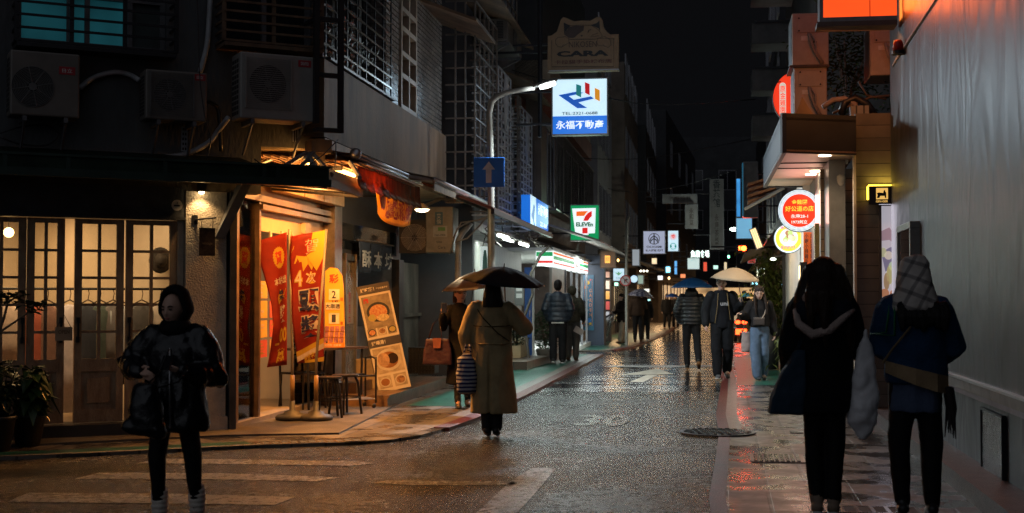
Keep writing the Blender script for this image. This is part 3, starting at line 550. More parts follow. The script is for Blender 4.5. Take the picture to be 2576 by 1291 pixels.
# --- air conditioners on the chamfer
AC = mat('beige_ac_paint', (.125, .113, .10), .45, 0, .15, 3); ACR = mat('ac_red_label', (.35, .02, .03), .5); ACW = mat('ac_white_letters', (.6, .6, .6), .5)
def ac_unit(fr, x0, x1, y0, y1, n0, dep, fan, label, txt, m=AC, grille=None, lab_at=None, name='air_conditioner'):
    """outdoor unit: body on the frame, fan at (x,y,r), louvred side, brackets"""
    o = thing(name, label, 'air conditioner', fr.at((x0+x1)/2, y0, n0)); f = n0+dep
    MB(fr).box(x0, x1, y0, y1, n0, f).build('body', m, o, bevel=.018)
    mb = MB(fr); mb.disc((fan[0], fan[1], f+.001), fan[2], 36, f+.004); mb.build('fan_opening', mat('fan_dark', (.008, .008, .01), .6), o)
    mb = MB(fr)
    for k in range(4, 15): mb.ring(fan, fan[2]*k/14-.003, fan[2]*k/14+.003, f+.008, f+.013, 28)
    for k in range(8): a = k*math.pi/4+.2; mb.tube([(fan[0], fan[1], f+.012), (fan[0]+fan[2]*math.cos(a), fan[1]+fan[2]*math.sin(a), f+.012)], .005, 4)
    mb.disc((fan[0], fan[1], f+.008), fan[2]*.2, 16, f+.016); mb.build('fan_guard', mat('guard_wire', (.10, .10, .10), .5), o)
    if grille:
        mb = MB(fr); a, b, c, d = grille
        n = int((d-c)/.022)
        for k in range(n): y = c+(d-c)*(k+.5)/n; mb.box(a, b, y-.003, y+.003, f+.016, f+.021)
        mb.box(a-.012, a, c, d, f, f+.022); mb.box(b, b+.012, c, d, f, f+.022); mb.build('front_grille', MATS['guard_wire'] if m is AC else m, o)
    mb = MB(fr); n = 11
    for k in range(n):
        y = y0+.05+(y1-y0-.1)*k/n
        for j in range(3): z = n0+.04+j*(dep-.08)/3; mb.box(x0-.004, x0-.001, y, y+(y1-y0-.1)/n*.68, z, z+(dep-.08)/3*.72)
    mb.build('side_louvre', mat('louvre_dark', (.02, .02, .022), .6), o)
    if lab_at:
        a, b, c, d = lab_at; l = MB(fr).box(a, b, c, d, f, f+.004).build('label_plate', ACR, o); lettering(l, txt, fr, (a+b)/2, (c+d)/2, (b-a)*.62, (d-c)*.5, ACW, z=f+.0055)
    for x in (x0+.12, x1-.15): mb = MB(fr); mb.box(x, x+.04, y0-.05, y0, n0-dep*.05-.02, f); mb.tube([(x+.02, y0-.05, f-.03), (x+.02, y0-.35, n0-.02)], .015, 5); mb.build('bracket', mat('wall_bracket', (.12, .12, .13), .5, .3), o)
    return o
def pr(fr, x0, x1, y0, y1, n):
    xm = (x0+x1)/2; return fr.X(x0, n), fr.X(x1, n), fr.Z(xm, y1, n), fr.Z(xm, y0, n)
n0, dep = .12, .3; fN = n0+dep
a, b, c, d = pr(CF, 20, 196, 130, 293, fN); fx, fy = CF.px(82, 218, fN); g_ = pr(CF, 143, 184, 168, 188, fN)
ac_unit(CF, a, b, c, d, n0, dep, (fx, fy, .2), 'large outdoor air conditioner at the left with its fan on the left side', '日立', lab_at=g_)
a, b, c, d = pr(CF, 362, 518, 178, 303, fN); fx, fy = CF.px(427, 238, fN); g_ = pr(CF, 486, 513, 187, 203, fN)
ac_unit(CF, a, b, c, d, n0, dep, (fx, fy, .165), 'smallest of the outdoor air conditioners, between the two larger ones', '日立', grille=pr(CF, 376, 482, 182, 292, fN), lab_at=g_)
a, b, c, d = pr(CF, 598, 787, 138, 304, fN); fx, fy = CF.px(670, 213, fN); g_ = pr(CF, 744, 776, 154, 171, fN)
ac_unit(CF, a, b, c, d, n0, dep+.05, (fx, fy, .2), 'palest and largest outdoor air conditioner beside the black iron frame', 'SANYO', m=mat('white_ac_paint', (.24, .225, .21), .45, 0, .12, 3), grille=pr(CF, 613, 724, 146, 276, fN), lab_at=g_)
def hose(name, label, cat, pts, r, m, fr=CF, n=.06):
    mb = MB(); P = []
    for q in pts: P.append(fr.hit(q[0], q[1], q[2] if len(q) > 2 else n))
    Q = []
    for i in range(len(P)-1):                         # smooth run through the points
        p0, p1, p2, p3 = P[max(i-1, 0)], P[i], P[i+1], P[min(i+2, len(P)-1)]
        for t in (0, .25, .5, .75): Q.append(.5*((2*p1)+(p2-p0)*t+(2*p0-5*p1+4*p2-p3)*t*t+(3*p1-p0-3*p2+p3)*t**3))
    Q.append(P[-1]); mb.tube(Q, r, 8); return tag(mb.build(name, m, smooth=True), label, cat)
hose('drain_pipe', 'grey plastic pipe running down the dark plaster between the windows', 'pipe', [(532, -60), (529, 0), (523, 95), (515, 140), (503, 182)], .03, PVC)
hose('insulated_hose', 'pale hose arching from the left air conditioner to the small one', 'hose', [(200, 222, .2), (225, 202), (250, 190), (290, 182), (325, 188), (350, 202, .2)], .028, PVC)
hose('insulated_hose', 'long grey hose drooping from the pale air conditioner to the canopy', 'hose', [(575, 296, .2), (548, 330), (533, 352), (500, 374), (460, 390), (410, 396)], .03, PVC)
hose('cable', 'thin black cable hanging down the plaster by the small air conditioner', 'cable', [(495, -30), (500, 120), (503, 200), (515, 290), (530, 350), (520, 400)], .006, BLACK, CF, .5)
hose('cable', 'looped black cable under the left air conditioner', 'cable', [(0, 335), (60, 318), (120, 316), (146, 340), (115, 366), (50, 362), (0, 345)], .009, BLACK, CF, .1)
hose('cable', 'black drain hose curving down right of the small air conditioner', 'cable', [(520, 255, .2), (545, 268), (552, 300), (556, 380)], .022, BLACK)
for q, lab in (((455, 471, 318, 380), 'perforated steel bracket strip below the small air conditioner'), ((737, 751, 327, 356), 'perforated steel bracket strip below the pale air conditioner')):
    a, b, c, d = pr(CF, *q, .06); mb = MB(CF); mb.box(a, b, c, d, .02, .03); s_ = mb.build('bracket_strip', mat('galvanised', (.5, .53, .58), .3, .5, .2, 20)); tag(s_, lab, 'bracket')
    mb = MB(CF)
    for k in range(5):
        for x in (a+(b-a)*.3, a+(b-a)*.7): y = c+(d-c)*(k+.5)/5; mb.box(x-.008, x+.008, y-.014, y+.014, .03, .0315)
    mb.build('hole', BLACK, s_)
# black iron frame at the corner
o = thing('iron_frame', 'tall black iron frame standing out from the corner beside the pale air conditioner', 'frame', CF.at(xc, 3, .2)); mb = MB(CF); a, b = CF.X(793, .5), CF.X(855, .5)
for x, lo in ((a, 312), (b, 333)): mb.box(x-.028, x+.028, CF.Z(820, lo, .5), 7.5, .47, .53)
for q in (50, 190, 328): y = CF.Z(825, q, .5); mb.box(a, b, y-.025, y+.025, .475, .525)
for q in (50, 190, 328): y = CF.Z(825, q, .5); mb.box(a-.025, a+.025, y-.02, y+.02, 0, .475)
mb.build('bars', BLACK, o)
# ================================================================ lottery shop, noodle shop and what stands before them
lt = LF.Z(629, 487)                                   # top of the shop front
xa, xb, xd, xe = LF.X(592), LF.X(650), LF.X(824), LF.X(850)
x9, x10 = LF.X(1000), LF.X(1010)
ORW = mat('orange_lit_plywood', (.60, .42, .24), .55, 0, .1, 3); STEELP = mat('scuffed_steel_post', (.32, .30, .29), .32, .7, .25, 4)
mb = MB(LF); mb.box(0, xd, .0, .1, -.15, .04); mb.build('shop_sill', mat('pale_sill', (.30, .24, .18), .5), cb)
mb = MB(LF); mb.box(xb-.03, xb+.03, .1, lt, -.1, .02); mb.box(0, xa+.04, .1, lt, -.1, .03); mb.box(xa, xd, lt-.07, lt, -.16, .05); mb.box(xb-.02, xd, lt-.16, lt-.1, -.02, .06); mb.build('shop_front_frame', mat('brown_shop_frame', (.16, .10, .065), .4, 0, .3, 5), cb)
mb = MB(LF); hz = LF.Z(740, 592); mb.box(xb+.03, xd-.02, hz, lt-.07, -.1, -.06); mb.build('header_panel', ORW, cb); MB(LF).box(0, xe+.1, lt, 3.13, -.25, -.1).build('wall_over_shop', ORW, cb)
mb = MB(LF)
for q in (690, 718, 745, 795): x = LF.X(q); y = LF.Z(q, 588); mb.box(x-.03, x+.03, y-.05, y+.03, -.06, -.04)
x = LF.X(775); y = LF.Z(775, 575); mb.box(x-.12, x+.12, y-.07, y+.07, -.06, .0); mb.build('switch_box', mat('cream_box', (.5, .4, .28), .5), cb)
MB(LF).box(xa+.04, xb-.03, .1, lt-.07, -.045, -.035).build('shop_pane', GL, cb); xm = LF.X(742); MB(LF).box(xm, xd-.03, .1, hz, -.05, -.04).build('shop_pane', GL, cb)
mb = MB(LF); mb.box(xd, xe, 0, lt+.2, -.1, .06); mb.box(xd-.0, xd+.06, 0, lt+.2, .06, .1); mb.build('steel_post', STEELP, cb)
# room of the lottery shop
mb = MB(LF); mb.prism([(0, 0), (0, 0)][:0]+[(xd+.1, 0), (.05, 0), (.05, .01), (xd+.1, .01)], 0, 0.001) if 0 else None; mb.add([(x, y, z) for y in (0., .08) for x, z in ((.1, -.15), (xd+.1, -.15), (xd+.1, -3.2), (1.68, -3.2))], [(3, 2, 1, 0), (4, 5, 6, 7), (0, 1, 5, 4), (1, 2, 6, 5), (2, 3, 7, 6), (3, 0, 4, 7)]); mb.build('shop_floor', FLOORW, cb)
mb = MB(LF); mb.box(1.6, xd+.1, 0, 2.62, -3.3, -3.2); mb.box(xd+.05, xd+.12, .08, 2.62, -3.2, -.12); mb.add([(x, y, z) for y in (.08, 2.6) for x, z in ((.1, -.17), (1.68, -3.2), (1.74, -3.2), (.16, -.17))], [(0, 1, 5, 4), (3, 7, 6, 2), (0, 4, 7, 3)]); mb.add([(x, y, z) for y in (2.6, 2.68) for x, z in ((.05, -.17), (xd+.1, -.17), (xd+.1, -3.2), (1.68, -3.2))], [(3, 2, 1, 0), (4, 5, 6, 7), (0, 1, 5, 4), (1, 2, 6, 5), (2, 3, 7, 6), (3, 0, 4, 7)]); mb.build('shop_interior', mat('pale_room_wall', (.55, .5, .44), .6, 0, .06), cb)
lamp('lottery_shop_light', 'AREA', LF.at(1.6, 2.5, -1.3), 30, (1, .62, .3), .9, (0, 0, -1), cb)
POST = [(.62, .1, .05), (.72, .45, .05), (.55, .3, .08), (.1, .2, .5), (.75, .7, .6)]
def posters(fr, x0, x1, y0, y1, n, cols, rows, name, label, seed, pal, grp):
    random.seed(seed); k = 0
    for i in range(cols):
        for j in range(rows):
            a = x0+(x1-x0)*(i+.08)/cols; b = x0+(x1-x0)*(i+.92)/cols; c = y0+(y1-y0)*(j+.06)/rows; d = y0+(y1-y0)*(j+.94)/rows
            o = thing(name, label[k % len(label)], 'poster', fr.at((a+b)/2, c, n), 0, grp); k += 1
            p = random.choice(pal); MB(fr).box(a, b, c, d, n, n+.006).build('sheet', mat('sheet_%.2f_%.2f_%.2f' % p, p, .5, 0, .15, 6), o)
            mb = MB(fr); w_, h_ = b-a, d-c
            for q in range(7): xx = a+w_*(.08+.5*random.random()); yy = c+h_*(.08+.8*random.random()); mb.box(xx, min(b-.01*w_, xx+w_*random.uniform(.1, .4)), yy, min(d-.01, yy+h_*random.uniform(.03, .1)), n+.006, n+.0075)
            mb.build('print', mat('print_%d' % random.randint(0, 3), random.choice([(.5, .03, .02), (.06, .06, .1), (.6, .5, .4), (.4, .2, .02)]), .5), o)
posters(LF, LF.X(660), LF.X(735), LF.Z(700, 900), LF.Z(700, 705), -.12, 2, 4, 'window_poster', ['yellow and red lottery poster in the shop window behind the red flags'], 3, POST[:3], 'lottery posters in the window')
x, y = LF.px(620, 660, -1.2); o = thing('wall_picture', 'dark square picture high on the lit wall seen through the corner pane', 'picture', LF.at(x, y+.2, -3.15)); MB(LF).box(1.95, 2.4, 1.85, 2.2, -3.2, -3.15).build('frame', mat('picture_grey', (.2, .18, .16), .5), o); MB(LF).box(1.99, 2.36, 1.89, 2.16, -3.15, -3.145).build('print', mat('picture_print', (.4, .36, .3), .5, 0, .6, 9), o)
# stainless duct box, slatted roof and lamps under the awning
fo = .18
mb = MB(LF); a = LF.X(715, fo); b = LF.X(866, fo); z0 = LF.Z(715, 482, fo); mb.box(a, b, z0, z0+.33, fo-.16, fo); o = mb.build('fascia_box', mat('amber_lit_steel', (.72, .5, .24), .35, .15, .3, 2.5, .15, 8), bevel=.006)  # amber of the reflected tube light is put into the steel's base colour
tag(o, 'shiny steel fascia box reflecting orange light under the canopy', 'fascia'); mb = MB(LF)
for t in (.3, .62): mb.box(a+(b-a)*t-.006, a+(b-a)*t+.006, z0, z0+.33, fo, fo+.006)
mb.build('seam', mat('seam_dark', (.1, .07, .04), .4, .5), o)
o = thing('slatted_awning', 'brown slatted metal awning roof over the lottery shop', 'awning', LF.at(2, 3.1, .8)); mb = MB(LF)
b0 = LF.X(820, .9); b1 = LF.X(905, 1.2)+.6
for i in range(14): z = .0+i*.1; mb.add([(b0-.1, 3.1-z*.1, z), (b1+2, 3.1-z*.1, z), (b1+2, 3.08-z*.1, z+.09), (b0-.1, 3.08-z*.1, z+.09), (b0-.1, 3.12-z*.1, z), (b1+2, 3.12-z*.1, z), (b1+2, 3.1-z*.1, z+.09), (b0-.1, 3.1-z*.1, z+.09)], [(3, 2, 1, 0), (4, 5, 6, 7), (0, 1, 5, 4), (2, 3, 7, 6), (1, 2, 6, 5), (3, 0, 4, 7)])
mb.build('slats', mat('brown_slats', (.36, .2, .1), .5, .2, .3, 3), o); [MB(LF).box(x, x+.06, 2.9, 2.95, 0, 1.1).build('rafter', IRON, o) for x in (b0-.1, b1+.5)]
OT = emat('orange_tube', (1, .50, .12), 26)
for q0, q1, yy, lab in ((770, 812, 415, 'bright orange tube lamp nearest the corner under the slatted awning'), (846, 890, 434, 'bright orange tube lamp further along the street under the slatted awning')):
    xm_, ym_ = LF.px((q0+q1)/2, yy, .8); a, b = LF.X(q0, .8), LF.X(q1, .8); o = thing('tube_lamp', lab, 'lamp', LF.at(xm_, ym_, .8), 0, 'orange tube lamps'); mb = MB(LF); mb.tube([(a, ym_, .8), (b, ym_, .8)], .022); mb.build('tube', OT, o, True)
    mb = MB(LF); mb.box(a-.05, b+.05, ym_+.03, ym_+.07, .77, .83); mb.build('fitting', WHITEP, o)
    lamp('tube_light', 'AREA', LF.at((a+b)/2, ym_-.03, .81), 170, (1, .40, .085), b-a, tuple(V((0, 0, -1))+LF.n*.5), o, sizey=.06)
    lamp('tube_glow', 'POINT', LF.at((a+b)/2, ym_-.06, .82), 35 if q0 < 800 else 190, (1, .40, .085), .05, None, o)
o = thing('strut_cluster', 'crossing steel struts carrying the canopy corner against the orange light', 'strut', CF.at(kx, 2.9, .3)); mb = MB(CF)
for p, q in (((700, 428, .8), (770, 385, .35)), ((745, 432, .8), (790, 385, .3)), ((800, 428, .8), (775, 390, .35)), ((835, 440, .8), (785, 385, .3)), ((790, 440, .8), (778, 385, .3)), ((905, 447, .9), (880, 408, .3))):
    mb.tube([CF.Mi @ CF.hit(*p), CF.Mi @ CF.hit(*q)], .025, 6)
mb.build('bars', mat('strut_grey', (.2, .2, .21), .5, .3), o)
o = thing('junction_box', 'dirty concrete post end with wires above the canopy corner', 'bracket', CF.at(CF.X(805, .1), 3.1, .1)); a, b, c, d = pr(CF, 780, 830, 352, 385, .25); mb = MB(CF); mb.box(a, b, c, d, .05, .3); mb.box(a+.05, b-.06, c-.16, c, .1, .24); mb.build('body', BAND, o)
for i, pts in enumerate(([(640, 440, .8), (720, 445, .75), (800, 400, .6), (850, 352, .4)], [(700, 400, .5), (760, 430, .6), (830, 408, .5), (900, 428, .5)], [(820, 470, .8), (842, 420, .6), (845, 360, .4)], [(640, 400, .3), (690, 432, .6), (750, 420, .6), (800, 395, .4)])):
    hose('cable', ['sagging black cable crossing the orange lit gap', 'second black cable looping past the struts', 'thin black cable hanging beside the slatted awning', 'black cable left of the struts over the canopy'][i], 'cable', pts, .007, BLACK, CF, .6)
# rolled out vinyl awning with scalloped edge, and yellow banner under it
ao = 1.2; a, b = LF.X(895, ao), LF.X(1056, ao); az = (LF.Z(895, 391, ao)+LF.Z(1055, 452, ao))/2
VIN = thin(mat('red_brown_vinyl', (.26, .07, .022), .25, 0, .5, 2.2, .2, 18, spec=.6, stretch=(3, 3, .6)), .45)
o = thing('vinyl_awning', 'red brown wet vinyl awning with a scalloped edge over the shop', 'awning', LF.at(a, az, ao)); mb = MB(LF)
mb.tube([(a, az, ao), (b, az, ao)], .032, 8); mb.tube([(a, az-.05, ao+.03), (b, az-.05, ao+.03)], .018, 8); mb.ball((a-.03, az, ao), (.05, .07, .07)); mb.build('roller', STEEL, o, True)
mb = MB(LF); n = 9; m_ = 6; rows = []
for i in range(n*m_+1):
    t = i/(n*m_); x = a+.03+(b-a-.06)*t; u = (i % m_)/m_; sag = abs(math.sin(math.pi*i/m_)); dp = .05*math.sin(math.pi*i/m_)**2
    rows.append([(x, az-.02, ao), (x, az-.14, ao+.01), (x, az-.25, ao+.01), (x, az-.3, ao+.015+dp*.6), (x, az-.36-.05*sag, ao+.03+dp)])
mb.loft(rows, cap=False, closed=False); v = mb.build('valance', VIN, o, True); s_ = v.modifiers.new('s', 'SOLIDIFY'); s_.thickness = .006
for x in (a+.1, b-.1): MB(LF).tube([(x, az-.02, ao-.02), ((a+b)/2*.2+x*.8, az+.12, .4), (x, az-.1, 0)], .018, 6).build('arm', STEEL, o)
mb = MB(LF); mb.add([(a+.05, az+.01, ao-.03), (b-.03, az+.01, ao-.03), (b-.03, az+.2, .02), (a+.05, az+.2, .02)], [(0, 1, 2, 3)]); c_ = mb.build('cover', VIN, o); s_ = c_.modifiers.new('s', 'SOLIDIFY'); s_.thickness = .006
ba, bb_ = LF.X(950, ao), LF.X(1040, ao); by1 = az-.3; by0 = LF.Z(1000, 570, ao)
YEL = thin(mat('yellow_banner_cloth', (.9, .62, .12), .6, 0, .08, 3), .6); YRED = mat('banner_red', (.55, .03, .02), .6); 
nf = Fr((LF.at(ba, 0, ao-.02).x, LF.at(ba, 0, ao-.02).y), (KL, 1)); bw = bb_-ba
o = thing('hanging_banner', 'yellow cloth banner with red characters hanging below the vinyl awning', 'banner', nf.at(0, by0)); mb = MB(nf); rows = []
for i in range(21):
    t = i/20; x = bw*t; bot = by0+.13*abs(t-.55)**1.6*2; rows.append([(x, by1+(bot-by1)*k/8, .03*math.sin(t*9+k*.3)*k/8) for k in range(9)])
mb.loft(rows, False, False); c_ = mb.build('cloth', YEL, o, True); s_ = c_.modifiers.new('s', 'SOLIDIFY'); s_.thickness = .004
def drape(mb, fr, fn):                                # lay lettering on a waving cloth
    Mi = fr.Mi; mb.v = [fr.M @ (lambda p: V((p.x, p.y, p.z+fn(p.x, p.y))))(Mi @ q) for q in mb.v]; return mb
wav = lambda x, y: .03*math.sin(x/bw*9+(by1-y)/(by1-by0)*2.4)*(by1-y)/(by1-by0)
drape(text_mb('感恩加碼！', nf, bw*.6, by1-.19, bw*.74, .3, z=.012, bold=.02), nf, wav).build('lettering', YRED, c_)
drape(text_mb('加開100組20萬元', nf, bw*.62, by0+.2, bw*.66, .17, z=.012, bold=.015), nf, wav).build('lettering', YRED, c_)
mb = MB(nf)
for (x, y, rx, ry) in ((.18, by0+.33, .1, .17), (.3, by0+.28, .13, .12), (bw-.14, by1-.1, .13, .1)): mb.disc((x, y, .014), rx, 22, None, ry)
drape(mb, nf, wav).build('fruit_print', mat('banner_orange', (.75, .15, .02), .6), c_)
mb = MB(nf)
for (x, y, rx, ry) in ((.3, by0+.28, .08, .07), ): mb.ring((x, y), rx*.75, rx, .0165, .0175)
drape(mb, nf, wav).build('fruit_print', YEL, c_)
# second awning further on
ao2 = 1.55; a, b = LF.X(1091, ao2), LF.X(1233, ao2); az2 = (LF.Z(1091, 450, ao2)+LF.Z(1233, 517, ao2))/2
o = thing('rolled_awning', 'pale stained awning with a fringed valance over the alley', 'awning', LF.at(a, az2, ao2)); mb = MB(LF); mb.tube([(a, az2, ao2), (b, az2, ao2)], .04, 8); mb.build('roller', STEEL, o, True)
mb = MB(LF); mb.box(a, b, az2-.14, az2-.02, ao2-.01, ao2+.01); mb.add([(a, az2+.03, ao2), (b, az2+.03, ao2), (b, az2+.35, .1), (a, az2+.35, .1), (a, az2, ao2), (b, az2, ao2), (b, az2+.32, .1), (a, az2+.32, .1)], [(3, 2, 1, 0), (4, 5, 6, 7), (0, 1, 5, 4), (2, 3, 7, 6), (1, 2, 6, 5), (3, 0, 4, 7)]); mb.build('cloth', mat('stained_beige_cloth', (.15, .11, .07), .6, 0, .5, 3, stretch=(3, 3, 1)), o)
for x in (a+.05, b-.05): MB(LF).tube([(x, az2-.01, ao2), (x-.4, az2+.08, .8), (x-.1, az2-.2, 0)], .03, 6).build('arm', mat('awning_arm', (.35, .33, .3), .4, .4), o)
# --- noodle shop front
mb = MB(LF); nz = 2.12; mb.box(xe, x10, nz, 3.4, -.15, -.02); mb.box(x9, x10+.05, 0, nz, -.15, .03); mb.build('shop_front_frame', mat('black_brown_frame', (.035, .028, .024), .5, 0, .3, 3), cb)
mb = MB(LF); mb.box(xe+.05, x9-.05, nz+.06, lt-.1, -.03, -.01); mb.build('transom_pane', DGLASS, cb)
fa, fb_ = LF.X(870), LF.X(900); mb = MB(LF); mb.box(fa, fa+.07, .1, nz, -.1, -.0); mb.box(fb_-.07, fb_, .1, nz, -.1, 0); mb.box(fa, fb_, nz-.1, nz, -.1, -.01); mb.box(fa, fb_, .1, .22, -.1, -.01); d = mb.build('sliding_door', STEELP, cb)
MB(LF).box(fa+.07, fb_-.07, .22, nz-.1, -.06, -.04).build('pane', mat('rippled_frosted_glass', (.25, .24, .22), .12, 0, .3, 2, 1., 26, spec=.7), d)
o = tag(MB(LF).box(fa+.1, fb_-.12, LF.Z(885, 815), LF.Z(885, 740), -.04, -.033).build('paper_notice', mat('notice_paper', (.5, .38, .25), .7)), 'small paper notice with red writing on the frosted sliding door', 'notice'); lettering(o, '營業中', LF, (fa+fb_)/2-.01, LF.Z(885, 777), .12, .5, YRED, z=-.03, vertical=True)
mb = MB(LF); mb.box(xe, x9, .1, .12, -2.6, 0); mb.box(xe, x9+.1, .1, nz+.3, -2.7, -2.6); mb.box(x9-.02, x9+.06, .1, nz, -2.6, -.1); mb.box(xe, xe+.04, .1, nz, -2.6, -.1); mb.build('shop_interior', mat('dim_kitchen_wall', (.28, .27, .26), .5, 0, .2, 3), cb)
mb = MB(LF); mb.box(fb_, x9, .12, 1.0, -.6, -.5); o = tag(mb.build('kitchen_counter', mat('ribbed_steel_counter', (.35, .37, .4), .3, .6, .2, 6)), 'ribbed steel counter inside the noodle shop door', 'counter')
q = LF.px(950, 710, -.9); o = thing('strip_lamp', 'pale strip lamp glowing inside the noodle shop', 'lamp', LF.at(q[0], q[1], -.9)); MB(LF).box(q[0]-.4, q[0]+.4, q[1]-.05, q[1]+.06, -.95, -.85).build('tube', emat('kitchen_tube', (1, .85, .62), 2.2), o); MB(LF).box(q[0]-.45, q[0]+.45, q[1]+.06, q[1]+.1, -.97, -.83).build('fitting', STEEL, o)
lamp('kitchen_light', 'AREA', LF.at(q[0], q[1]-.12, -.9), 5, (1, .85, .65), .8, (0, 0, -1), o, sizey=.1)
# noren curtain
na, nb_ = LF.X(902, .1), LF.X(986, .1); n1 = LF.Z(940, 612, .1); n0_ = LF.Z(960, 690, .1); o = thing('noren_curtain', 'dark blue shop curtain with white brush characters over the noodle shop door', 'curtain', LF.at(na, n1, .1))
for k in range(3):
    u0, u1 = na+(nb_-na)*k/3+.015, na+(nb_-na)*(k+1)/3-.015; mb = MB(LF); rows = []
    for i in range(9): t = i/8; rows.append([(u0+(u1-u0)*t, n1+(n0_-n1)*j/6*(1-.08*k), .1+.025*math.sin(t*6+k+j*.5)*j/6) for j in range(7)])
    mb.loft(rows, False, False); p_ = mb.build('panel', mat('indigo_cloth', (.03, .045, .075), .8, 0, .2, 8), o, True); s_ = p_.modifiers.new('s', 'SOLIDIFY'); s_.thickness = .004
    lettering(p_, '酥本坊'[k], LF, (u0+u1)/2, n1+(n0_-n1)*.55, (u1-u0)*.8, abs(n1-n0_)*.55, mat('white_print', (.55, .55, .52), .7), z=.135, bold=.02)
mb = MB(LF); mb.tube([(na-.1, n1+.01, .1), (nb_+.1, n1+.01, .1)], .014); mb.build('rod', WOODD, o)
# timber deck
o = thing('timber_deck', 'low stepped timber deck in front of the noodle shop', 'deck', LF.at(LF.X(925), 0, .5)); do = 1.0; c0_, c1_ = LF.X(978, do)-.05, LF.X(1120, do)+.3; WD = mat('wet_deck_boards', (.17, .10, .055), .36, 0, .35, 3, .3, 30, stretch=(1, 1, 1))
mb = MB(LF)
for k in range(9): z = .02+k*.112; mb.box(c0_-.0, c1_, .16, .19, z, z+.104)
mb.build('boards', WD, o); mb = MB(LF); mb.box(c0_, c0_+.03, 0, .16, 0.02, do); mb.box(c0_+.03, c1_, .0, .16, do-.03, do); mb.build('skirting', WD, o); mb = MB(LF); mb.box(c0_+.3, c1_-2.4, .19, .33, .0, .5); mb.build('step', WD, o)
# leaning menu board with dishes
bo = .62; m0 = LF.X(960, bo); base = LF.Z(990, 985, bo)-.0; base = .19
p = PT(994, 984, 18.9); ang = -.05; mf = Fr((p.x, p.y), (SR.x*.9+SDIR.x*.42, SR.y*.9+SDIR.y*.42), .19)
H = 1.52; W = .46; tilt = Matrix.Rotation(-.16, 4, 'X'); roll = Matrix.Rotation(.19, 4, 'Z')
MBd = mf.M @ roll @ tilt; o = thing('menu_board', 'tall leaning menu board with photos of noodle and soup bowls', 'menu board', mf.at(0, 0))

def onb(): return MB(MBd)
b = onb().box(-W/2, W/2, 0, H, -.03, 0).build('panel', mat('cream_menu_print', (.62, .55, .46), .5, 0, .06, 4), o)
onb().box(-W/2, W/2, H-.13, H, .0, .003).build('header', mat('dark_menu_header', (.06, .05, .055), .5), b); onb().box(-W/2, W/2, .63, .75, .0, .003).build('header', MATS['dark_menu_header'], b)
LT = mat('menu_white_letters', (.65, .6, .52), .5)
text_mb('好吃麵！', MBd, -.09, H-.065, .2, .06, z=.006, bold=.02).build('lettering', LT, b); text_mb('好喝湯！', MBd, -.09, .69, .2, .06, z=.006, bold=.02).build('lettering', LT, b); text_mb('每日限量手作', MBd, .12, H-.07, .17, .025, z=.006).build('lettering', LT, b)
BOWL = [mat('dark_bowl', (.04, .04, .045), .3), mat('white_bowl', (.6, .52, .42), .3)]
FOOD = [mat('noodle_dish', (.65, .42, .18), .5, 0, .1, 30, .5, 60, col2=(.42, .06, .02)), mat('greens_dish', (.35, .38, .08), .5, 0, .1, 35, .4, 60, col2=(.5, .28, .1)), mat('stew_dish', (.5, .26, .1), .5, 0, .1, 25, .4, 50, col2=(.10, .035, .015)), mat('broth_dish', (.42, .2, .07), .25, 0, .1, 6, col2=(.2, .08, .03))]
def dish(x, y, r, k, fd, x0, x1, y0, y1):
    onb().box(x0, x1, y0, y1, 0, .002).build('photo', mat('photo_ground_%d' % (k), [(.28, .22, .15), (.45, .36, .25)][k], .5, 0, .3, 9), b)
    mb = onb(); mb.disc((x, y, .004), r, 22, None, r*.85); mb.build('bowl', BOWL[k], b); mb = onb(); mb.disc((x, y, .0055), r*.78, 20, None, r*.64); mb.build('food', FOOD[fd], b)
dish(.0, 1.12, .165, 0, 0, -.2, .2, .9, 1.36); mb = onb(); mb.disc((-.1, 1.05, .007), .06, 14, None, .05); mb.build('food', FOOD[1], b); mb = onb(); mb.disc((.05, 1.03, .007), .09, 16, None, .05); mb.build('food', mat('noodle_pale', (.6, .45, .22), .5, 0, .3, 40), b)
for j in range(2):
    for i in range(3): dish(-.145+i*.145, .845-j*.012-(0 if j == 0 else .12)+.0, .058, (i+j) % 2 if j == 0 else 0, (i*2+j) % 3, -.21+i*.145, -.085+i*.145, .785-j*.13, .9-j*.13) if j == 0 else None
for i in range(2): dish(-.11+i*.22, .13, .08, 1, 3-i, -.2+i*.22, -.02+i*.22, .045, .22)
dish(-.0, .43, .18, 1, 3, -.2, .2, .25, .61); mb = onb(); mb.disc((-.07, .44, .008), .085, 16, None, .1); mb.build('food', mat('pork_chop', (.5, .3, .17), .5, 0, .3, 14), b); mb = onb(); mb.disc((.06, .44, .0075), .08, 16, None, .075); mb.build('food', mat('dark_soup', (.05, .03, .02), .2), b)
text_mb('麻', MBd, -.14, 1.3, .08, .08, z=.006, bold=.02).build('lettering', YRED, b)
mb = onb(); mb.tube([(-W/2+.04, H*.8, -.03), (-W/2+.04, -.05, -.4)], .012, 6); mb.tube([(W/2-.04, H*.8, -.03), (W/2-.04, -.05, -.4)], .012, 6); mb.build('leg', WOODD, o)
p = PT(933, 975, 19.2); p.z = .19; ob = thing('cardboard_box', 'plain beige box standing on the deck behind the menu board', 'box', p); mb = MB(Matrix.Translation(p) @ Matrix.Rotation(-.3, 4, 'Z')); mb.box(-.17, .17, -.15, .15, 0, .42); mb.build('carton', mat('beige_carton', (.32, .25, .17), .7), ob, bevel=.01); mb = MB(Matrix.Translation(p) @ Matrix.Rotation(-.3, 4, 'Z')); mb.box(-.172, .172, -.03, .03, .38, .422); mb.build('tape', mat('brown_tape', (.25, .17, .08), .3), ob)
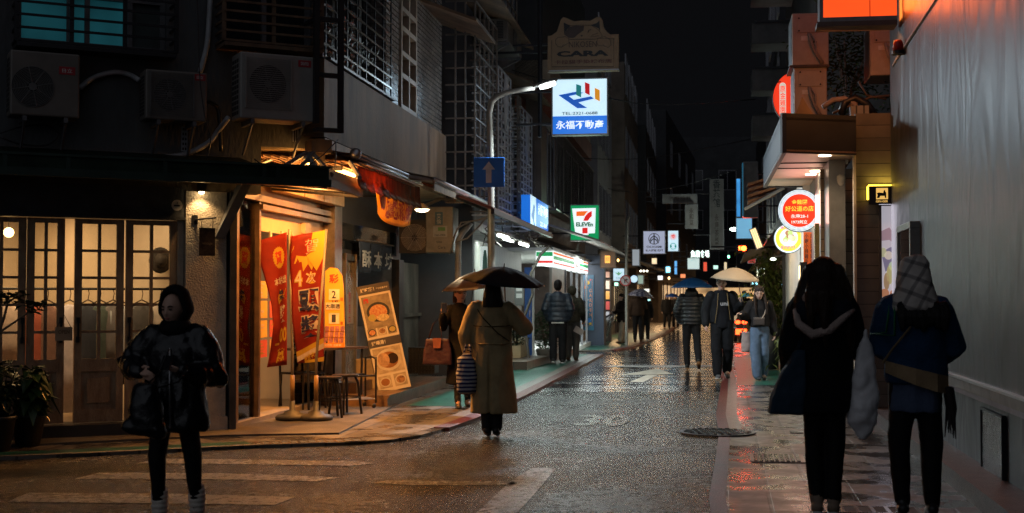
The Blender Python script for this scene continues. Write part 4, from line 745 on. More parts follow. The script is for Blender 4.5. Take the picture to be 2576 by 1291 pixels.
# --- banners on poles
def flag(name, label, base, top_px, bot_px, outline, cloth, Y):
    o = thing(name, label, 'flag', base, 0, 'flags before the lottery shop'); fr = facing(top_px[0], top_px[1], Y); fr.o = PT(top_px[0], top_px[1], Y)
    P = lambda x, y: fr.px(x, y)
    mb = MB(); tp = fr.hit(*top_px); mb.tube([base+V((0, 0, .04)), base+V((0, 0, .7)), tp], [.02, .017, .013], 8); mb.build('pole', mat('pole_white_plastic', (.2, .16, .11), .4), o, True)
    mb = MB(Matrix.Translation(base)); mb.lathe([(.19, 0), (.2, .03), (.17, .06), (.1, .075), (.09, .1), (.035, .115), (.03, .22)], n=20); mb.build('base', mat('grey_rubber_base', (.035, .03, .025), .6, 0, .3, 6), o, True)
    mb = MB(); mb.tube([base+V((0, 0, .22)), base+V((0, 0, .52))], .026); mb.build('sleeve', mat('amber_sleeve', (.40, .22, .06), .45), o, True)
    rows = []; n = 24
    for i in range(n+1):
        t = i/n; L, R, y0, y1 = outline(t); row = []
        for j in range(15):
            u = j/14; p = fr.hit(L+(R-L)*u, y0+(y1-y0)*u); row.append(p+fr.n*(.035*math.sin(u*5.5+t*4)*(1-u)+.02*math.sin(t*11+u*3)*(1-u)))
        rows.append(row)
    mb = MB(); mb.loft(rows, False, False); c = mb.build('cloth', cloth, o, True); s = c.modifiers.new('s', 'SOLIDIFY'); s.thickness = .003
    def place(mb2, off=.006):                          # bend flat artwork (0..1 across, 0..1 down) onto the cloth
        out = []
        for q in mb2.v:
            u, t = min(1, max(0, q.x)), min(1, max(0, q.y)); fi = t*n; i = min(n-1, int(fi)); fj = u*14; j = min(13, int(fj)); a = fi-i; b = fj-j
            p = rows[i][j]*(1-a)*(1-b)+rows[i+1][j]*a*(1-b)+rows[i][j+1]*(1-a)*b+rows[i+1][j+1]*a*b; out.append(p+fr.n*(off+q.z))
        mb2.v = out; return mb2
    return o, c, place
def art_text(s, cx, cy, w, h, bold=.02, z=0.):        # artwork space: x across, y down
    m = text_mb(s, Matrix.Identity(4), 0, 0, w, h, z=z, bold=bold); m.v = [V((cx+p.x, cy-p.y, p.z)) for p in m.v]; m.f = [tuple(reversed(f)) for f in m.f]; return m
def art_poly(pts, z=0.):
    m = MB()
    cx = sum(p[0] for p in pts)/len(pts); cy = sum(p[1] for p in pts)/len(pts); n = len(pts); vs = [(cx, cy, z)]+[(x, y, z) for x, y in pts]
    m.add(vs, [(0, i+1, (i+1) % n+1) for i in range(n)]); return m
def art_quad(x0, x1, ya0, ya1, yb0, yb1, z=0., n=10):  # band: left edge ya0..ya1, right edge yb0..yb1
    m = MB(); R = []
    for i in range(n+1): t = i/n; R.append([(x0+(x1-x0)*t, ya0+(yb0-ya0)*t, z), (x0+(x1-x0)*t, ya1+(yb1-ya1)*t, z)])
    m.loft(R, False, False); return m
FRED = thin(mat('flag_red_cloth', (.38, .03, .01), .6, 0, .2, 3), .3); FYEL = mat('flag_yellow_print', (.62, .36, .025), .6, 0, .06, 3); FPINK = mat('flag_pale_print', (.7, .55, .42), .6); FNAVY = mat('flag_navy_print', (.03, .03, .09), .6)
def lerp(t, *ps):
    for (t0, a), (t1, b) in zip(ps, ps[1:]):
        if t <= t1: return a+(b-a)*(t-t0)/(t1-t0)
    return ps[-1][1]
# right flag: yellow burst on red
b2 = G(795, 1057, .05); Yf = b2.y
o, c, pl = flag('promotion_flag', 'red and yellow lottery flag with a yellow burst, on the right pole', b2, (821, 577), (800, 1057), lambda t: (lerp(t, (0, 731), (.5, 734), (.8, 741), (1, 746)), lerp(t, (0, 818), (.3, 814), (1, 815)), lerp(t, (0, 596), (1, 915)), lerp(t, (0, 579), (1, 909))), FRED, Yf)
pl(art_poly([(0, 0), (1, 0), (1, .2), (.93, .23), (.9, .25), (.78, .3), (.7, .24), (.62, .29), (.5, .235), (.36, .29), (.33, .21), (.12, .22), (.2, .16), (.04, .13), (.13, .08), (0, .06)]), .005).build('burst_print', FYEL, c)
pl(art_text('賀', .63, .105, .42, .12, .05), .009).build('lettering', mat('flag_red_ink', (.6, .05, .02), .6), c); pl(art_text('賀', .63, .105, .38, .11, -.01), .012).build('lettering', FPINK, c)
pl(art_text('4', .22, .34, .24, .13, .06), .006).build('lettering', FYEL, c); pl(art_text('4', .22, .34, .2, .115, .0), .010).build('lettering', FPINK, c)
pl(art_text('次', .6, .345, .34, .095, .05), .006).build('lettering', FYEL, c); pl(art_text('次', .6, .345, .31, .085, .0), .010).build('lettering', FPINK, c)
for ch, y in (('頭', .52), ('獎', .72)):
    pl(art_text(ch, .55, y, .72, .185, .09), .006).build('lettering', FPINK, c); pl(art_text(ch, .55, y, .64, .165, .025), .011).build('lettering', FNAVY, c)
pl(art_quad(0, 1, .91, .95, .82, .86), .005).build('stripe', FYEL, c); pl(art_quad(0, 1, .95, .99, .86, .90), .005).build('stripe', FPINK, c); pl(art_quad(.3, 1, .985, 1., .965, 1.), .005).build('stripe', FYEL, c)
m = art_text('祝您中大獎', 0, 0, .66, .05, .02); m.v = [V((.6+p.x, .945+p.y-p.x*.1, p.z)) for p in m.v]; pl(m, .008).build('lettering', FYEL, c)
# left flag
b1 = G(735, 1056, .05); o, c, pl = flag('promotion_flag', 'creased all red lottery flag with a round yellow seal, on the left pole', b1, (727, 577), (735, 1056), lambda t: (lerp(t, (0, 640), (.25, 665), (.5, 684), (.68, 690), (.85, 680), (1, 668)), lerp(t, (0, 722), (1, 722)), lerp(t, (0, 610), (1, 925)), lerp(t, (0, 584), (1, 918))), FRED, b1.y)
pts = []; 
for i in range(44): r = 1 if i % 2 else .9; a = 2*math.pi*i/44; pts.append((.68+.22*r*math.cos(a), .17+.085*r*math.sin(a)))
pl(art_poly(pts), .005).build('seal_print', FYEL, c); pl(art_text('賀', .68, .17, .26, .1, .03), .009).build('lettering', MATS['flag_red_ink'], c)
pl(art_text('本站出', .66, .345, .6, .06, .02), .006).build('lettering', FPINK, c); pl(art_poly([(.42, .47), (.6, .41), (.95, .42), (.8, .47), (.95, .5), (.6, .5), (.45, .52)]), .005).build('burst_print', FYEL, c); pl(art_text('樂', .66, .455, .3, .08, .03), .009).build('lettering', FNAVY, c)
pl(art_text('獎', .7, .6, .4, .13, .02), .006).build('lettering', FPINK, c); pl(art_text('_00', .6, .77, .76, .13, .03), .006).build('lettering', FYEL, c); pl(art_text('萬', .66, .92, .4, .11, .03), .006).build('lettering', FYEL, c)
# --- folding table with lottery stand, stools, chair, trolley
tp = G(800, 1030, .05); tf = Fr((tp.x+.02, tp.y+.45), (SR.x*.5+SDIR.x*.87, SR.y*.5+SDIR.y*.87), .03)
th = .8
o = thing('folding_table', 'dark folding table behind the flag poles', 'table', tf.at(0, 0)); mb = MB(tf); mb.box(-.62, .5, th-.03, th, -.3, .3); mb.build('tabletop', mat('dark_table_top', (.07, .05, .04), .35), o)
for sx in (-.55, .43):
    for sz in (-.26, .26): mb = MB(tf); mb.tube([(sx, th-.03, sz), (sx*.95, 0, sz)], .016, 8); mb.build('leg', IRON, o)
sp = PT(842, 909, tp.y+.35); sf = Fr((sp.x, sp.y), (SR.x, SR.y), .03+th); o = thing('lottery_stand', 'orange yellow lottery jackpot stand with number cards on the table', 'display stand', sf.at(0, 0)); ww = 52*sp.y/F; hh = 200*sp.y/F
pts = [(-ww*.5, 0), (ww*.5, 0), (ww*.42, hh*.75), (ww*.35, hh*.9), (ww*.1, hh*.99), (-ww*.25, hh), (-ww*.5, hh*.95)]
b = MB(sf).prism(pts, -.02, 0).build('board', mat('orange_yellow_card', (.75, .36, .04), .45, 0, .08, 3), o); LTD = mat('dark_ink', (.04, .04, .05), .5); WC = mat('white_card', (.65, .6, .5), .5)
for s_, y in (('2', .66), ('1', .36)): MB(sf).box(-ww*.3, ww*.22, hh*y-.07, hh*y+.07, 0, .006).build('number_card', WC, b); lettering(b, s_, sf, -ww*.05, hh*y, .055, .1, LTD, z=.008, bold=.02); lettering(b, '億', sf, ww*.34, hh*y-.06, .04, .045, mat('ink_red_brown', (.3, .08, .02), .5), z=.006)
lettering(b, '彩', sf, -ww*.05, hh*.86, .13, .12, MATS['flag_red_ink'], z=.006, bold=.03); MB(sf).box(-ww*.45, ww*.25, hh*.47, hh*.56, 0, .005).build('number_card', WC, b); lettering(b, '大樂透', sf, -ww*.1, hh*.515, .2, .06, LTD, z=.008, bold=.02); lettering(b, '6/49', sf, 0, hh*.575, .08, .03, LTD, z=.004)
mb = MB(sf)
for i in range(4):
    for j in range(3): mb.box(-ww*.5+i*ww*.25+.008, -ww*.5+(i+1)*ww*.25-.008, .06+j*.075, .125+j*.075, .0+.03*(2-j), .012+.03*(2-j))
mb.build('scratch_cards', mat('scratch_card_print', (.5, .22, .2), .35, 0, .1, 22, col2=(.12, .05, .12)), o); MB(sf).box(-ww*.5, ww*.55, 0, .055, .08, .09).build('front_strip', mat('strip_orange', (.6, .2, .03), .45), o); lettering(o, '刮刮樂 吉時樂', sf, 0, .028, ww*.85, .032, WC, z=.0925)
STB = mat('black_stool_metal', (.03, .027, .026), .3, .4, .2, 6)
def stool(label, p, rz):
    o = thing('stool', label, 'stool', p, rz, 'black stools before the lottery shop'); M = ROOTM[o.name]; mb = MB(M); mb.disc((0, 0, .46), .165, 26, .485); mb.build('seat', STB, o, bevel=.008)
    for i in range(4): a = math.pi/4+i*math.pi/2; mb = MB(M); mb.tube([(.12*math.cos(a), .12*math.sin(a), .46), (.155*math.cos(a), .155*math.sin(a), .38), (.2*math.cos(a), .2*math.sin(a), 0)], .016, 8); mb.build('leg', STB, o, True)
    mb = MB(M); mb.ring((0, 0), .165, .18, .2, .215, 24); mb.build('foot_ring', STB, o); return o
p1 = G(822, 1052, .05); stool('round black metal stool directly behind the right flag base', V((p1.x, p1.y+.12, .05)), .3); p2 = G(862, 1046, .05); stool('round black metal stool nearest the trolley', V((p2.x, p2.y+.25, .05)), .8)
p3 = G(755, 1030, .05); o = thing('metal_chair', 'dark tube framed chair at the table behind the left flag pole', 'chair', (p3.x, p3.y+.2, .05), -.6); M = ROOTM[o.name]; mb = MB(M); mb.box(-.2, .2, -.2, .2, .44, .47); mb.build('seat', STB, o, bevel=.01)
for sx in (-.19, .19):
    for sy in (-.19, .19): mb = MB(M); mb.tube([(sx, sy, .44), (sx*1.1, sy*1.12, 0)], .013, 8); mb.build('leg', STB, o)
mb = MB(M); mb.tube([(-.19, .19, .45), (-.19, .25, .85), (.19, .25, .85), (.19, .19, .45)], .014, 8); mb.tube([(-.19, .23, .68), (.19, .23, .68)], .012); mb.build('backrest', STB, o, True)
p4 = G(905, 1028, .05); o = thing('tube_trolley', 'black tubular trolley with a wire shelf beside the deck', 'trolley', (p4.x-.1, p4.y+.1, .05), 0.); M = Matrix.Translation((p4.x-.12, p4.y+.12, .05)) @ Matrix.Rotation(.45, 4, 'Z')
mb = MB(M)
for y in (-.2, .2): mb.tube([(.26, y, .07), (.26, y, .62), (.26, y, .66)], .014, 8)
mb.tube([(.26, -.2, .64), (.26, 0, .66), (.26, .2, .64)], .014, 8); mb.tube([(-.26, -.2, .42), (.26, -.2, .42)], .012); mb.tube([(-.26, .2, .42), (.26, .2, .42)], .012)
for y in (-.2, .2): mb.tube([(-.26, y, .07), (-.26, y, .45)], .014, 8)
mb.build('frame', STB, o, True); mb = MB(M)
for k in range(9): y = -.2+k*.05; mb.tube([(-.26, y, .12), (.26, y, .12)], .005, 5)
for x in (-.26, 0, .26): mb.tube([(x, -.2, .12), (x, .2, .12)], .007, 5)
mb.build('shelf', STEEL, o)
for x in (-.24, .24):
    for y in (-.18, .18): mb = MB(M); mb.ball((x, y, .03), (.03, .012, .03), 12, 8); mb.build('castor', BLACK, o, True)
# --- alley beside the noodle shop
ALW = mat('grimy_concrete_wall', (.085, .07, .055), .6, 0, .55, 1.6, .4, 25, stretch=(1.2, 1.2, .5)); e0, e1 = x10+.05, LF.X(1200)
o = MB(LF).box(e0, e1, 0, 2.1, -.3, -.12).build('alley_wall', ALW); tag(o, 'grimy stained concrete wall between the noodle shop and the red roofed shack', 'wall')
mb = MB(LF); mb.box(e0, e1, 1.14, 1.2, -.12, -.06); mb.build('ledge', ALW, o)
o = MB(LF).box(e0, e1, 2.75, 3.3, -.4, -.15).build('alley_lintel', mat('dark_lintel', (.05, .045, .04), .6, 0, .3, 2)); tag(o, 'dark concrete beam over the alley opening', 'beam')
q = PT(1105, 578, 22.2); fr = Fr((q.x, q.y), (SR.x, SR.y), q.z); w_, h_ = 70*22.2/F, 116*22.2/F; o = thing('vent_cabinet', 'tall white metal cabinet with small stickers fixed over the alley', 'cabinet', fr.at(0, -h_/2))
MB(fr).box(-w_/2, w_/2, -h_/2, h_/2, -.5, 0).build('body', mat('dirty_white_cabinet', (.30, .27, .22), .5, 0, .25, 3), o, bevel=.015); s1 = MB(fr).box(-.07, .06, .08, .29, 0, .004).build('sticker', mat('teal_sticker', (.05, .14, .2), .5), o); lettering(s1, '艾倫', fr, -.005, .18, .08, .17, mat('pale_letters', (.5, .5, .45), .5), z=.006, vertical=True)
s2 = MB(fr).box(-.1, .13, -.12, .06, 0, .004).build('sticker', mat('pale_sticker', (.42, .42, .4), .5), o); lettering(s2, '2365-0900', fr, .01, -.09, .19, .035, LTD, z=.006); MB(fr).box(-.02, .1, -.02, .04, .004, .006).build('print', mat('green_print', (.1, .3, .08), .5), s2)
lettering(o, 'tite', fr, 0, -.2, .1, .04, LTD, z=.003); lettering(o, 'Cara', fr, .04, -.29, .13, .05, LTD, z=.003)
q = PT(1040, 598, 22.6); fr = Fr((q.x, q.y), (SR.x, SR.y), q.z); o = thing('exhaust_fan', 'dark exhaust fan box with a round wire guard over the alley', 'fan', fr.at(0, -.25)); MB(fr).box(-.25, .23, -.26, .3, -.4, -.02).build('housing', mat('dark_housing', (.035, .03, .028), .5), o); mb = MB(fr)
for k in range(3, 12): mb.ring((.02, .0), .02*k, .02*k+.005, 0, .006, 24)
for k in range(6): a = k*math.pi/3; mb.tube([(.02, 0, .003), (.02+.24*math.cos(a), .24*math.sin(a), .003)], .004, 4)
mb.build('guard', STEEL, o)
q = PT(1062, 527, 19.5); o = thing('alley_lamp', 'bright round lamp under a white dish above the alley', 'lamp', q); mb = MB(Matrix.Translation(q)); mb.lathe([(.02, .09), (.05, .07), (.12, .02), (.125, .0), (.115, .0), (.03, .05)], n=20); mb.build('shade', WHITEP, o, True); mb = MB(Matrix.Translation(q)); mb.ball((0, 0, -.005), (.1, .1, .035)); mb.build('bulb', emat('warm_white_lamp', (1, .78, .45), 30), o, True)
mb = MB(); mb.tube([q+V((0, 0, .09)), q+V((-.2, .1, .2)), LF.at(LF.Mi.__matmul__(q).x, q.z+.2, 0)], .012, 6); mb.build('arm', IRON, o); lamp('alley_lamp_light', 'POINT', q-V((0, 0, .07)), 22, (1, .74, .42), .06, None, o)
q = PT(1059, 890, 23.2); fr = Fr((LS(-4.95, 23).x, 23), (SR.x, SR.y), 0.19); o = thing('wire_crate', 'dark plastic mesh crate standing at the end of the deck', 'crate', fr.at(.15, 0)); mb = MB(fr)
for k in range(9): x = k*.055; mb.box(x-.006, x+.006, 0, .44, -.006, .006)
for k in range(8): y = k*.062; mb.box(0, .44, y-.006, y+.006, -.006, .006)
mb.build('front_mesh', BLACK, o); MB(fr).box(-.01, .45, 0, .44, -.36, -.012).build('body', mat('dark_crate', (.02, .02, .02), .6), o)
mb = MB(); P_ = [PT(1152, 1000, 22.3), PT(1152, 700, 22.3), PT(1153, 605, 22.3), PT(1162, 588, 22.3), PT(1185, 560, 22.3)]; P_[0].z = 0; mb.tube(P_, .05, 10); o = tag(mb.build('bent_pipe', PVC, smooth=True), 'thick grey pipe rising beside the alley and bending towards the red roof', 'pipe')
for i, pts in enumerate(([(1140, 600), (1160, 560), (1200, 555), (1228, 545)], [(1145, 610), (1175, 600), (1205, 570), (1222, 550)], [(1130, 640), (1150, 575), (1180, 558)])):
    mb = MB(); mb.tube([PT(x, y, 22.1) for x, y in pts], .014, 6); tag(mb.build('cable', mat('pale_cable', (.3, .27, .24), .5), smooth=True), ['pale cable from the cabinet to the awning end', 'second pale cable drooping below the awning', 'pale cable beside the bent pipe'][i], 'cable')
# pots at the left edge
LEAF = mat('glossy_leaf', (.045, .085, .022), .3, 0, .4, 5); LEAFD = mat('dark_leaf', (.016, .032, .012), .4, 0, .3, 5); POTM = mat('dark_pot', (.02, .022, .022), .5)
def leafq(mb, p, d, L, w, droop=.35):                 # one folded leaf
    d = d.normalized(); s = d.cross(V((0, 0, 1)));  s = s.normalized() if s.length > .01 else V((1, 0, 0)); a = p; b = p+d*L*.5+V((0, 0, .04*L)); c = p+d*L-V((0, 0, droop*L))
    mb.add([a, b-s*w, c, b+s*w, b-V((0, 0, .02))], [(0, 1, 4), (1, 2, 4), (2, 3, 4), (3, 0, 4)])
def potplant(name, label, p, R, H, n, L, wd, m, stems=8, seed=1, zpot=.35, rp=.16):
    random.seed(seed); o = thing(name, label, 'plant', p); M = Matrix.Translation(p); mb = MB(M); mb.lathe([(rp*.7, 0), (rp, zpot), (rp*1.08, zpot), (rp*1.08, zpot+.03), (rp*.95, zpot+.03), (rp*.9, zpot-.02), (.01, zpot-.03)], n=18); mb.build('pot', POTM, o, True)
    mb = MB(M); st = MB(M)
    for i in range(stems):
        a = random.uniform(0, 6.28); t = random.uniform(.2, 1); q = V((R*.55*t*math.cos(a), R*.55*t*math.sin(a), zpot+H*random.uniform(.45, .95))); st.tube([(0, 0, zpot), q*.5+V((0, 0, zpot*.5+.05)), q], .006, 5)
        for k in range(n//stems):
            f = random.uniform(.2, 1.); b = random.uniform(0, 6.28); leafq(mb, V((0, 0, zpot*(1-f)))+q*f, V((math.cos(b), math.sin(b), random.uniform(-.4, .6))), L*random.uniform(.6, 1.2), wd*random.uniform(.7, 1.2), random.uniform(.1, .7))
    st.build('stem', mat('green_stem', (.05, .06, .03), .5), o); mb.build('leaves', m, o); return o
p = G(70, 1122, .03); potplant('potted_plant', 'leafy green pot plant beside the shop door at the left', V((p.x, p.y, .03)), .36, .55, 210, .2, .06, LEAF, 14, 3, .28)
p = G(10, 1135, .03); potplant('potted_plant', 'dark bushy pot plant at the left edge of the picture', V((p.x-.06, p.y, .03)), .3, .65, 200, .13, .045, LEAFD, 12, 5, .3)
p = G(-25, 1130, .03); o = thing('potted_tree', 'slender potted tree with dark oval leaves reaching in from the left', 'tree', V((p.x, p.y, .03))); M = Matrix.Translation((p.x, p.y, .03)); mb = MB(M); mb.lathe([(.12, 0), (.17, .35), (.18, .36), (.01, .36)], n=16); mb.build('pot', POTM, o, True); fr = facing(0, 800, p.y); mb = MB(); lv = MB(); random.seed(11)
Q = lambda x, y: fr.hit(x, y)
for pts in ([(-25, 1040), (-10, 850), (5, 832), (30, 815), (66, 790), (85, 770)], [(-10, 860), (10, 800), (20, 760), (45, 745)], [(-20, 900), (-8, 800), (2, 765), (0, 742)]):
    P_ = [Q(*q) for q in pts]; mb.tube(P_, [.016-.002*i for i in range(len(P_))], 6)
for (x, y, k) in ((85, 765, 16), (60, 760, 12), (45, 742, 14), (10, 748, 12), (90, 785, 10), (105, 765, 10), (30, 755, 10), (-5, 740, 10)):
    c_ = Q(x, y)
    for i in range(k): a = random.uniform(0, 6.28); leafq(lv, c_+V((random.uniform(-.03, .03), random.uniform(-.04, .04), random.uniform(-.03, .03))), V((math.cos(a), math.sin(a), random.uniform(-.3, .5))), random.uniform(.07, .13), .025, .2)
mb.build('trunk', mat('grey_bark', (.10, .08, .06), .7), o); lv.build('crown', LEAFD, o)
# ================================================================ street lamp and one-way sign
ply = 22.
b = G(1236, 985, .03); ply = b.y
o = thing('street_lamp', 'tall grey street lamp with a curved arm and bright white head', 'street lamp', b)
pts = [b]+[PT(x, y, ply) for x, y in ((1236, 700), (1235, 420), (1232, 330), (1230, 285), (1237, 256), (1252, 242), (1275, 233), (1310, 226), (1345, 221))]
mb = MB(); mb.tube(pts, [.065, .06, .055, .05, .05, .048, .045, .042, .04, .036], 12); mb.build('pole', mat('grey_painted_pole', (.30, .29, .25), .4, .2, .2, 6), o, True)
hp = [PT(x, y, ply) for x, y in ((1340, 222), (1358, 219), (1396, 207), (1402, 203))]
mb = MB(); mb.tube([p+V((0, 0, .03)) for p in hp], [.04, .075, .08, .03], 10, flat=.5); mb.build('lamp_head', mat('lamp_casing', (.25, .25, .25), .4, .3), o, True)
mb = MB(); mb.tube([hp[1]-V((0, .02, .012)), (hp[1]+hp[2])/2-V((0, .03, .02)), hp[2]-V((0, .02, .012))], [.055, .07, .055], 10, flat=.55); mb.build('lens', emat('white_led', (.93, 1, .95), 60), o, True)
lc = (hp[1]+hp[2])/2-V((0, .05, .1)); lamp('street_lamp_light', 'SPOT', lc, 1500, (.80, .92, 1), .09, (.3, -.12, -1), o, 146); lamp('street_lamp_glare', 'POINT', lc+V((0, 0, -.02)), 32, (.80, .92, 1), .08, None, o); lamp('street_lamp_side_light', 'AREA', lc+V((.05, -.1, .05)), 50, (.80, .92, 1), .2, (.8, -.7, -.12), o)
def oneway(q0, q1, Y):
    o = thing('one_way_sign', 'blue rectangular sign with a white upward arrow fixed to the lamp post', 'traffic sign', PT((q0[0]+q1[0])/2, q1[1], Y)); fr = facing((q0[0]+q1[0])/2, (q0[1]+q1[1])/2, Y, .06); w_ = (q1[0]-q0[0])*Y/F; h_ = (q1[1]-q0[1])*Y/F
    pl = MB(fr).box(-w_/2, w_/2, -h_/2, h_/2, -.02, 0).build('plate', mat('sign_blue', (.01, .11, .42), .4, 0, .12, 3), o, bevel=.006); a = h_*.5
    mb = MB(fr); mb.add([(x*a, y*a, .004) for x, y in ((-.2, -.72), (.17, -.72), (.17, .18), (.42, .18), (-.01, .72), (-.45, .18), (-.2, .18))], [(0, 1, 2, 3, 4, 5, 6)]); mb.build('arrow', mat('sign_white', (.42, .44, .46), .4), pl)
    mb = MB(fr)
    for y in (-.25, .25): mb.box(-.09, .05, y*h_-.015, y*h_+.015, -.1, -.02)
    mb.build('clamp', STEEL, o)
oneway((1191, 396), (1269, 471), ply-.12)
# ================================================================ right side: grey wall, timber clad shop, restaurant canopy
def wallmat():
    m = mat('grey_rippled_wall', (.034, .041, .051), .42, 0, .3, .8, 0, spec=.45, stretch=(1, 1, .4)); nt = m.node_tree; b = nt.nodes['Principled BSDF']
    tc = nt.nodes.new('ShaderNodeTexCoord'); mp = nt.nodes.new('ShaderNodeMapping'); mp.inputs['Scale'].default_value = (1, 1, .42); nt.links.new(tc.outputs['Object'], mp.inputs[0])
    n = nt.nodes.new('ShaderNodeTexNoise'); n.inputs['Scale'].default_value = 1.25; n.inputs['Detail'].default_value = 2; n.inputs['Distortion'].default_value = 1.8; nt.links.new(mp.outputs[0], n.inputs['Vector'])
    n2 = nt.nodes.new('ShaderNodeTexNoise'); n2.inputs['Scale'].default_value = 26; n2.inputs['Detail'].default_value = 3; nt.links.new(mp.outputs[0], n2.inputs['Vector'])
    mu = nt.nodes.new('ShaderNodeMath'); mu.operation = 'MULTIPLY_ADD'; mu.inputs[1].default_value = .025; nt.links.new(n2.outputs[0], mu.inputs[0]); nt.links.new(n.outputs[0], mu.inputs[2])
    bp = nt.nodes.new('ShaderNodeBump'); bp.inputs['Strength'].default_value = .55; bp.inputs['Distance'].default_value = .06; nt.links.new(mu.outputs[0], bp.inputs['Height']); nt.links.new(bp.outputs[0], b.inputs['Normal'])
    return m
GW = wallmat(); xf = RW.X(2250)
rb = thing('grey_wall_building', 'grey rendered wall with rippled paint filling the right of the street', 'building', RW.at(xf, 0))
lz = RW.Z(2385, 932)
mb = MB(RW); mb.box(xf, 18, .1, lz-.1, -.3, 0); mb.box(xf, 18, lz-.1, 9, -.3, .03); mb.build('wall', GW, rb)
mb = MB(RW); mb.box(xf, 18, lz-.02, lz+.0, .03, .075); mb.build('drip_strip', STEEL, rb); mb = MB(RW); mb.box(xf, 18, lz-.1, lz-.02, .03, .06); mb.build('ledge', mat('beige_ledge', (.22, .18, .15), .55, 0, .3, 4), rb); mb = MB(RW); mb.box(xf, 18, lz-.145, lz-.1, 0., .045); mb.build('ledge_trim', mat('mauve_trim', (.20, .15, .19), .4, 0, .3, 4), rb)
a, b_, c, d = RW.X(2474), RW.X(2526), RW.Z(2500, 1215), RW.Z(2500, 1040); h = MB(RW).box(a, b_, c, d, 0, .025).build('hatch', mat('dented_hatch', (.10, .10, .10), .25, .7, .6, 9, .5, 12), rb, bevel=.006)
mb = MB(RW); mb.box(a-.02, a, c-.02, d+.02, 0, .035); mb.box(b_, b_+.02, c-.02, d+.02, 0, .035); mb.box(a, b_, d, d+.02, 0, .035); mb.box(a, b_, c-.02, c, 0, .035); mb.build('frame', IRON, h)
mb = MB(RW); p0 = RW.px(2250, 165, .02); p1 = RW.px(2358, 0, .02); mb.tube([(p0[0], p0[1], .03), (p0[0]+.9*(p1[0]-p0[0])*.5, p0[1]+(p1[1]-p0[1])*.46, .04), (p1[0], p1[1], .03), (p1[0]+2, p1[1]+.3, .03)], .02, 6); mb.build('wall_conduit', mat('painted_conduit', (.2, .19, .18), .5), rb)
# seam step: the upper render stands slightly proud
q = RW.px(2259, 115, .1); o = thing('siren_lamp', 'small red siren lamp at the edge of the grey wall', 'lamp', RW.at(q[0], q[1], .1)); M = Matrix.Translation(RW.at(q[0], q[1], .1)); mb = MB(M); mb.lathe([(.06, -.06), (.055, .03), (.04, .06), (.01, .065)], n=18); mb.build('dome', mat('red_plastic_dome', (.35, .02, .02), .3), o, True); mb = MB(M); mb.lathe([(.068, -.1), (.068, -.06)], n=18); mb.box(-.02, .12, -.02, .02, -.1, -.08); mb.build('base', BLACK, o)
# long glazed display case on the wall
n_ = .13; a, b_ = RW.X(2256, n_), RW.X(2290, n_); zt_ = RW.Z(2290, 556, n_); o = thing('display_case', 'aluminium framed glazed display case fixed along the grey wall', 'display case', RW.at(b_, 1.2, n_))
mb = MB(RW)
mb.box(a, b_, zt_-.07, zt_, 0, n_); mb.box(a, b_, .9, .97, 0, n_); mb.box(b_-.06, b_, .97, zt_-.07, 0, n_); mb.box(a, a+.06, .97, zt_-.07, 0, n_); mb.build('frame', mat('dull_aluminium', (.22, .21, .2), .35, .5, .2, 4), o, bevel=.004); MB(RW).box(a+.06, b_-.06, .97, zt_-.07, n_-.03, n_-.02).build('pane', mat('dark_case_glass', (.03, .03, .03), .06), o)
# timber clad shop end wall facing the camera
GP = brickmat('grey_timber_planks', (.13, .115, .10), (.085, .075, .068), (.03, .027, .025), 1.1, .155, .006, .5, .35, plane='XZ', var=.5)
BP = brickmat('beige_timber_planks', (.50, .36, .22), (.38, .27, .16), (.12, .08, .05), .9, .16, .006, .45, .35, plane='XZ', var=.35)
YE = 16.35; pe = PT(2155, 700, YE); ef = Fr((pe.x, pe.y), (SR.x, SR.y)); ew = ef.X(2262)+.3
sh = thing('timber_shop', 'narrow shop clad in grey and beige timber planks beyond the grey wall', 'building', ef.at(0, 0))
ztop = ef.Z(2200, 285); mb = MB(ef); mb.box(0, ew, .03, ztop, -.12, 0); mb.build('grey_cladding', GP, sh)
mb = MB(ef); mb.box(-.03, .0, .03, ef.Z(2150, 388), -.1, .03); mb.build('trim', mat('pale_trim', (.4, .34, .27), .45), sh)
YB = 17.7; pb = PT(2066, 700, YB); bf = Fr((pb.x, pb.y), (SR.x, SR.y)); bw_ = bf.X(2160); mb = MB(bf); bz = bf.Z(2100, 425); mb.box(0, bw_*.55, .03, bz, -.1, 0); mb.box(bw_*.55, bw_+.2, .03, bz, -.16, -.05); mb.build('beige_cladding', BP, sh)
mb = MB(bf); mb.box(-.08, -.02, .9, 2.45, -.1, .02); mb.build('brass_edge', mat('brushed_brass', (.65, .42, .14), .25, .85, .2, 6), sh)
# small black light box with gold emblem
fr = facing(2218, 490, YE-.16); a, b_, c, d = fr.px(2182, 0)[0], fr.px(2254, 0)[0], fr.Z(2218, 514), fr.Z(2218, 468)
o = thing('emblem_sign', 'small black box sign with a gold animal emblem, edged with yellow light', 'sign', fr.at(0, c)); bx = MB(fr).box(a, b_, c, d, -.1, 0).build('box', mat('black_acrylic', (.01, .01, .012), .25), o); GOLD = emat('gold_glow', (1, .62, .16), .7); YG = emat('yellow_edge_glow', (1, .66, .05), 5)
MB(fr).box(a-.0, b_, d+.003, d+.018, -.08, -.02).build('edge_light', YG, o); MB(fr).box(a-.016, a-.003, c+.06, d, -.08, -.02).build('edge_light', YG, o)
u = b_-a; MB(fr).box(a+u*.25, a+u*.66, c+.06, d-.025, .0, .004).build('emblem_panel', GOLD, bx); BK = MATS['black_acrylic']; mb = MB(fr); cx = a+u*.45; cy = (c+d)/2+.02
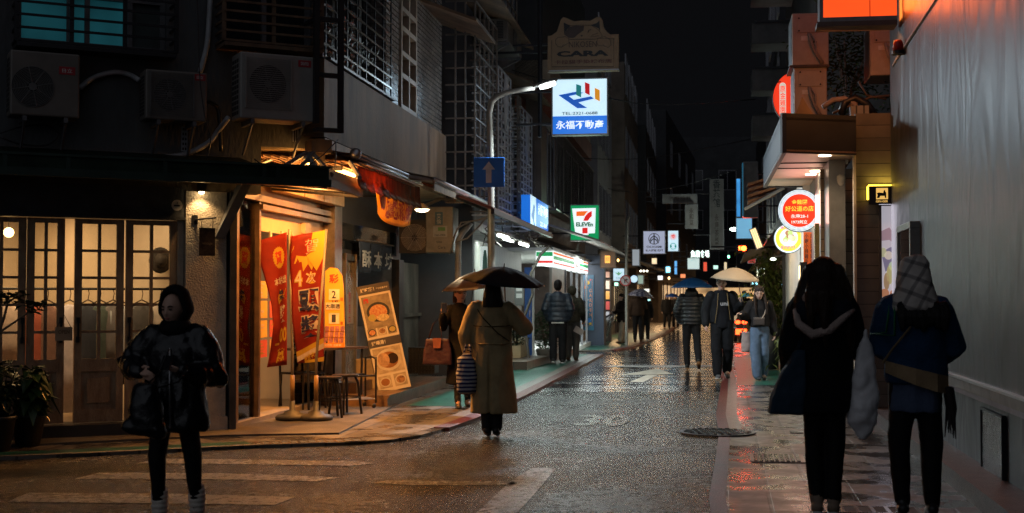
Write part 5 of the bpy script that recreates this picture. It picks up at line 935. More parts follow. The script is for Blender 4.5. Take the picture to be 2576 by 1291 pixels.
for q in ([(-.06, -.055), (-.05, -.02), (-.06, .005), (-.035, .012), (.015, .005), (.02, .03), (.035, .045), (.04, .02), (.05, .01), (.05, -.055), (.035, -.055), (.03, -.03), (-.02, -.03), (-.03, -.055)],): mb.prism([(cx+x, cy+y) for x, y in q], .006, .008)
mb.build('emblem', BK, bx); lettering(bx, 'GIN-GER', fr, cx, c+.035, u*.42, .025, GOLD, z=.003, bold=.02)
lettering(bx, '皿', fr, a+u*.9, cy+.03, u*.12, .06, GOLD, z=.003); lettering(bx, '皿', fr, a+u*.9, cy-.04, u*.12, .06, GOLD, z=.003)
lamp('edge_light_lamp', 'AREA', fr.at((a+b_)/2, d+.04, -.05), 1.1, (1, .7, .1), u, (0, 0, 1), o, sizey=.03); lamp('edge_light_lamp', 'AREA', fr.at(b_+.02, (c+d)/2, -.05), .8, (1, .7, .1), .1, tuple(SR), o, sizey=.1)
# lit poster
fr = facing(2231, 635, YE-.06); a, b_, c, d = fr.px(2206, 0)[0], fr.px(2258, 0)[0], fr.Z(2231, 757), fr.Z(2231, 514); o = thing('lit_poster', 'tall backlit poster of pale leaves and a white bowl on the grey timber', 'poster', fr.at(0, c)); u, v = b_-a, d-c
mb = MB(fr); mb.box(a, a+.03, c, d, -.04, .02); mb.box(b_-.03, b_, c, d, -.04, .02); mb.box(a+.03, b_-.03, d-.02, d, -.04, .02); mb.box(a+.03, b_-.03, c, c+.02, -.04, .02); mb.build('frame', mat('poster_frame', (.1, .09, .085), .4, .3), o)
E_ = lambda n, col, s: emat('poster_'+n, col, s); pic = MB(fr).box(a+.03, b_-.03, c+.02, d-.02, -.03, .0).build('backlit_sheet', E_('sky', (.55, .52, .58), .62), o)
def pp(pts, m, z): mb = MB(fr); mb.prism([(a+u*x, c+v*y) for x, y in pts], z, z+.002); mb.build('print', m, pic)
pp([(.1, .72), (.5, .76), (.93, .64), (.93, .56), (.5, .63), (.1, .62)], E_('mauve', (.42, .30, .36), .5), .001); pp([(.3, .3), (.93, .42), (.93, .58), (.5, .55), (.1, .5)], E_('blue', (.26, .24, .38), .45), .002)
for (x, y, r1, r2, nm, col) in ((.2, .5, .16, .05, 'leaf_a', (.5, .5, .32)), (.45, .47, .2, .045, 'leaf_b', (.62, .56, .5)), (.5, .27, .15, .1, 'leaf_c', (.45, .42, .2)), (.66, .36, .2, .05, 'leaf_d', (.45, .55, .4)), (.75, .2, .22, .085, 'bowl', (.6, .56, .54)), (.35, .2, .14, .09, 'leaf_e', (.36, .24, .14)), (.25, .08, .22, .045, 'terracotta', (.5, .22, .12)), (.75, .08, .25, .04, 'terracotta', (.5, .22, .12)), (.8, .2, .12, .045, 'bowl_dark', (.3, .26, .26))):
    mb = MB(fr); mb.disc((a+u*x, c+v*y, .004+.0004*len(nm)), u*r1, 18, None, v*r2); mb.build('print', E_(nm, col, .6), pic)
lamp('poster_light', 'AREA', fr.at((a+b_)/2, (c+d)/2, .05), 2.2, (.9, .85, 1), u, tuple(fr.n), o, sizey=v)
# restaurant canopy with lit soffit
cz0 = 3.2; cz1 = cz0+.45
def RPX(x, y, z): return G(x, y, z)
k0 = RPX(1968, 380, cz0); k1 = RPX(1921, 469, cz0); k2 = RPX(2150, 386, cz0); k3 = k1+SR*(k2-k0).length*1.0
o = thing('restaurant_canopy', 'dark boxed canopy with downlights over the restaurant front', 'canopy', k0); cf = Fr((k0.x, k0.y), (SR.x, SR.y)); cw = (k2-k0).length; L_ = (k1-k0).length
out = [(k0.x, k0.y), (k2.x+.02, k2.y), (k3.x+.1, k3.y), (k1.x, k1.y)]
mb = MB(); mb.prism(out, cz0, cz0+.02); mb.build('soffit', mat('beige_soffit_panels', (.50, .36, .27), .5, 0, .12, 2), o)
mb = MB(); cc = [V((p[0], p[1], 0)) for p in out]
for i, j in ((0, 1), (3, 0), (3, 2)):
    p, q = cc[i], cc[j]; d_ = (q-p).normalized(); n = V((d_.y, -d_.x, 0)); mb.add([p+V((0, 0, cz0-.02)), q+V((0, 0, cz0-.02)), q+V((0, 0, cz1)), p+V((0, 0, cz1)), p-n*.05+V((0, 0, cz0-.02)), q-n*.05+V((0, 0, cz0-.02)), q-n*.05+V((0, 0, cz1)), p-n*.05+V((0, 0, cz1))], [(0, 1, 2, 3), (7, 6, 5, 4), (0, 3, 7, 4), (1, 5, 6, 2), (3, 2, 6, 7), (0, 4, 5, 1)])
mb.prism(out, cz1-.08, cz1-.05); mb.build('fascia', mat('dark_fascia_panels', (.018, .022, .028), .6, 0, .25, 2), o)
mb = MB(); 
for t in (.28, .42): p = k0.lerp(k1, t); q = p+SR*cw*.97; mb.tube([p+V((0, 0, .0)), q], .012, 4)
mb.build('panel_joint', mat('joint_dark', (.04, .03, .025), .6), o)
for i, (x, y, pw) in enumerate(((2075, 393, 7), (2052, 432, 5), (2040, 440, 5))):
    p = RPX(x, y, cz0-.012); mb = MB(Matrix.Translation(p)); mb.disc((0, 0, 0), .075, 20, .006); mb.build('downlight', emat('downlight_glow', (1, .84, .6), 16), o); lamp('downlight_lamp', 'SPOT', p-V((0, 0, .03)), pw*5, (1, .72, .42), .06, (0, 0, -1), o, 140)
    lamp('soffit_bounce', 'POINT', p-V((0, 0, .25)), .9, (1, .72, .42), .05, None, o)
q = PT(2114, 466, 16.9); o = thing('track_spotlight', 'white track spotlight hanging beside the beige timber', 'lamp', q); mb = MB(Matrix.Translation(q) @ Matrix.Rotation(.5, 4, 'X')); mb.lathe([(.03, .14), (.055, .12), (.06, -.02), (.055, -.04)], n=18); mb.build('housing', mat('cream_lamp_body', (.5, .45, .38), .4), o, True); mb = MB(Matrix.Translation(q) @ Matrix.Rotation(.5, 4, 'X')); mb.ball((0, 0, -.035), (.045, .045, .02)); mb.build('bulb', emat('spot_glow', (1, .72, .35), 40), o, True); mb = MB(); mb.tube([q+V((-.06, 0, .06)), q+V((-.06, 0, .26)), q+V((.06, 0, .26)), q+V((.06, 0, .06))], .008, 6); mb.box(q.x-.09, q.x+.09, q.y-.04, q.y+.04, q.z+.26, cz0); mb.build('yoke', WHITEP, o); lamp('spot_lamp', 'SPOT', q+V((0, .0, -.08)), 75, (1, .66, .32), .05, (-.0, .5, -1), o, 110)
# things on the canopy roof
roofz = cz1-.05
OB = mat('beige_condenser_paint', (.42, .34, .27), .5, 0, .15, 3)
def condenser(x0, x1, y0, y1, Y, label, dep=.75):
    fr = facing((x0+x1)/2, (y0+y1)/2, Y); w_ = (x1-x0)*Y/F/2; h_ = (y1-y0)*Y/F/2; o = thing('condenser_unit', label, 'air conditioner', fr.at(0, -h_), 0); MB(fr).box(-w_, w_, -h_, h_, -dep, 0).build('body', OB, o, bevel=.015)
    MB(fr).box(-w_*.72, w_*.7, h_*.25, h_*.86, 0, .012).build('service_panel', OB, o, bevel=.004); MB(fr).box(-w_*.5, -w_*.1, -h_*.05, h_*.12, 0, .004).build('sticker', mat('rating_sticker', (.6, .55, .5), .5), o)
    mb = MB(fr)
    for sx in (-.62, .6):
        for sy in (.32, .8): mb.disc((w_*sx, h_*sy, .012), .012, 8, .018)
    mb.build('screw', IRON, o); mb = MB(fr); mb.tube([(-w_*.1, h_*.2, .02), (0, -h_*.1, .06), (w_*.2, -h_*.5, .06), (w_*.6, -h_*.95, .04)], .018, 6); mb.tube([(-w_*.0, h_*.2, .02), (.06, -h_*.1, .06), (w_*.3, -h_*.5, .06), (w_*.7, -h_*.95, .04)], .012, 6); mb.build('hose', mat('pale_hose', (.35, .28, .24), .6), o, True)
    for k in range(1): mb = MB(fr); mb.box(-w_-.004, -w_, -h_*.9, h_*.9, -dep+.05, -.05); mb.build('side_fins', mat('grey_fins', (.16, .17, .18), .4, .4), o)
    return o
condenser(1998, 2080, 168, 300, 17.6, 'lower beige condenser unit of the stack on the canopy roof'); condenser(1993, 2084, 32, 165, 17.62, 'upper beige condenser unit of the stack on the canopy roof')
o = tag(MB(facing(2035, 167, 17.58)).box(-.25, .26, -.015, .015, -.7, .03).build('steel_shelf', IRON), 'dark steel shelf between the two stacked condenser units', 'shelf')
condenser(2190, 2270, 55, 190, 17.0, 'third beige condenser unit half hidden behind the grey wall edge')
p = G(2025, 296, roofz); o = thing('cardboard_sheet', 'folded brown board lying tilted on the canopy roof', 'board', p); fr = facing(2022, 272, 16.6); mb = MB(fr); mb.prism([(-.12, -.13), (.16, -.14), (.05, .02), (-.02, .14)], -.02, .0); mb.build('board', mat('brown_card', (.25, .17, .09), .7), o); mb = MB(fr); mb.prism([(-.12, -.14), (.16, -.15), (.16, -.13), (-.12, -.12)], -.16, 0); mb.build('fold', mat('brown_card', (.25, .17, .09), .7), o)
for i, pts in enumerate(([(2070, 270), (2095, 252), (2125, 248), (2150, 262), (2160, 290)], [(2115, 290), (2125, 258), (2150, 246), (2180, 262), (2200, 290)], [(2095, 285), (2130, 270), (2190, 245), (2250, 240)], [(2160, 205), (2180, 240), (2230, 250)])):
    mb = MB(); mb.tube([PT(x, y, 16.9) for x, y in pts], [.035, .05, .018, .012][i], 8); tag(mb.build('hose', [MATS['pale_hose'], BLACK, WOODD, WOODD][i], smooth=True), ['pale insulated hose arching out of the lower condenser unit', 'thick black hose coiled on the canopy roof', 'bare branch lying across the canopy roof', 'short bare branch above the canopy roof'][i], ['hose', 'hose', 'branch', 'branch'][i])
o = thing('roof_junk', 'small grey box with straps on the canopy roof beside the wall', 'box', PT(2155, 290, 16.6)); fr = facing(2165, 278, 16.6); MB(fr).box(-.12, .1, -.09, .06, -.2, 0).build('box', mat('grey_box', (.2, .2, .21), .5), o); mb = MB(fr)
for x in (-.06, .03): mb.box(x, x+.02, -.092, .063, -.203, .004)
mb.build('strap', BLACK, o); LEAFR = mat('lit_bush_leaf', (.03, .045, .008), .65, 0, .4, 6, spec=.15)
random.seed(21); p = PT(2135, 160, 18.4); o = thing('roof_shrub', 'dense dark shrub growing between the condenser units', 'shrub', PT(2135, 260, 18.4)); mb = MB(); tr = MB()
for i in range(950):
    q = p+V((random.gauss(0, .3), random.gauss(0, .3), random.gauss(0, .36))); a = random.uniform(0, 6.28); leafq(mb, q, V((math.cos(a), math.sin(a), random.uniform(-.5, .5))), random.uniform(.06, .12), .018, .3)
for i in range(7): tr.tube([PT(2130, 265, 18.4), p+V((random.uniform(-.3, .3), random.uniform(-.2, .2), random.uniform(-.1, .4)))], .012, 5)
mb.build('foliage', LEAFR, o); tr.build('stem', WOODD, o)
# orange red light box at the top
Yq = 15.2; fr = facing(2160, 0, Yq); a, b_, c = fr.px(2066, 0)[0], fr.px(2256, 0)[0], fr.Z(2160, 47); o = thing('red_light_box', 'large glowing orange red light box sign above the condenser units', 'sign', fr.at(0, c)); RG = emat('orange_red_glow', (1, .085, .012), 1.15, .12, 1.2)
fc = MB(fr).box(a+.02, b_, c+.02, c+1.3, -.25, .0).build('glowing_face', RG, o); mb = MB(fr); mb.box(a-.02, b_, c-.03, c+.02, -.28, .02); mb.box(a-.02, a+.02, c+.02, c+1.3, -.28, .02); mb.box(a-.02, b_, c+1.3, c+1.34, -.28, .02); mb.build('frame', mat('grey_sign_frame', (.25, .25, .27), .4, .3), o); MB(fr).box(a-.05, b_, c-.085, c-.03, -.3, .03).build('bottom_rail', mat('brown_rail', (.12, .08, .07), .5), o); MB(fr).box(a+(b_-a)*.64, a+(b_-a)*.65, c+.02, c+1.3, .0, .003).build('seam', mat('seam_red', (.3, .03, .01), .5), fc)
lamp('red_box_light', 'AREA', fr.at((a+b_)/2, c+.4, .1), 26, (1, .16, .03), b_-a, tuple(fr.n), o, sizey=.7); lamp('red_box_light', 'AREA', fr.at((a+b_)/2, c-.12, -.12), 14, (1, .33, .08), b_-a, tuple(V((0, .35, -1))), o, sizey=.2)
lamp('red_box_light', 'AREA', fr.at(b_+.03, c+.3, -.1), 3.5, (1, .25, .04), .25, tuple(SR), o, sizey=.6)
# red oval sign behind the condenser stack
Yo = 19.; fr = facing(2008, 246, Yo); R = 62*Yo/F; o = thing('oval_sign', 'glowing red oval sign with yellow characters partly behind the condenser stack', 'sign', fr.at(0, -R)); mb = MB(fr); mb.disc((0, 0, -.12), R*1.02, 40, -.0, R*1.12); mb.build('rim', mat('oval_rim', (.08, .03, .03), .4), o); RG2 = emat('sign_red_glow', (1, .05, .015), .85); YG2 = emat('sign_yellow_glow', (1, .72, .06), 1.0); WG2 = emat('sign_cream_glow', (.95, .85, .7), .62)
mb = MB(fr); mb.disc((0, 0, .001), R, 40, .006, R*1.1); f_ = mb.build('face', RG2, o); pts = []
for i in range(13): pts.append((-R*.62+.13*R*math.cos(math.pi*i/12), R*.5+.13*R*math.sin(math.pi*i/12)))
for i in range(13): pts.append((-R*.62-.13*R*math.cos(math.pi*i/12), -R*.62-.13*R*math.sin(math.pi*i/12)))
MB(fr).prism(pts, .008, .011).build('cream_panel', WG2, f_); lettering(f_, '原金雞園', fr, -R*.62, -R*.06, R*.22, R*1.1, RG2, z=.013, bold=.01, vertical=True); lettering(f_, '好公道の', fr, -R*.14, 0, R*.36, R*1.8, YG2, z=.009, bold=.02, vertical=True)
# round restaurant signs
def rsign(name, label, cx, cy, r, Y): 
    fr = facing(cx, cy, Y, -.06); R = r*Y/F; o = thing(name, label, 'sign', fr.at(0, -R)); mb = MB(fr); mb.ring((0, 0), R*.97, R, -.16, .006, 48); mb.build('rim', mat('sign_rim_blue', (.12, .2, .24), .35), o); mb = MB(fr); mb.disc((0, 0, -.15), R*.97, 48, .0); return o, mb.build('face', emat('round_sign_white', (.72, .9, 1), 1.1), o), fr, R
o, f_, fr, R = rsign('round_sign', 'large round red sign with yellow characters and a key pattern border', 2011, 530, 54, 19.6); MB(fr).disc((0, 0, .002), R*.77, 48, .006).build('red_disc', emat('sign_scarlet_glow', (1, .035, .008), .95), f_)
NV = mat('sign_navy', (.012, .03, .06), .4); mb = MB(fr)
for i in range(22):
    a0 = 2*math.pi*i/22; st = 2*math.pi/22
    for (r0, r1, t0, t1) in ((.92, .935, .05, .9), (.8, .935, .05, .1), (.8, .815, .05, .75), (.8, .9, .7, .75), (.885, .9, .3, .75), (.84, .9, .3, .35)): mb.ring((0, 0), R*r0, R*r1, .003, .006, 4, a0+st*t0, a0+st*t1)
mb.build('key_pattern', NV, f_); lettering(f_, '金雞園', fr, 0, R*.4, R*.7, R*.22, YG2, z=.009, bold=.012); lettering(f_, '好公道の店', fr, 0, R*.09, R*1.3, R*.26, YG2, z=.009, bold=.014); WG = emat('sign_white_glow', (1, .95, .9), .9); lettering(f_, '永康28-1', fr, 0, -R*.26, R*.78, R*.19, WG, z=.009, bold=.012); lettering(f_, '1973創立', fr, 0, -R*.53, R*.72, R*.18, WG, z=.009, bold=.02)
lamp('sign_light', 'AREA', fr.at(0, 0, .1), 5, (1, .45, .35), R*1.4, tuple(fr.n), o)
o, f_, fr, R = rsign('round_sign', 'smaller round yellow sign with a food photo behind the red one', 1984, 600, 37, 21.4); MB(fr).disc((0, 0, .002), R*.88, 40, .005).build('yellow_disc', emat('sign_lemon_glow', (.9, .72, .06), .8), f_); MB(fr).disc((0, R*.05, .006), R*.62, 32, .008).build('plate_print', emat('sign_plate_glow', (.8, .8, .75), .75), f_)
random.seed(5)
for i in range(16): a = random.uniform(0, 6.28); q = random.uniform(0, .4)*R; MB(fr).disc((q*math.cos(a), R*.08+q*.8*math.sin(a), .009+i*.0004), R*random.uniform(.1, .2), 10).build('food_print', emat('food_glow_%d' % (i % 4), [(.5, .65, .2), (.65, .75, .35), (.45, .2, .1), (.75, .7, .5)][i % 4], .7), f_)
lettering(f_, '香滷甜不辣', fr, 0, -R*.6, R*1.1, R*.26, emat('sign_pink_glow', (.85, .2, .35), .7), z=.017, bold=.02); lettering(f_, '素食', fr, -R*.3, R*.72, R*.5, R*.22, emat('sign_pink_glow', (.85, .2, .35), .7), z=.017, bold=.02)
# restaurant front along the street
RF = Fr((RS(1.2, 27).x, 27), (-KR, -1)); rs = thing('restaurant_building', 'white restaurant front with a lit wall and orange menu board', 'building', RF.at(0, 0))
a, b_ = RF.X(1976), RF.X(2022); mb = MB(RF); mb.box(a, b_, .03, 3.3, -.2, 0); mb.build('white_wall', mat('warm_white_wall', (.62, .55, .46), .6, 0, .08, 2), rs); mb = MB(RF); mb.box(a-.15, a-.0, .03, 3.0, -.2, .06); mb.build('dark_post', BLACK, rs); c_ = RF.X(2066); mb = MB(RF); mb.box(b_, c_, .03, 3.3, -.3, -.1); mb.build('door_bay', mat('grey_door_bay', (.2, .19, .18), .3, .2, .2, 3), rs)
mb = MB(RF); mb.box(a-6, 5, 3.3, 9.5, -4, -.3); mb.build('upper_wall', mat('dark_upper_wall', (.06, .058, .055), .7, 0, .3, 1), rs)
fr = facing(2036, 645, 20.3); u, v = 28*20.3/F, 122*20.3/F; b0_ = thing('menu_strip', 'tall orange menu strip with dark characters by the restaurant door', 'menu board', fr.at(0, -v/2)); p_ = MB(fr).box(-u/2, u/2, -v/2, v/2, -.03, 0).build('board', emat('orange_menu_glow', (.75, .12, .015), .42), b0_); lettering(p_, '小蝦小排雞牛油桂冰', fr, -u*.24, 0, u*.33, v*.94, LTD, z=.004, bold=.01, vertical=True); lettering(p_, '肉肉菜包飯肉湯糕飯', fr, u*.25, 0, u*.33, v*.94, LTD, z=.004, bold=.01, vertical=True)
x, y = RF.px(2016, 720, .08); o = thing('wall_light_box', 'black framed wall lamp throwing a fan of light on the white wall', 'lamp', RF.at(x, y, .08)); MB(RF).box(x-.12, x+.12, y-.35, y+.35, 0.0, .1).build('frame', BLACK, o); MB(RF).box(x-.1, x+.1, y-.3, y+.3, .1, .11).build('lens', emat('warm_lens', (1, .72, .38), 2.5), o); lamp('wall_box_light', 'SPOT', RF.at(x-.1, y+.4, .22), 16, (1, .7, .4), .04, tuple(V((0, 0, 1))-RF.n*.25), o, 100)
lamp('front_light', 'AREA', RF.at((a+b_)/2, 3.1, .45), 34, (1, .72, .42), 2.0, (0, 0, -1), rs, sizey=.3)
# ================================================================ the rest of the left row
def windows(bld, fr, x0, x1, z0, fl, fh, n, w_, h_, m, fm, dep=.03):
    for f in range(fl):
        for k in range(n):
            x = x0+(x1-x0)*(k+.5)/n; z = z0+f*fh; mb = MB(fr); t = .05
            mb.box(x-w_/2, x+w_/2, z, z+t, -.02, dep); mb.box(x-w_/2, x+w_/2, z+h_-t, z+h_, -.02, dep); mb.box(x-w_/2, x-w_/2+t, z+t, z+h_-t, -.02, dep); mb.box(x+w_/2-t, x+w_/2, z+t, z+h_-t, -.02, dep); mb.box(x-t/2, x+t/2, z+t, z+h_-t, -.02, dep-.006)
            wdw = mb.build('window', fm, bld); MB(fr).box(x-w_/2+t, x+w_/2-t, z+t, z+h_-t, .0, dep-.02).build('pane', m, wdw)
WFR = mat('aluminium_window_frame', (.22, .22, .24), .35, .6, .15, 4)
GREYB = mat('grey_tiled_facade', (.15, .145, .15), .55, 0, .25, 1.4, .2, 20); BRNB = mat('brown_facade', (.13, .10, .08), .65, 0, .3, 1.2); DKB = mat('near_black_facade', (.026, .027, .031), .7, 0, .3, 1); ENDW = mat('dark_end_wall', (.045, .042, .045), .7, 0, .3, 1)  # DKB is a plain near-black wall colour, so far blocks fade out
B2 = Fr((LS(-4.2, 25.2).x, 25.2), (KL, 1)); b2 = thing('grille_building', 'grey building with ornate white window grilles behind the street lamp', 'building', B2.at(0, 0)); L2 = 6.3
mb = MB(B2); mb.box(0, L2, 2.9, 11, -.2, 0); mb.build('wall', GREYB, b2); mb = MB(B2); mb.box(-.2, 0, 0, 11, -6, .0); mb.build('end_wall', ENDW, b2); mb = MB(B2); mb.box(0, L2, 0, 2.9, -1.5, -1.3); mb.build('shop_back_wall', mat('pale_shop_back', (.4, .4, .38), .6, 0, .2, 2), b2); mb = MB(B2); mb.box(-.02, L2, 2.75, 2.9, -1.5, 0); mb.build('shop_ceiling', mat('pale_ceiling', (.45, .45, .44), .6), b2)
windows(b2, B2, .4, L2, 3.9, 2, 3.2, 3, 1.4, 1.7, mat('blue_curtain_glass', (.05, .10, .18), .15, 0, .3, 3), WFR)
WGR = mat('white_painted_grille', (.55, .56, .6), .35, .1, .1, 5); OLDG = mat('old_brown_grille', (.16, .13, .11), .5, .3, .2, 5)
def boxcage(x0, x1, z0, z1, dep, m, cols, rows, lab=None, fan=False):
    mb = MB(B2); r = .013
    for i in range(rows+1): z = z0+(z1-z0)*i/rows; mb.box(x0, x1, z-r, z+r, dep-r, dep+r); mb.box(x0-r, x0+r, z-r, z+r, 0, dep); mb.box(x1-r, x1+r, z-r, z+r, 0, dep)
    for k in range(cols+1): x = x0+(x1-x0)*k/cols; mb.box(x-r, x+r, z0, z1, dep-r*1.2, dep+r*.9)
    for k in range(1, 3): mb.box(x0-r, x0+r, z0, z1, dep*k/3-r, dep*k/3+r)
    g = mb.build('window_cage', m, b2)
    if fan:
        mb = MB(B2); cx = (x0+x1)/2
        for q in (-2, -1, 0, 1, 2): mb.tube([(cx, z1-1.0, dep+.02), (cx+q*.16, z1-.5, dep+.02), (cx+q*.05, z1-.05, dep+.02)], .011, 5)
        mb.tube([(cx-.4, z1-.8, dep+.02), (cx, z1-1.1, dep+.02), (cx+.4, z1-.8, dep+.02)], .014, 5); mb.build('fan_ornament', m, g)
xg = lambda q, n=.5: B2.X(q, n)
boxcage(xg(1195), xg(1250), 3.05, 6.4, .5, OLDG, 5, 12); boxcage(xg(1254), xg(1285), 3.0, 5.75, .5, WGR, 4, 17, fan=True); boxcage(xg(1302), xg(1310), 3.0, 5.6, .5, OLDG, 2, 12); boxcage(xg(1310), xg(1338), 2.95, 5.45, .5, WGR, 4, 16, fan=True); boxcage(xg(1345), xg(1384), 2.9, 5.0, .5, OLDG, 7, 4); boxcage(xg(1240), xg(1300), 6.9, 9.5, .5, OLDG, 5, 8)
mb = MB(B2); z = 6.0
for x0, x1, z in ((xg(1190), xg(1300), 6.6), (xg(1296), xg(1386), 5.9)): mb.add([(x0, z+.2, 0), (x1, z+.2, 0), (x1, z-.1, .85), (x0, z-.1, .85), (x0, z+.25, 0), (x1, z+.25, 0), (x1, z-.05, .85), (x0, z-.05, .85)], [(3, 2, 1, 0), (4, 5, 6, 7), (0, 1, 5, 4), (2, 3, 7, 6), (1, 2, 6, 5), (3, 0, 4, 7)])
mb.build('rain_hood', BAND, b2)
for i, (q, y, lab) in enumerate(((1298, 95, 'air conditioner with pale louvres high on the grey building'),)): 
    a_, b_, c_, d_ = pr(B2, 1278, 1312, 70, 125, .7); ac_unit(B2, a_, b_, c_, d_, .1, .6, ((a_+b_)/2, (c_+d_)/2, .25), lab, '', lab_at=None)
B2L = Fr((LS(-4.25, 25.6).x, 25.6), (KL, 1))
RRF = mat('red_corrugated_sheet', (.10, .03, .022), .5, .1, .4, 3); o = thing('red_shack_roof', 'sloping dark red metal roof with hanging lamps over the shop beside the lamp post', 'roof', B2L.at(1, 2.7, .6)); x0, x1 = B2L.X(1180, .9), B2L.X(1345, .9)
mb = MB(B2L); zr = 2.75; mb.add([(x0, zr+.5, -.1), (x1, zr+.5, -.1), (x1, zr, 1.25), (x0, zr, 1.25), (x0, zr+.54, -.1), (x1, zr+.54, -.1), (x1, zr+.04, 1.25), (x0, zr+.04, 1.25)], [(3, 2, 1, 0), (4, 5, 6, 7), (0, 1, 5, 4), (2, 3, 7, 6), (1, 2, 6, 5), (3, 0, 4, 7)]); mb.build('sheet', RRF, o); mb = MB(B2L); mb.box(x0, x1, zr-.06, zr+.02, 1.22, 1.27); mb.build('gutter', IRON, o)
FL = emat('cool_fluorescent', (.9, 1, .93), 14); 
for i, (q0, q1, y0) in enumerate(((1250, 1282, 596), (1262, 1296, 604), (1300, 1336, 616))):
    nn = .75-.25*(i % 2); xm_, zm_ = B2L.px((q0+q1)/2, y0, nn); o2 = thing('fluorescent_lamp', ['cool white tube nearest the lamp post under the red roof', 'cool white middle tube under the red roof', 'cool white tube furthest along under the red roof'][i], 'lamp', B2L.at(xm_, zm_, nn), 0, 'fluorescent tubes under the red roof'); mb = MB(B2L); mb.tube([(xm_-.6, zm_, nn), (xm_+.6, zm_, nn)], .028); mb.build('tube', FL, o2, True); MB(B2L).box(xm_-.65, xm_+.65, zm_+.03, zm_+.07, nn-.04, nn+.04).build('fitting', WHITEP, o2); lamp('fluorescent_light', 'AREA', B2L.at(xm_, zm_-.04, nn), 24, (.82, 1, .92), 1.2, (0, 0, -1), o2, sizey=.08)
# what stands under the red roof
fr = facing(1220, 655, 26.2); u, v = 24*26.2/F, 70*26.2/F; o = thing('tall_poster', 'tall white lit poster with a pale figure shape behind the lamp post', 'poster', fr.at(0, -v/2)); p_ = MB(fr).box(-u/2, u/2, -v/2, v/2, -.03, 0).build('sheet', emat('lit_poster_white', (.65, .75, .72), .6), o); mb = MB(fr); mb.prism([(-.05, -.2), (.05, -.2), (.045, .05), (.02, .2), (-.02, .2), (-.04, .05)], .002, .004); mb.build('print', mat('teal_print', (.12, .25, .22), .5), p_)
mb = MB(B2L); a, b_ = B2L.X(1205, .0), B2L.X(1322, 0); mb.box(a, b_, .03, 2.6, -.25, -.1); o = tag(mb.build('shop_shutter', mat('pale_panelled_shutter', (.30, .29, .26), .5, 0, .3, 6, stretch=(6, 6, .5))), 'pale panelled shop front in the light under the red roof', 'shutter')
fr = facing(1331, 765, 30.0); u, v = 26*30/F, 235*30/F; zf = fr.Mi @ V((fr.o.x, fr.o.y, .1)); o = thing('blue_door', 'tall bright blue door edge beside the convenience shop shutter', 'door', fr.at(0, zf.y)); MB(fr).box(-u*.45, u*.3, zf.y, zf.y+2.05, -.06, 0).build('leaf', mat('bright_blue_paint', (.015, .10, .38), .4, 0, .15, 4), o); MB(fr).box(u*.3, u*.5, zf.y, zf.y+2.1, -.08, .02).build('frame', WHITEP, o); MB(fr).box(u*.05, u*.12, zf.y+.95, zf.y+1.1, 0, .03).build('handle', STEEL, o)
fr = facing(1306, 735, 27.6); o = thing('electric_box', 'dark wall box with two small displays beside the trench coat', 'box', fr.at(0, -.3)); MB(fr).box(-.1, .1, -.28, .28, -.12, 0).build('body', mat('dark_box_grey', (.06, .06, .06), .5), o, bevel=.01); MB(fr).box(-.06, .06, .02, .12, 0, .004).build('display', mat('display_grey', (.3, .3, .3), .4), o); MB(fr).box(-.06, .06, -.12, -.03, 0, .004).build('display', mat('display_grey', (.3, .3, .3), .4), o)
o = tag(MB(B2L).box(B2L.X(1316, .5), B2L.X(1330, .5)+.8, .03, .6, .0, .45).build('cream_planter_box', mat('cream_box_paint', (.5, .4, .25), .6, 0, .1, 3), bevel=.02), 'cream coloured box standing on the pavement behind the trench coat', 'box')
mb = MB(); mb.prism([(p.x, p.y) for p in (LS(-4.1, 27), LS(-3.45, 27), LS(-3.15, 34), LS(-4, 34))], .03, .2); struct(mb, 'stone_step', brickmat('brown_step_stone', (.16, .12, .09), (.2, .15, .11), (.05, .04, .03), .5, .2, .01, .4, .4, var=.5))
# bush in a pot, bare vines
def bush(name, label, p, R, H, n, m, seed, pot=True, L=.07):
    random.seed(seed); o = thing(name, label, 'shrub', p); M = Matrix.Translation(p); mb = MB(M); st = MB(M); z0 = .3
    if pot: q = MB(M); q.lathe([(.16, 0), (.21, .28), (.22, .3), (.01, .3)], n=16); q.build('pot', mat('stone_pot', (.22, .2, .17), .6), o, True)
    for i in range(n):
        t = random.random(); a = random.uniform(0, 6.28); r = R*math.sqrt(random.random())*(1.1-abs(t-.45)*1.1)*(1+.25*math.sin(a*3+t*5)); q = V((r*math.cos(a), r*math.sin(a), z0+H*t)); b = random.uniform(0, 6.28); leafq(mb, q, V((math.cos(b), math.sin(b), random.uniform(-.3, .7))), L*random.uniform(.7, 1.4), L*.26, .2)
    for i in range(8): a = random.uniform(0, 6.28); st.tube([(0, 0, z0-.02), (R*.3*math.cos(a), R*.3*math.sin(a), z0+H*.5), (R*.6*math.cos(a), R*.6*math.sin(a), z0+H*.85)], .01, 5)
    mb.build('foliage', m, o); st.build('stem', WOODD, o); return o
p = G(1372, 912, .03); bush('potted_bush', 'rounded green bush in a stone pot beside the man in the puffer jacket', V((p.x, p.y, .03)), .33, .85, 900, mat('bush_leaf', (.04, .09, .03), .45, 0, .4, 5), 2)
p = G(1328, 925, .03); bush('small_shrub', 'low dark shrub beside the stone step behind the trench coat', V((p.x-.25, p.y, .2)), .2, .3, 250, LEAFD, 4, False)
random.seed(8); mb = MB(); 
for i in range(16):
    x = random.uniform(1195, 1345); y = 560+(x-1195)*.22+random.uniform(-10, 20); P_ = [PT(x, y, 26.5)]
    for k in range(4): x += random.uniform(-14, 22); y += random.uniform(-8, 22); P_.append(PT(x, y, 26.5+random.uniform(-.3, .3)))
    mb.tube(P_, .012, 5)
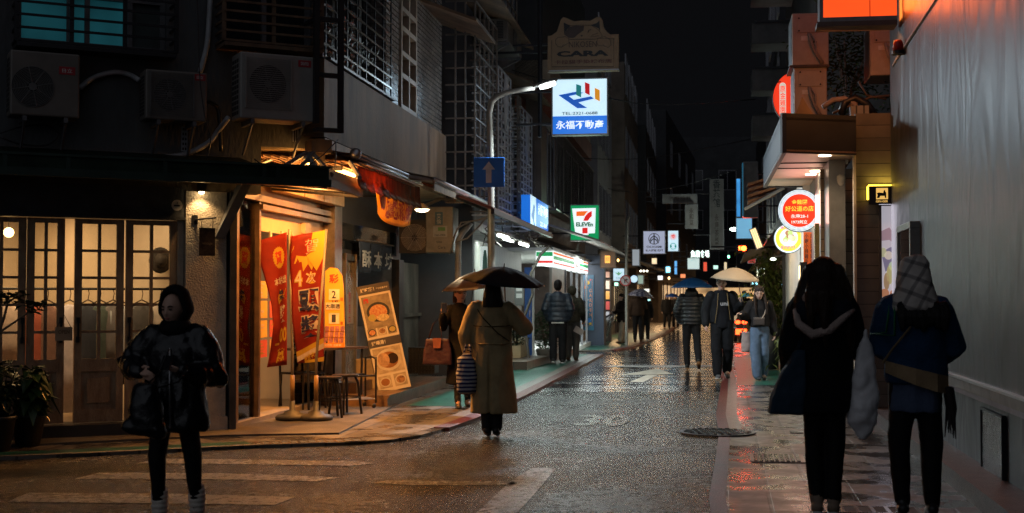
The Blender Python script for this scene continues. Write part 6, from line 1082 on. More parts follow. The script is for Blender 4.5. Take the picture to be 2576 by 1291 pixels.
mb.tube([PT(1330, 900, 27.6), PT(1318, 800, 27.6), PT(1340, 740, 27.6), PT(1335, 690, 27.5), PT(1360, 640, 27.4), PT(1384, 618, 27.3)], .03, 6)
tag(mb.build('bare_vine', mat('vine_bark', (.07, .06, .05), .7)), 'tangle of bare vines hanging below the red roof', 'vine')
# cat shaped shop sign
Yc = 25.; fr = facing(1466, 110, Yc); C3 = lambda x, y: fr.px(1288+x*.3332, y*.3332)
out = [(268, 545), (270, 272), (300, 268), (340, 238), (352, 200), (370, 145), (388, 130), (408, 135), (470, 162), (530, 155), (590, 158), (640, 130), (664, 128), (682, 150), (692, 210), (715, 238), (740, 260), (805, 258), (805, 530)]
o = thing('cat_sign', 'dark unlit shop sign board with a cat shaped top and a winking cat face', 'sign', fr.at(0, C3(500, 545)[1])); SGN = mat('dim_cream_acrylic', (.26, .17, .095), .4, 0, .1, 3); b = MB(fr).prism([C3(*q) for q in reversed(out)], -.18, 0).build('board', SGN, o); INK = mat('sign_ink_black', (.012, .016, .02), .45); INB = mat('sign_ink_brown', (.06, .04, .035), .5); INR = mat('sign_ink_red', (.13, .05, .04), .5)
def c3poly(pts, m, z=.004): mb = MB(fr); n = len(pts); P_ = [C3(*q) for q in pts]; mb.prism(P_[::-1], z-.003, z); return mb.build('print', m, b)
def c3line(pts, m, r=.006, closed=False):
    mb = MB(fr); P_ = [C3(*q) for q in pts]; mb.tube([(x, y, .004) for x, y in (P_+P_[:1] if closed else P_)], r, 5); return mb.build('print', m, b)
c3line([(300, 305), (300, 505), (768, 505), (768, 292), (640, 292)], INK, .005); c3line([(430, 298), (640, 296)], INK, .005)
c3poly([(390, 172), (395, 260), (420, 215), (445, 195)], INK); c3poly([(595, 190), (640, 175), (660, 155), (665, 240), (655, 215)], INK); c3poly([(395, 262), (425, 208), (470, 195), (545, 195), (540, 230), (500, 258), (470, 285), (430, 288)], INB, .003)
c3line([(440, 195), (520, 190), (600, 192), (650, 225), (680, 262), (678, 285)], INK, .004); c3line([(572, 250), (580, 228), (598, 225)], INK); c3line([(600, 268), (650, 250)], INK, .004); c3line([(590, 280), (655, 270)], INK, .004); c3poly([(515, 268), (535, 265), (528, 280)], INK)
for q in ([(330, 300), (345, 285), (400, 278), (428, 292), (430, 325), (400, 340), (375, 358), (345, 352), (330, 330)], [(640, 318), (650, 290), (700, 278), (740, 300), (748, 340), (725, 360), (690, 345), (650, 345)]): c3poly(q, SGN, .006); c3line(q, INK, .005, True)
c3line([(390, 335), (378, 352)], INK, .004); c3line([(690, 335), (697, 350)], INK, .004)
def c3text(s, x0, x1, y0, y1, m, bold=.02): p, q = C3(x0, y1), C3(x1, y0); lettering(b, s, fr, (p[0]+q[0])/2, (p[1]+q[1])/2, q[0]-p[0], q[1]-p[1], m, z=.008, bold=bold)
c3text('CARA', 338, 728, 378, 432, INK, .05); c3text('NIKOSEN', 430, 640, 310, 360, INB, 0); c3text('卡拉貓手染棉布店', 320, 755, 445, 487, INR)
MB(fr).box(*(C3(278, 0)[0], C3(806, 0)[0], C3(0, 548)[1], C3(0, 540)[1]), -.2, .02).build('bottom_rail', STEEL, o); 
for q in (C3(270, 330), C3(270, 385)): MB(fr).box(q[0]-1.6, q[0], q[1]-.02, q[1]+.02, -.11, -.07).build('bracket', IRON, o)
tag(MB().tube([PT(1358, 345, 25.1), PT(1358, -60, 25.1)], .04, 8).build('sign_post', IRON), 'dark steel post carrying the projecting signs beside the lamp head', 'post')
# estate agent light box
def lightbox(name, label, x0, y0, x1, y1, Y, fm, cat='sign', dep=.2, rim=None, ang=0., grp=None, bracket=-1, t=.025):
    fr = facing((x0+x1)/2, (y0+y1)/2, Y, ang); u, v = (x1-x0)*Y/F, (y1-y0)*Y/F; o = thing(name, label, cat, fr.at(0, -v/2), 0, grp); f_ = MB(fr).box(-u/2, u/2, -v/2, v/2, -dep+.01, 0).build('face', fm, o); mb = MB(fr)
    mb.box(-u/2-t, -u/2, -v/2-t, v/2+t, -dep, .012); mb.box(u/2, u/2+t, -v/2-t, v/2+t, -dep, .012); mb.box(-u/2, u/2, v/2, v/2+t, -dep, .012); mb.box(-u/2, u/2, -v/2-t, -v/2, -dep, .012); mb.build('frame', rim or mat('sign_frame_grey', (.2, .2, .21), .4, .4), o)
    for q in ((.3, -.3) if bracket else ()): s = bracket; MB(fr).box(s*u/2, s*(u/2+.7), v*q-.02, v*q+.02, -dep*.6, -dep*.4).build('bracket', IRON, o)
    return o, f_, fr, u, v
EW = emat('cool_white_sign', (.62, .86, 1), .92, .05, 2.5); EB = emat('blue_sign_glow', (.012, .17, .75), .8, .05, 2.5)
o, f_, fr, u, v = lightbox('light_box_sign', 'square glowing white and blue estate agent light box beside the street lamp head', 1390, 199, 1527, 337, 24.6, EW)
MB(fr).box(-u/2, u/2, -v/2, -v*.175, 0, .006).build('blue_band', EB, f_); Q3 = lambda x, y: fr.px(1157.2+x*.1949, 150.9+y*.1949)
def q3poly(pts, m, z=.006): MB(fr).prism([Q3(*q) for q in pts][::-1], z-.004, z).build('logo', m, f_)
LB = emat('logo_blue', (.01, .12, .62), .55)
q3poly([(1270, 455), (1500, 410), (1600, 425), (1400, 470)], LB); q3poly([(1270, 455), (1400, 465), (1470, 515), (1645, 620), (1515, 625)], LB, .007); q3poly([(1465, 515), (1690, 470), (1730, 500), (1530, 550)], LB, .0075)
q3poly([(1500, 312), (1565, 335), (1565, 487), (1500, 455)], emat('logo_teal', (.015, .22, .24), .6), .009); q3poly([(1612, 287), (1673, 312), (1675, 458), (1615, 428)], emat('logo_red', (.6, .008, .012), .6), .009); q3poly([(1740, 362), (1803, 390), (1805, 535), (1742, 505)], emat('logo_amber', (.8, .30, .01), .65), .009)
NVG = mat('sign_text_navy', (.02, .04, .10), .4); lettering(f_, 'TEL:2321-0688', fr, 0, -v*.125, u*.66, v*.055, NVG, z=.005, bold=.015); lettering(f_, '永福不動產', fr, 0, -v*.335, u*.88, v*.16, emat('sign_pure_white', (.85, .95, 1), 1.0), z=.009, bold=.014)
lamp('sign_light', 'AREA', fr.at(0, 0, .12), 16, (.55, .8, 1), u, tuple(fr.n), o, sizey=v)
fo3 = Fr((LS(-3.4, 26.5).x, 26.5), (KL, 1)); a, b_ = fo3.X(1324), fo3.X(1370); z0 = fo3.Z(1324, 566); z1 = fo3.Z(1324, 490); o = thing('fascia_sign', 'long blue and white glowing estate agent sign along the facade seen edgewise', 'sign', fo3.at(a, z0)); f_ = MB(fo3).box(a, b_, z0, z1, -.1, .08).build('face', EB, o); MB(fo3).box(a, a+(b_-a)*.28, z0, z1, .081, .086).build('white_panel', EW, f_); lettering(f_, '永福不動產', fo3, a+(b_-a)*.66, (z0+z1)/2+.1, (b_-a)*.55, (z1-z0)*.42, emat('sign_pure_white', (.85, .95, 1), 1.), z=.09, bold=.02); lettering(f_, '2321-0688', fo3, a+(b_-a)*.7, z0+.11, (b_-a)*.4, .1, emat('sign_pure_white', (.85, .95, 1), 1.), z=.09, bold=.02)
mb = MB(fo3); mb.prism([(a+.15, z0+.2), (a+.5, z0+.45), (a+.7, z0+.4), (a+.55, z0+.12), (a+.75, z0), (a+.6, z0)][::1], .087, .09); mb.build('logo', LB, f_)
# convenience shop: building, striped fascia, projecting sign
B3 = Fr((LS(-3.3, 30.6).x, 30.6), (KL, 1)); b3 = thing('convenience_shop', 'dim building with a brightly lit corner shop below a striped fascia', 'building', B3.at(0, 0)); L3 = 11.5
mb = MB(B3); mb.box(-.3, L3, 2.85, 6.2, -.25, -.6); mb.build('upper_wall', BRNB, b3); mb = MB(B3); mb.box(0, L3, 6.2, 10.5, -.25, -.9); mb.build('top_wall', DKB, b3); windows(b3, Fr((B3.at(0, 0, -.25).x, B3.at(0, 0, -.25).y), (KL, 1)), .5, 11, 3.6, 1, 3, 5, 1.5, 1.8, DGLASS, WFR)
mb = MB(B3); q = 5.05
for i in range(34): x = .3+i*.33; mb.tube([(x, 3.5, .02), (x, 5.4, .02)], .011, 4)
mb.box(.2, 11.4, 3.48, 3.52, -.2, .04); mb.box(.2, 11.4, 5.38, 5.42, -.2, .04); mb.build('balcony_bars', mat('dim_grey_bars', (.25, .23, .22), .4, .4), b3)
tb = mat('terracotta_band', (.24, .07, .035), .6, 0, .3, 2); mb = MB(B3); mb.box(0, L3, 5.75, 6.25, -.9, -.05); mb.build('parapet_band', tb, b3); mb = MB(B3); mb.box(0, L3, 6.25, 6.9, -.9, -.08); mb.build('parapet', mat('pale_parapet', (.32, .25, .18), .6, 0, .2, 2), b3)
mb = MB(B3); mb.add([(-.6, 3.1, -.1), (9.5, 3.1, -.1), (9.5, 2.72, 1.1), (-.6, 2.72, 1.1), (-.6, 3.14, -.1), (9.5, 3.14, -.1), (9.5, 2.76, 1.1), (-.6, 2.76, 1.1)], [(3, 2, 1, 0), (4, 5, 6, 7), (0, 1, 5, 4), (2, 3, 7, 6), (1, 2, 6, 5), (3, 0, 4, 7)]); mb.build('shop_canopy', mat('grey_sheet_canopy', (.2, .17, .15), .5, .2, .3, 2), b3)
mb = MB(B3); mb.box(-.05, L3, .03, .15, -3.0, 0); mb.box(0, L3, 2.55, 2.62, -3, .0); mb.box(0, L3, .15, 2.6, -3.1, -3.0); mb.build('shop_interior', mat('white_shop_interior', (.65, .66, .64), .5, 0, .05), b3)
mb = MB(B3); mb.box(0, 2.9, .15, 2.3, -.1, -.04); mb.build('shutter', mat('grey_ribbed_shutter', (.30, .29, .27), .45, .1, .2, 3, stretch=(12, 12, .3)), b3); mb = MB(B3)
for i in range(5): x = 2.9+i*1.6; mb.box(x, x+.06, .15, 2.55, -.06, 0)
mb.build('door_frame', WFR, b3); lamp('shop_ceiling_light', 'AREA', B3.at(5.8, 2.5, -1.2), 320, (.9, 1, .95), 8, (0, 0, -1), b3, sizey=1.2); lamp('shop_front_light', 'AREA', B3.at(4.4, 2.2, .35), 50, (.88, 1, .95), 6, tuple(V((0, 0, -1))), b3, sizey=.1)
pa, pb_ = 1392, 1479; xa3, xb3 = B3.X(pa, .12), B3.X(pb_, .12); zs0, zs1 = B3.Z(pa, 669, .12), B3.Z(pa, 632, .12); o = thing('striped_fascia', 'glowing white fascia with green, orange and red stripes turning the shop corner', 'sign', B3.at(xa3, zs0, .12)); hh = zs1-zs0; pf = B3.at(xa3, 0, .12); sf2 = Fr((pf.x, pf.y), (SR.x, SR.y)); wl = -sf2.X(1348)
SW = emat('stripe_white', (.9, 1, .98), 1.1); SG = emat('stripe_green', (.0, .30, .085), .85); SO = emat('stripe_orange', (1, .14, .01), .9); SD = emat('stripe_red', (.8, .015, .01), .85)
f1 = MB(B3).box(xa3, xb3, zs0, zs1, -.1, .12).build('street_face', SW, o); f2 = MB(sf2).box(-wl, -.012, zs0, zs1, -.25, 0).build('end_face', SW, o)
m0, m1 = xa3+(xb3-xa3)*.56, xa3+(xb3-xa3)*.68
for (t0, t1, m) in ((.82, .95, SO), (.46, .7, SG), (.16, .27, SD)):
    for x0, x1 in ((xa3+.02, m0-.15), (m1+.2, xb3-.02)): MB(B3).box(x0, x1, zs0+hh*t0, zs0+hh*t1, .122, .126).build('stripe', m, f1)
for (t0, t1, m) in ((.66, .95, SG), (.2, .36, SD)): MB(sf2).box(-wl+.01, -.013, zs0+hh*t0, zs0+hh*t1, .001, .005).build('stripe', m, f2)
lettering(f1, '7', B3, (m0+m1)/2, zs0+hh*.62, .7, hh*.55, SD, z=.127, bold=.03); lettering(f1, 'ELEVEn', B3, (m0+m1)/2, zs0+hh*.36, .9, hh*.14, mat('logo_green_dark', (.0, .12, .05), .4), z=.129, bold=.03)
lamp('sign_light', 'AREA', B3.at((xa3+xb3)/2, (zs0+zs1)/2, .25), 26, (.85, 1, .93), xb3-xa3, tuple(B3.n), o, sizey=hh); lamp('sign_light', 'AREA', sf2.at(-wl/2, (zs0+zs1)/2, .1), 4, (.7, 1, .85), wl, tuple(sf2.n), o, sizey=hh)
EG = emat('sign_green_glow', (.0, .32, .10), .8); o, f_, fr, u, v = lightbox('logo_sign', 'glowing green sign with a large red and orange seven in a white panel', 1436, 517, 1506, 604, 32, EG, ang=.05)
T = lambda x, y: ((x-1080)/430*u, (535-y)/510*v)   # artwork measured in the enlarged photograph
def tp(pts, m, z): MB(fr).prism([T(*q) for q in pts][::-1], z-.003, z).build('logo', m, f_)
tp([(885, 325), (1250, 318), (1237, 690), (935, 700)], emat('sign_panel_white', (.85, .95, 1), 1.0), .004); tp([(1030, 690), (1140, 690), (1138, 714), (1032, 716)], emat('sign_panel_white', (.85, .95, 1), 1.0), .0042)
tp([(950, 368), (1135, 362), (1100, 395), (1072, 434), (950, 438)], emat('seven_orange', (1, .16, .012), .85), .008); tp([(1190, 360), (1190, 440), (1160, 465), (1130, 507), (1055, 508), (1085, 440), (1130, 390)], emat('seven_red', (.75, .012, .01), .85), .008); tp([(1042, 610), (1125, 608), (1125, 693), (1042, 695)], emat('seven_red', (.75, .012, .01), .85), .008)
p, q = T(945, 592), T(1210, 528); lettering(f_, 'ELEVEn', fr, (p[0]+q[0])/2, (p[1]+q[1])/2, q[0]-p[0], q[1]-p[1], emat('eleven_green', (.0, .16, .06), .6), z=.008, bold=.05); lamp('sign_light', 'AREA', fr.at(0, 0, .12), 7, (.6, 1, .75), u, tuple(fr.n), o, sizey=v)
# blue column with a painted flower board
Yg = 41.; fr = facing(1496, 750, Yg); u = 46*Yg/F; zf = -fr.o.z; o = thing('blue_column', 'dark blue shop corner column carrying a painted flower board', 'column', fr.at(0, zf)); MB(fr).box(-u/2, u/2, zf+.03, zf+2.75, -.8, 0).build('shaft', mat('slate_blue_paint', (.035, .05, .085), .45, 0, .2, 3), o)
gx0, gx1, gz0, gz1 = fr.px(1465, 0)[0], fr.px(1493, 0)[0], fr.Z(1480, 831), fr.Z(1480, 692); o = thing('flower_board', 'tall blue painted board with flowers and the word GARDEN', 'sign', fr.at((gx0+gx1)/2, gz0)); g = MB(fr).box(gx0, gx1, gz0, gz1, .01, .05).build('board', mat('teal_blue_board', (.012, .11, .2), .4, 0, .15, 5), o); gw, gh = gx1-gx0, gz1-gz0
for (x, y, r, c) in ((.45, .86, .17, (.75, .42, .02)), (.32, .78, .16, (.65, .16, .02)), (.68, .91, .08, (.6, .08, .1)), (.33, .36, .16, (.6, .6, .62)), (.55, .18, .2, (.03, .2, .6)), (.66, .12, .12, (.7, .42, .03)), (.4, .55, .1, (.6, .5, .45))):
    mb = MB(fr); cx, cy = gx0+gw*x, gz0+gh*y
    for k in range(6): a = k*math.pi/3; mb.disc((cx+r*gw*.55*math.cos(a), cy+r*gw*.55*math.sin(a), .052+.0005*k), r*gw*.55, 10)
    mb.build('flower', mat('flower_%.2f_%.2f' % (c[0], c[2]), c, .5), g)
lettering(g, 'GARDEN', fr, gx0+gw*.7, gz0+gh*.5, gw*.26, gh*.5, mat('garden_orange', (.6, .25, .14), .5), z=.056, bold=.02, vertical=True); mb = MB(fr); mb.tube([(gx0+gw*.15, gz0+gh*.08, .052), (gx0+gw*.15, gz0+gh*.9, .052), (gx0+gw*.85, gz0+gh*.93, .052), (gx0+gw*.85, gz0+gh*.08, .052), (gx0+gw*.15, gz0+gh*.08, .052)], .008, 4); mb.build('border', mat('garden_orange', (.6, .25, .14), .5), g)
lamp('column_light', 'AREA', fr.at(-.6, .9, 1.6), 30, (.9, .97, 1), .6, tuple(-fr.n), o)
# bookshop bay beyond with magazines
fr = facing(1516, 770, 44.5); u = 40*44.5/F; zf = -fr.o.z; o = thing('magazine_rack', 'dark rack filled with bright magazines beside the blue column', 'rack', fr.at(0, zf)); MB(fr).box(-u/2, u/2, zf+.03, zf+2.6, -.5, 0).build('back_board', mat('rack_brown', (.06, .045, .04), .6), o); random.seed(9)
for j in range(5):
    for i in range(3):
        x = -u/2+.05+i*u*.3; z = zf+.75+j*.34
        if random.random() < .85: MB(fr).box(x, x+u*.24, z, z+.27, .0, .03).build('magazine', emat('mag_%d' % ((i+j*2) % 5), [(.5, .3, .25), (.6, .3, .05), (.45, .5, .6), (.6, .5, .45), (.5, .08, .08)][(i+j*2) % 5], .35), o)
    MB(fr).box(-u/2, u/2, zf+.72+j*.34, zf+.75+j*.34, 0, .06).build('shelf', IRON, o)
lamp('rack_light', 'AREA', fr.at(0, .7, .9), 14, (1, .85, .65), .6, tuple(-fr.n+V((0, 0, -.6))), o)
# far row left and the end of the street
def far_building(name, label, o_, Y0, Y1, H, m, side=-1, nw=4, fl=3, lit=None, zs=2.9, o1=None):
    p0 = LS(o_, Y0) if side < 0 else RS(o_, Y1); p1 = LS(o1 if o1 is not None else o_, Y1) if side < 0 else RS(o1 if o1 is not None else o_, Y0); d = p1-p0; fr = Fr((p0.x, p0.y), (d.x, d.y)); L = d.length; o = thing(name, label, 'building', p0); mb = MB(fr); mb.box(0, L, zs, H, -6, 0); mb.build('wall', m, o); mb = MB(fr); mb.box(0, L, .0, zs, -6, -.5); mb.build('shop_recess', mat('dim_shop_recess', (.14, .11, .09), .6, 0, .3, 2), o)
    windows(o, fr, .3, L-.3, zs+.9, fl, 3., nw, min(1.6, L/nw*.6), 1.7, DGLASS, WFR); mb = MB(fr); mb.add([(0, zs+.25, 0), (L, zs+.25, 0), (L, zs-.1, 1.0), (0, zs-.1, 1.0), (0, zs+.3, 0), (L, zs+.3, 0), (L, zs-.05, 1.0), (0, zs-.05, 1.0)], [(3, 2, 1, 0), (4, 5, 6, 7), (0, 1, 5, 4), (2, 3, 7, 6), (1, 2, 6, 5), (3, 0, 4, 7)]); mb.build('awning', mat('dark_awning_cloth', (.06, .05, .05), .6, 0, .4, 2), o)
    if lit:
        col, s, pw = lit; mb = MB(fr); mb.box(L*.1, L*.9, .5, 2.3, -.5, -.46); mb.build('lit_shop_window', emat('shop_glow_%.2f_%.2f' % (col[1], s), col, s, .75, 1.6), o); lamp('shop_light', 'AREA', fr.at(L/2, 2.3, .35), pw, col, L*.7, tuple(V((0, 0, -1))+fr.n*.3), o, sizey=.3)
        for k in range(9): x = L*(.1+.1*k); MB(fr).box(x-.05, x+.05, 0, 2.5, -.46, -.4).build('mullion', IRON, o)
    return o
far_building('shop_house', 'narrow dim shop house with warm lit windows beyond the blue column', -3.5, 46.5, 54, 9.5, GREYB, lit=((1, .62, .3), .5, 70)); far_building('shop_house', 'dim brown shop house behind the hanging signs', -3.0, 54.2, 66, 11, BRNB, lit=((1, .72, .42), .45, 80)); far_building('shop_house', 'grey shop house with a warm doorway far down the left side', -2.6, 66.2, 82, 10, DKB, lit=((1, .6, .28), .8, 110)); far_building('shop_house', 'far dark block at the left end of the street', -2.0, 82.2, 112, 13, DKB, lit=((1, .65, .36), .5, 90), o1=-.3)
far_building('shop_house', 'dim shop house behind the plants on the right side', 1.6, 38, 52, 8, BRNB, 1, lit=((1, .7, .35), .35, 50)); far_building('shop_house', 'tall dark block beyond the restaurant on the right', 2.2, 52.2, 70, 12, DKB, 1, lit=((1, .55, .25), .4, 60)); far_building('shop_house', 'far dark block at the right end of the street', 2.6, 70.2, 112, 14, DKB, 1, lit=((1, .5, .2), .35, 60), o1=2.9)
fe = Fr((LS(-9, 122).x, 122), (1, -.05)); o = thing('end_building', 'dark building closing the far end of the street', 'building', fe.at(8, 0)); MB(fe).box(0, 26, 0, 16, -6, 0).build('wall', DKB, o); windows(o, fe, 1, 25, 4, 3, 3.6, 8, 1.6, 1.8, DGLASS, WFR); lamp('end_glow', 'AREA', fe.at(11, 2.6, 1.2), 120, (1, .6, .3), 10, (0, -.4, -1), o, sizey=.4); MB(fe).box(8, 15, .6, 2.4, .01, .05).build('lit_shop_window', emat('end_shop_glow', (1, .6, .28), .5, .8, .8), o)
# right middle: upper facades above the restaurant
far_building('corner_block', 'dark block with a window column above the restaurant signs', 2.0, 27.5, 37.8, 12.5, mat('cold_dark_facade', (.07, .075, .085), .65, 0, .3, 1), 1, 3, 3)
a0 = PT(1912, 180, 29); fr = facing(1910, 180, 29); o = thing('balcony_stack', 'dark stacked balconies at the right against the night sky', 'balcony', fr.at(0, -2)); 
for k in range(4): MB(fr).box(-.15, .9, -1.4+k*1.0, -.95+k*1.0, -1, 0).build('balcony_front', mat('dim_balcony', (.09, .085, .085), .6, 0, .3, 2), o); MB(fr).box(-.1, .9, -.95+k*1.0, -.9+k*1.0, -1, .05).build('ledge', DKB, o)
# hanging signs down the street
LW = emat('lit_white_panel', (.8, .9, 1), .75, .08, 2); o, f_, fr, u, v = lightbox('light_box_sign', 'square pale lilac sign with a round black tree emblem', 1619, 582, 1672, 638, 45, emat('pale_lilac_sign', (.42, .46, .62), .72, .1, 1.5)); mb = MB(fr); mb.ring((0, v*.16), u*.24, u*.27, .002, .006, 28); mb.box(-u*.025, u*.025, -v*.08, v*.4, .002, .005)
for s in (-1, 1):
    for k in (.0, .12): mb.tube([(0, v*(.3-k), .004), (s*u*.14, v*(.2-k), .004), (s*u*.2, v*(.08-k), .004)], u*.025, 5)
mb.build('emblem', INK, f_); lettering(f_, 'OKASAMI', fr, 0, -v*.2, u*.72, v*.1, INK, z=.004); lettering(f_, '私大岡館·西門', fr, 0, -v*.36, u*.82, v*.1, INK, z=.004)
o, f_, fr, u, v = lightbox('light_box_sign', 'narrow white sign with a red star burst over a green ring', 1681, 581, 1706, 632, 48, EW); mb = MB(fr)
for k in range(12): a = k*math.pi/6; mb.tube([(u*.1*math.cos(a), v*.22+u*.1*math.sin(a), .004), (u*.36*math.cos(a), v*.22+u*.36*math.sin(a), .004)], u*.025, 4)
mb.build('emblem', emat('emblem_red', (.8, .06, .03), .7), f_); lettering(f_, '樂', fr, 0, v*.24, u*.4, v*.16, emat('emblem_red', (.8, .06, .03), .7), z=.008, bold=.03); mb = MB(fr); mb.ring((0, -v*.26), u*.26, u*.33, .002, .006, 24); mb.ball((-.07, -v*.26, .004), (u*.07, v*.055, .004)); mb.ball((.07, -v*.26, .004), (u*.07, v*.055, .004)); mb.build('emblem', emat('emblem_teal', (.02, .32, .25), .6), f_)
o, f_, fr, u, v = lightbox('neon_sign', 'white neon restaurant characters on a dark board far down the street', 1737, 629, 1785, 649, 62, mat('neon_board', (.02, .02, .02), .5), t=.02); lettering(f_, '魚鼎食場', fr, 0, 0, u*.96, v*.9, emat('neon_white', (.75, 1, .9), 3.2), z=.01, bold=.01)
o, f_, fr, u, v = lightbox('light_box_sign', 'square plain white sign under the neon characters', 1730, 650, 1759, 677, 60, emat('greenish_white_sign', (.62, .8, .78), .8)); mb = MB(fr); mb.ring((0, v*.2), u*.14, u*.18, .002, .005, 16, 0, math.pi); mb.build('emblem', emat('emblem_faint', (.35, .5, .5), .6), f_)
UNL = mat('unlit_grey_sign', (.16, .15, .145), .5, 0, .2, 2); o, f_, fr, u, v = lightbox('unlit_sign', 'very tall unlit grey sign board with dark characters', 1787, 452, 1819, 626, 56, UNL); lettering(f_, '香茶館', fr, 0, v*.3, u*.6, v*.4, INK, z=.004, vertical=True, bold=.02); lettering(f_, '永康茶藝', fr, 0, -v*.22, u*.3, v*.45, INB, z=.004, vertical=True)
o, f_, fr, u, v = lightbox('unlit_sign', 'unlit grey vertical sign above the neon characters', 1725, 516, 1754, 574, 52, UNL); lettering(f_, '永和豆', fr, 0, 0, u*.4, v*.75, INB, z=.004, vertical=True); o, f_, fr, u, v = lightbox('unlit_sign', 'unlit horizontal sign joined above the grey vertical one', 1668, 490, 1752, 510, 52.5, UNL); lettering(f_, '餐廳旅社', fr, 0, 0, u*.7, v*.6, INB, z=.004)
o, f_, fr, u, v = lightbox('wooden_sign', 'square wooden box sign with a small glowing orange centre', 1511, 633, 1547, 673, 40, mat('sign_wood', (.26, .14, .08), .5, 0, .2, 3), rim=WOODD); MB(fr).box(-u*.2, u*.16, -v*.22, v*.24, 0, .01).build('glowing_panel', emat('orange_panel_glow', (1, .42, .08), 1.2), f_); lettering(f_, '川川', fr, -.01, 0, u*.28, v*.3, WOODD, z=.012)
o, f_, fr, u, v = lightbox('light_box_sign', 'small square cyan white sign with a leaf drawing', 1543, 676, 1570, 706, 42, EW); mb = MB(fr)
for a in (-.7, 0, .7): mb.add([(0, -v*.1, .004), (.1*math.sin(a)-.03, .05, .004), (.22*math.sin(a), v*.3*math.cos(a), .004), (.1*math.sin(a)+.03, .05, .004)], [(0, 3, 2, 1)])
mb.build('leaf_drawing', emat('leaf_green', (.2, .5, .25), .5), f_); lettering(f_, 'PLTEA', fr, 0, -v*.3, u*.5, v*.14, NVG, z=.004)
pp_ = G(1576, 868, .03); Yn = 41.; p = PT(1576, 870, Yn); p.z = .03; o = thing('no_turn_sign', 'round red ringed no right turn sign on a grey pole', 'traffic sign', p); mb = MB(); mb.tube([p, PT(1576, 560, Yn), PT(1582, 545, Yn)], .045, 8); mb.build('pole', mat('grey_painted_pole', (.30, .29, .25), .4), o); fr = facing(1573.5, 706, Yn-.15); R = 14*Yn/F; d_ = MB(fr).disc((0, 0, -.012), R, 32, 0).build('disc', mat('sign_dull_white', (.42, .38, .36), .5), o); mb = MB(fr); mb.ring((0, 0), R*.78, R, .002, .006, 32); mb.build('red_ring', mat('sign_red_ring', (.4, .02, .015), .45), d_); mb = MB(fr); mb.tube([(-R*.5, R*.52, .006), (R*.5, -R*.52, .006)], R*.07, 5); mb.build('red_bar', MATS['sign_red_ring'], d_); mb = MB(fr); mb.tube([(-R*.15, -R*.45, .004), (-R*.15, R*.12, .004), (R*.15, R*.2, .004)], R*.1, 5); mb.prism([(R*.12, -.02+R*.02), (R*.45, R*.2), (R*.12, R*.42)], .003, .006); mb.build('arrow', INK, d_)
fr = facing(1595, 702, 43); R = 10*43/F; o = thing('round_light_sign', 'small round glowing blue white sign behind the no turn sign', 'sign', fr.at(0, -R)); f_ = MB(fr).disc((0, 0, -.1), R*.9, 28, 0).build('face', EW, o); mb = MB(fr); mb.ring((0, 0), R*.9, R, -.12, .01, 28); mb.build('rim', mat('rim_blue', (.02, .1, .3), .4), o)
lightbox('banner_sign', 'small pale green lit banner sign beside the round one', 1605, 693, 1618, 714, 44, emat('pale_green_lit', (.45, .6, .5), .45)); lightbox('banner_sign', 'pale vertical lit sign edge under the far awning', 1591, 628, 1608, 668, 43.5, emat('pale_vertical_lit', (.6, .65, .7), .4))
o, f_, fr, u, v = lightbox('neon_sign', 'tiny cyan neon sign with vertical strokes', 1674, 670, 1687, 687, 55, mat('neon_board', (.02, .02, .02), .5), t=.02)
mb = MB(fr)
for k in range(4): x = -u*.3+k*u*.2; mb.tube([(x, -v*.4, .02), (x, v*.4, .02)], .02, 5)
mb.build('neon_tubes', emat('neon_cyan', (.25, .75, 1), 3.5), f_)
lightbox('screen', 'small cyan lit display panel between the umbrellas far down the left side', 1623, 753, 1636, 775, 52, emat('cyan_screen', (.4, .95, 1), 1.3), 'screen'); lightbox('screen', 'small white lit panel above the checkered umbrella', 1621, 727, 1633, 735, 52, emat('white_screen', (.85, 1, .95), 1.1), 'screen'); lightbox('neon_sign', 'small green white glowing sign left of the no turn sign', 1546, 711, 1555, 719, 46, emat('green_white_glow', (.5, 1, .75), 2.2))
for i, (x, y, c, s, lab) in enumerate(((1612, 682, (1, .95, .8), 8, 'row of tiny white spot lamps under the far left awning'), (1683, 700, (1, .62, .28), 3, 'warm cone lamp far down the left side'), (1555, 655, (1, .6, .2), 4, 'tiny amber lamp by the wooden box sign'), (1833, 646, (.2, 1, .5), 6, 'tiny green pedestrian light far down the street'), (1500, 698, (1, .8, .3), 5, 'tiny yellow lamp at the top of the magazine rack'), (1808, 770, (1, .35, .06), 4, 'small orange lantern right of the puffer jacket'), (1790, 770, (1, .35, .06), 4, 'small orange lantern left of the beige umbrella shaft'))):
    p = PT(x, y, 52); o = thing('small_lamp', lab, 'lamp', p); mb = MB(Matrix.Translation(p)); k = [3, 1, 1, 1, 1, 1, 1][i]
    for j in range(k): mb.ball((j*.12, 0, 0), (.045, .045, .06) if i else .035)
    mb.build('bulb', emat('tiny_glow_%d' % i, c, s), o, True); mb = MB(Matrix.Translation(p)); mb.tube([(0, 0, .04), (0, 0, .2)], .012, 5); mb.build('cord', BLACK, o)
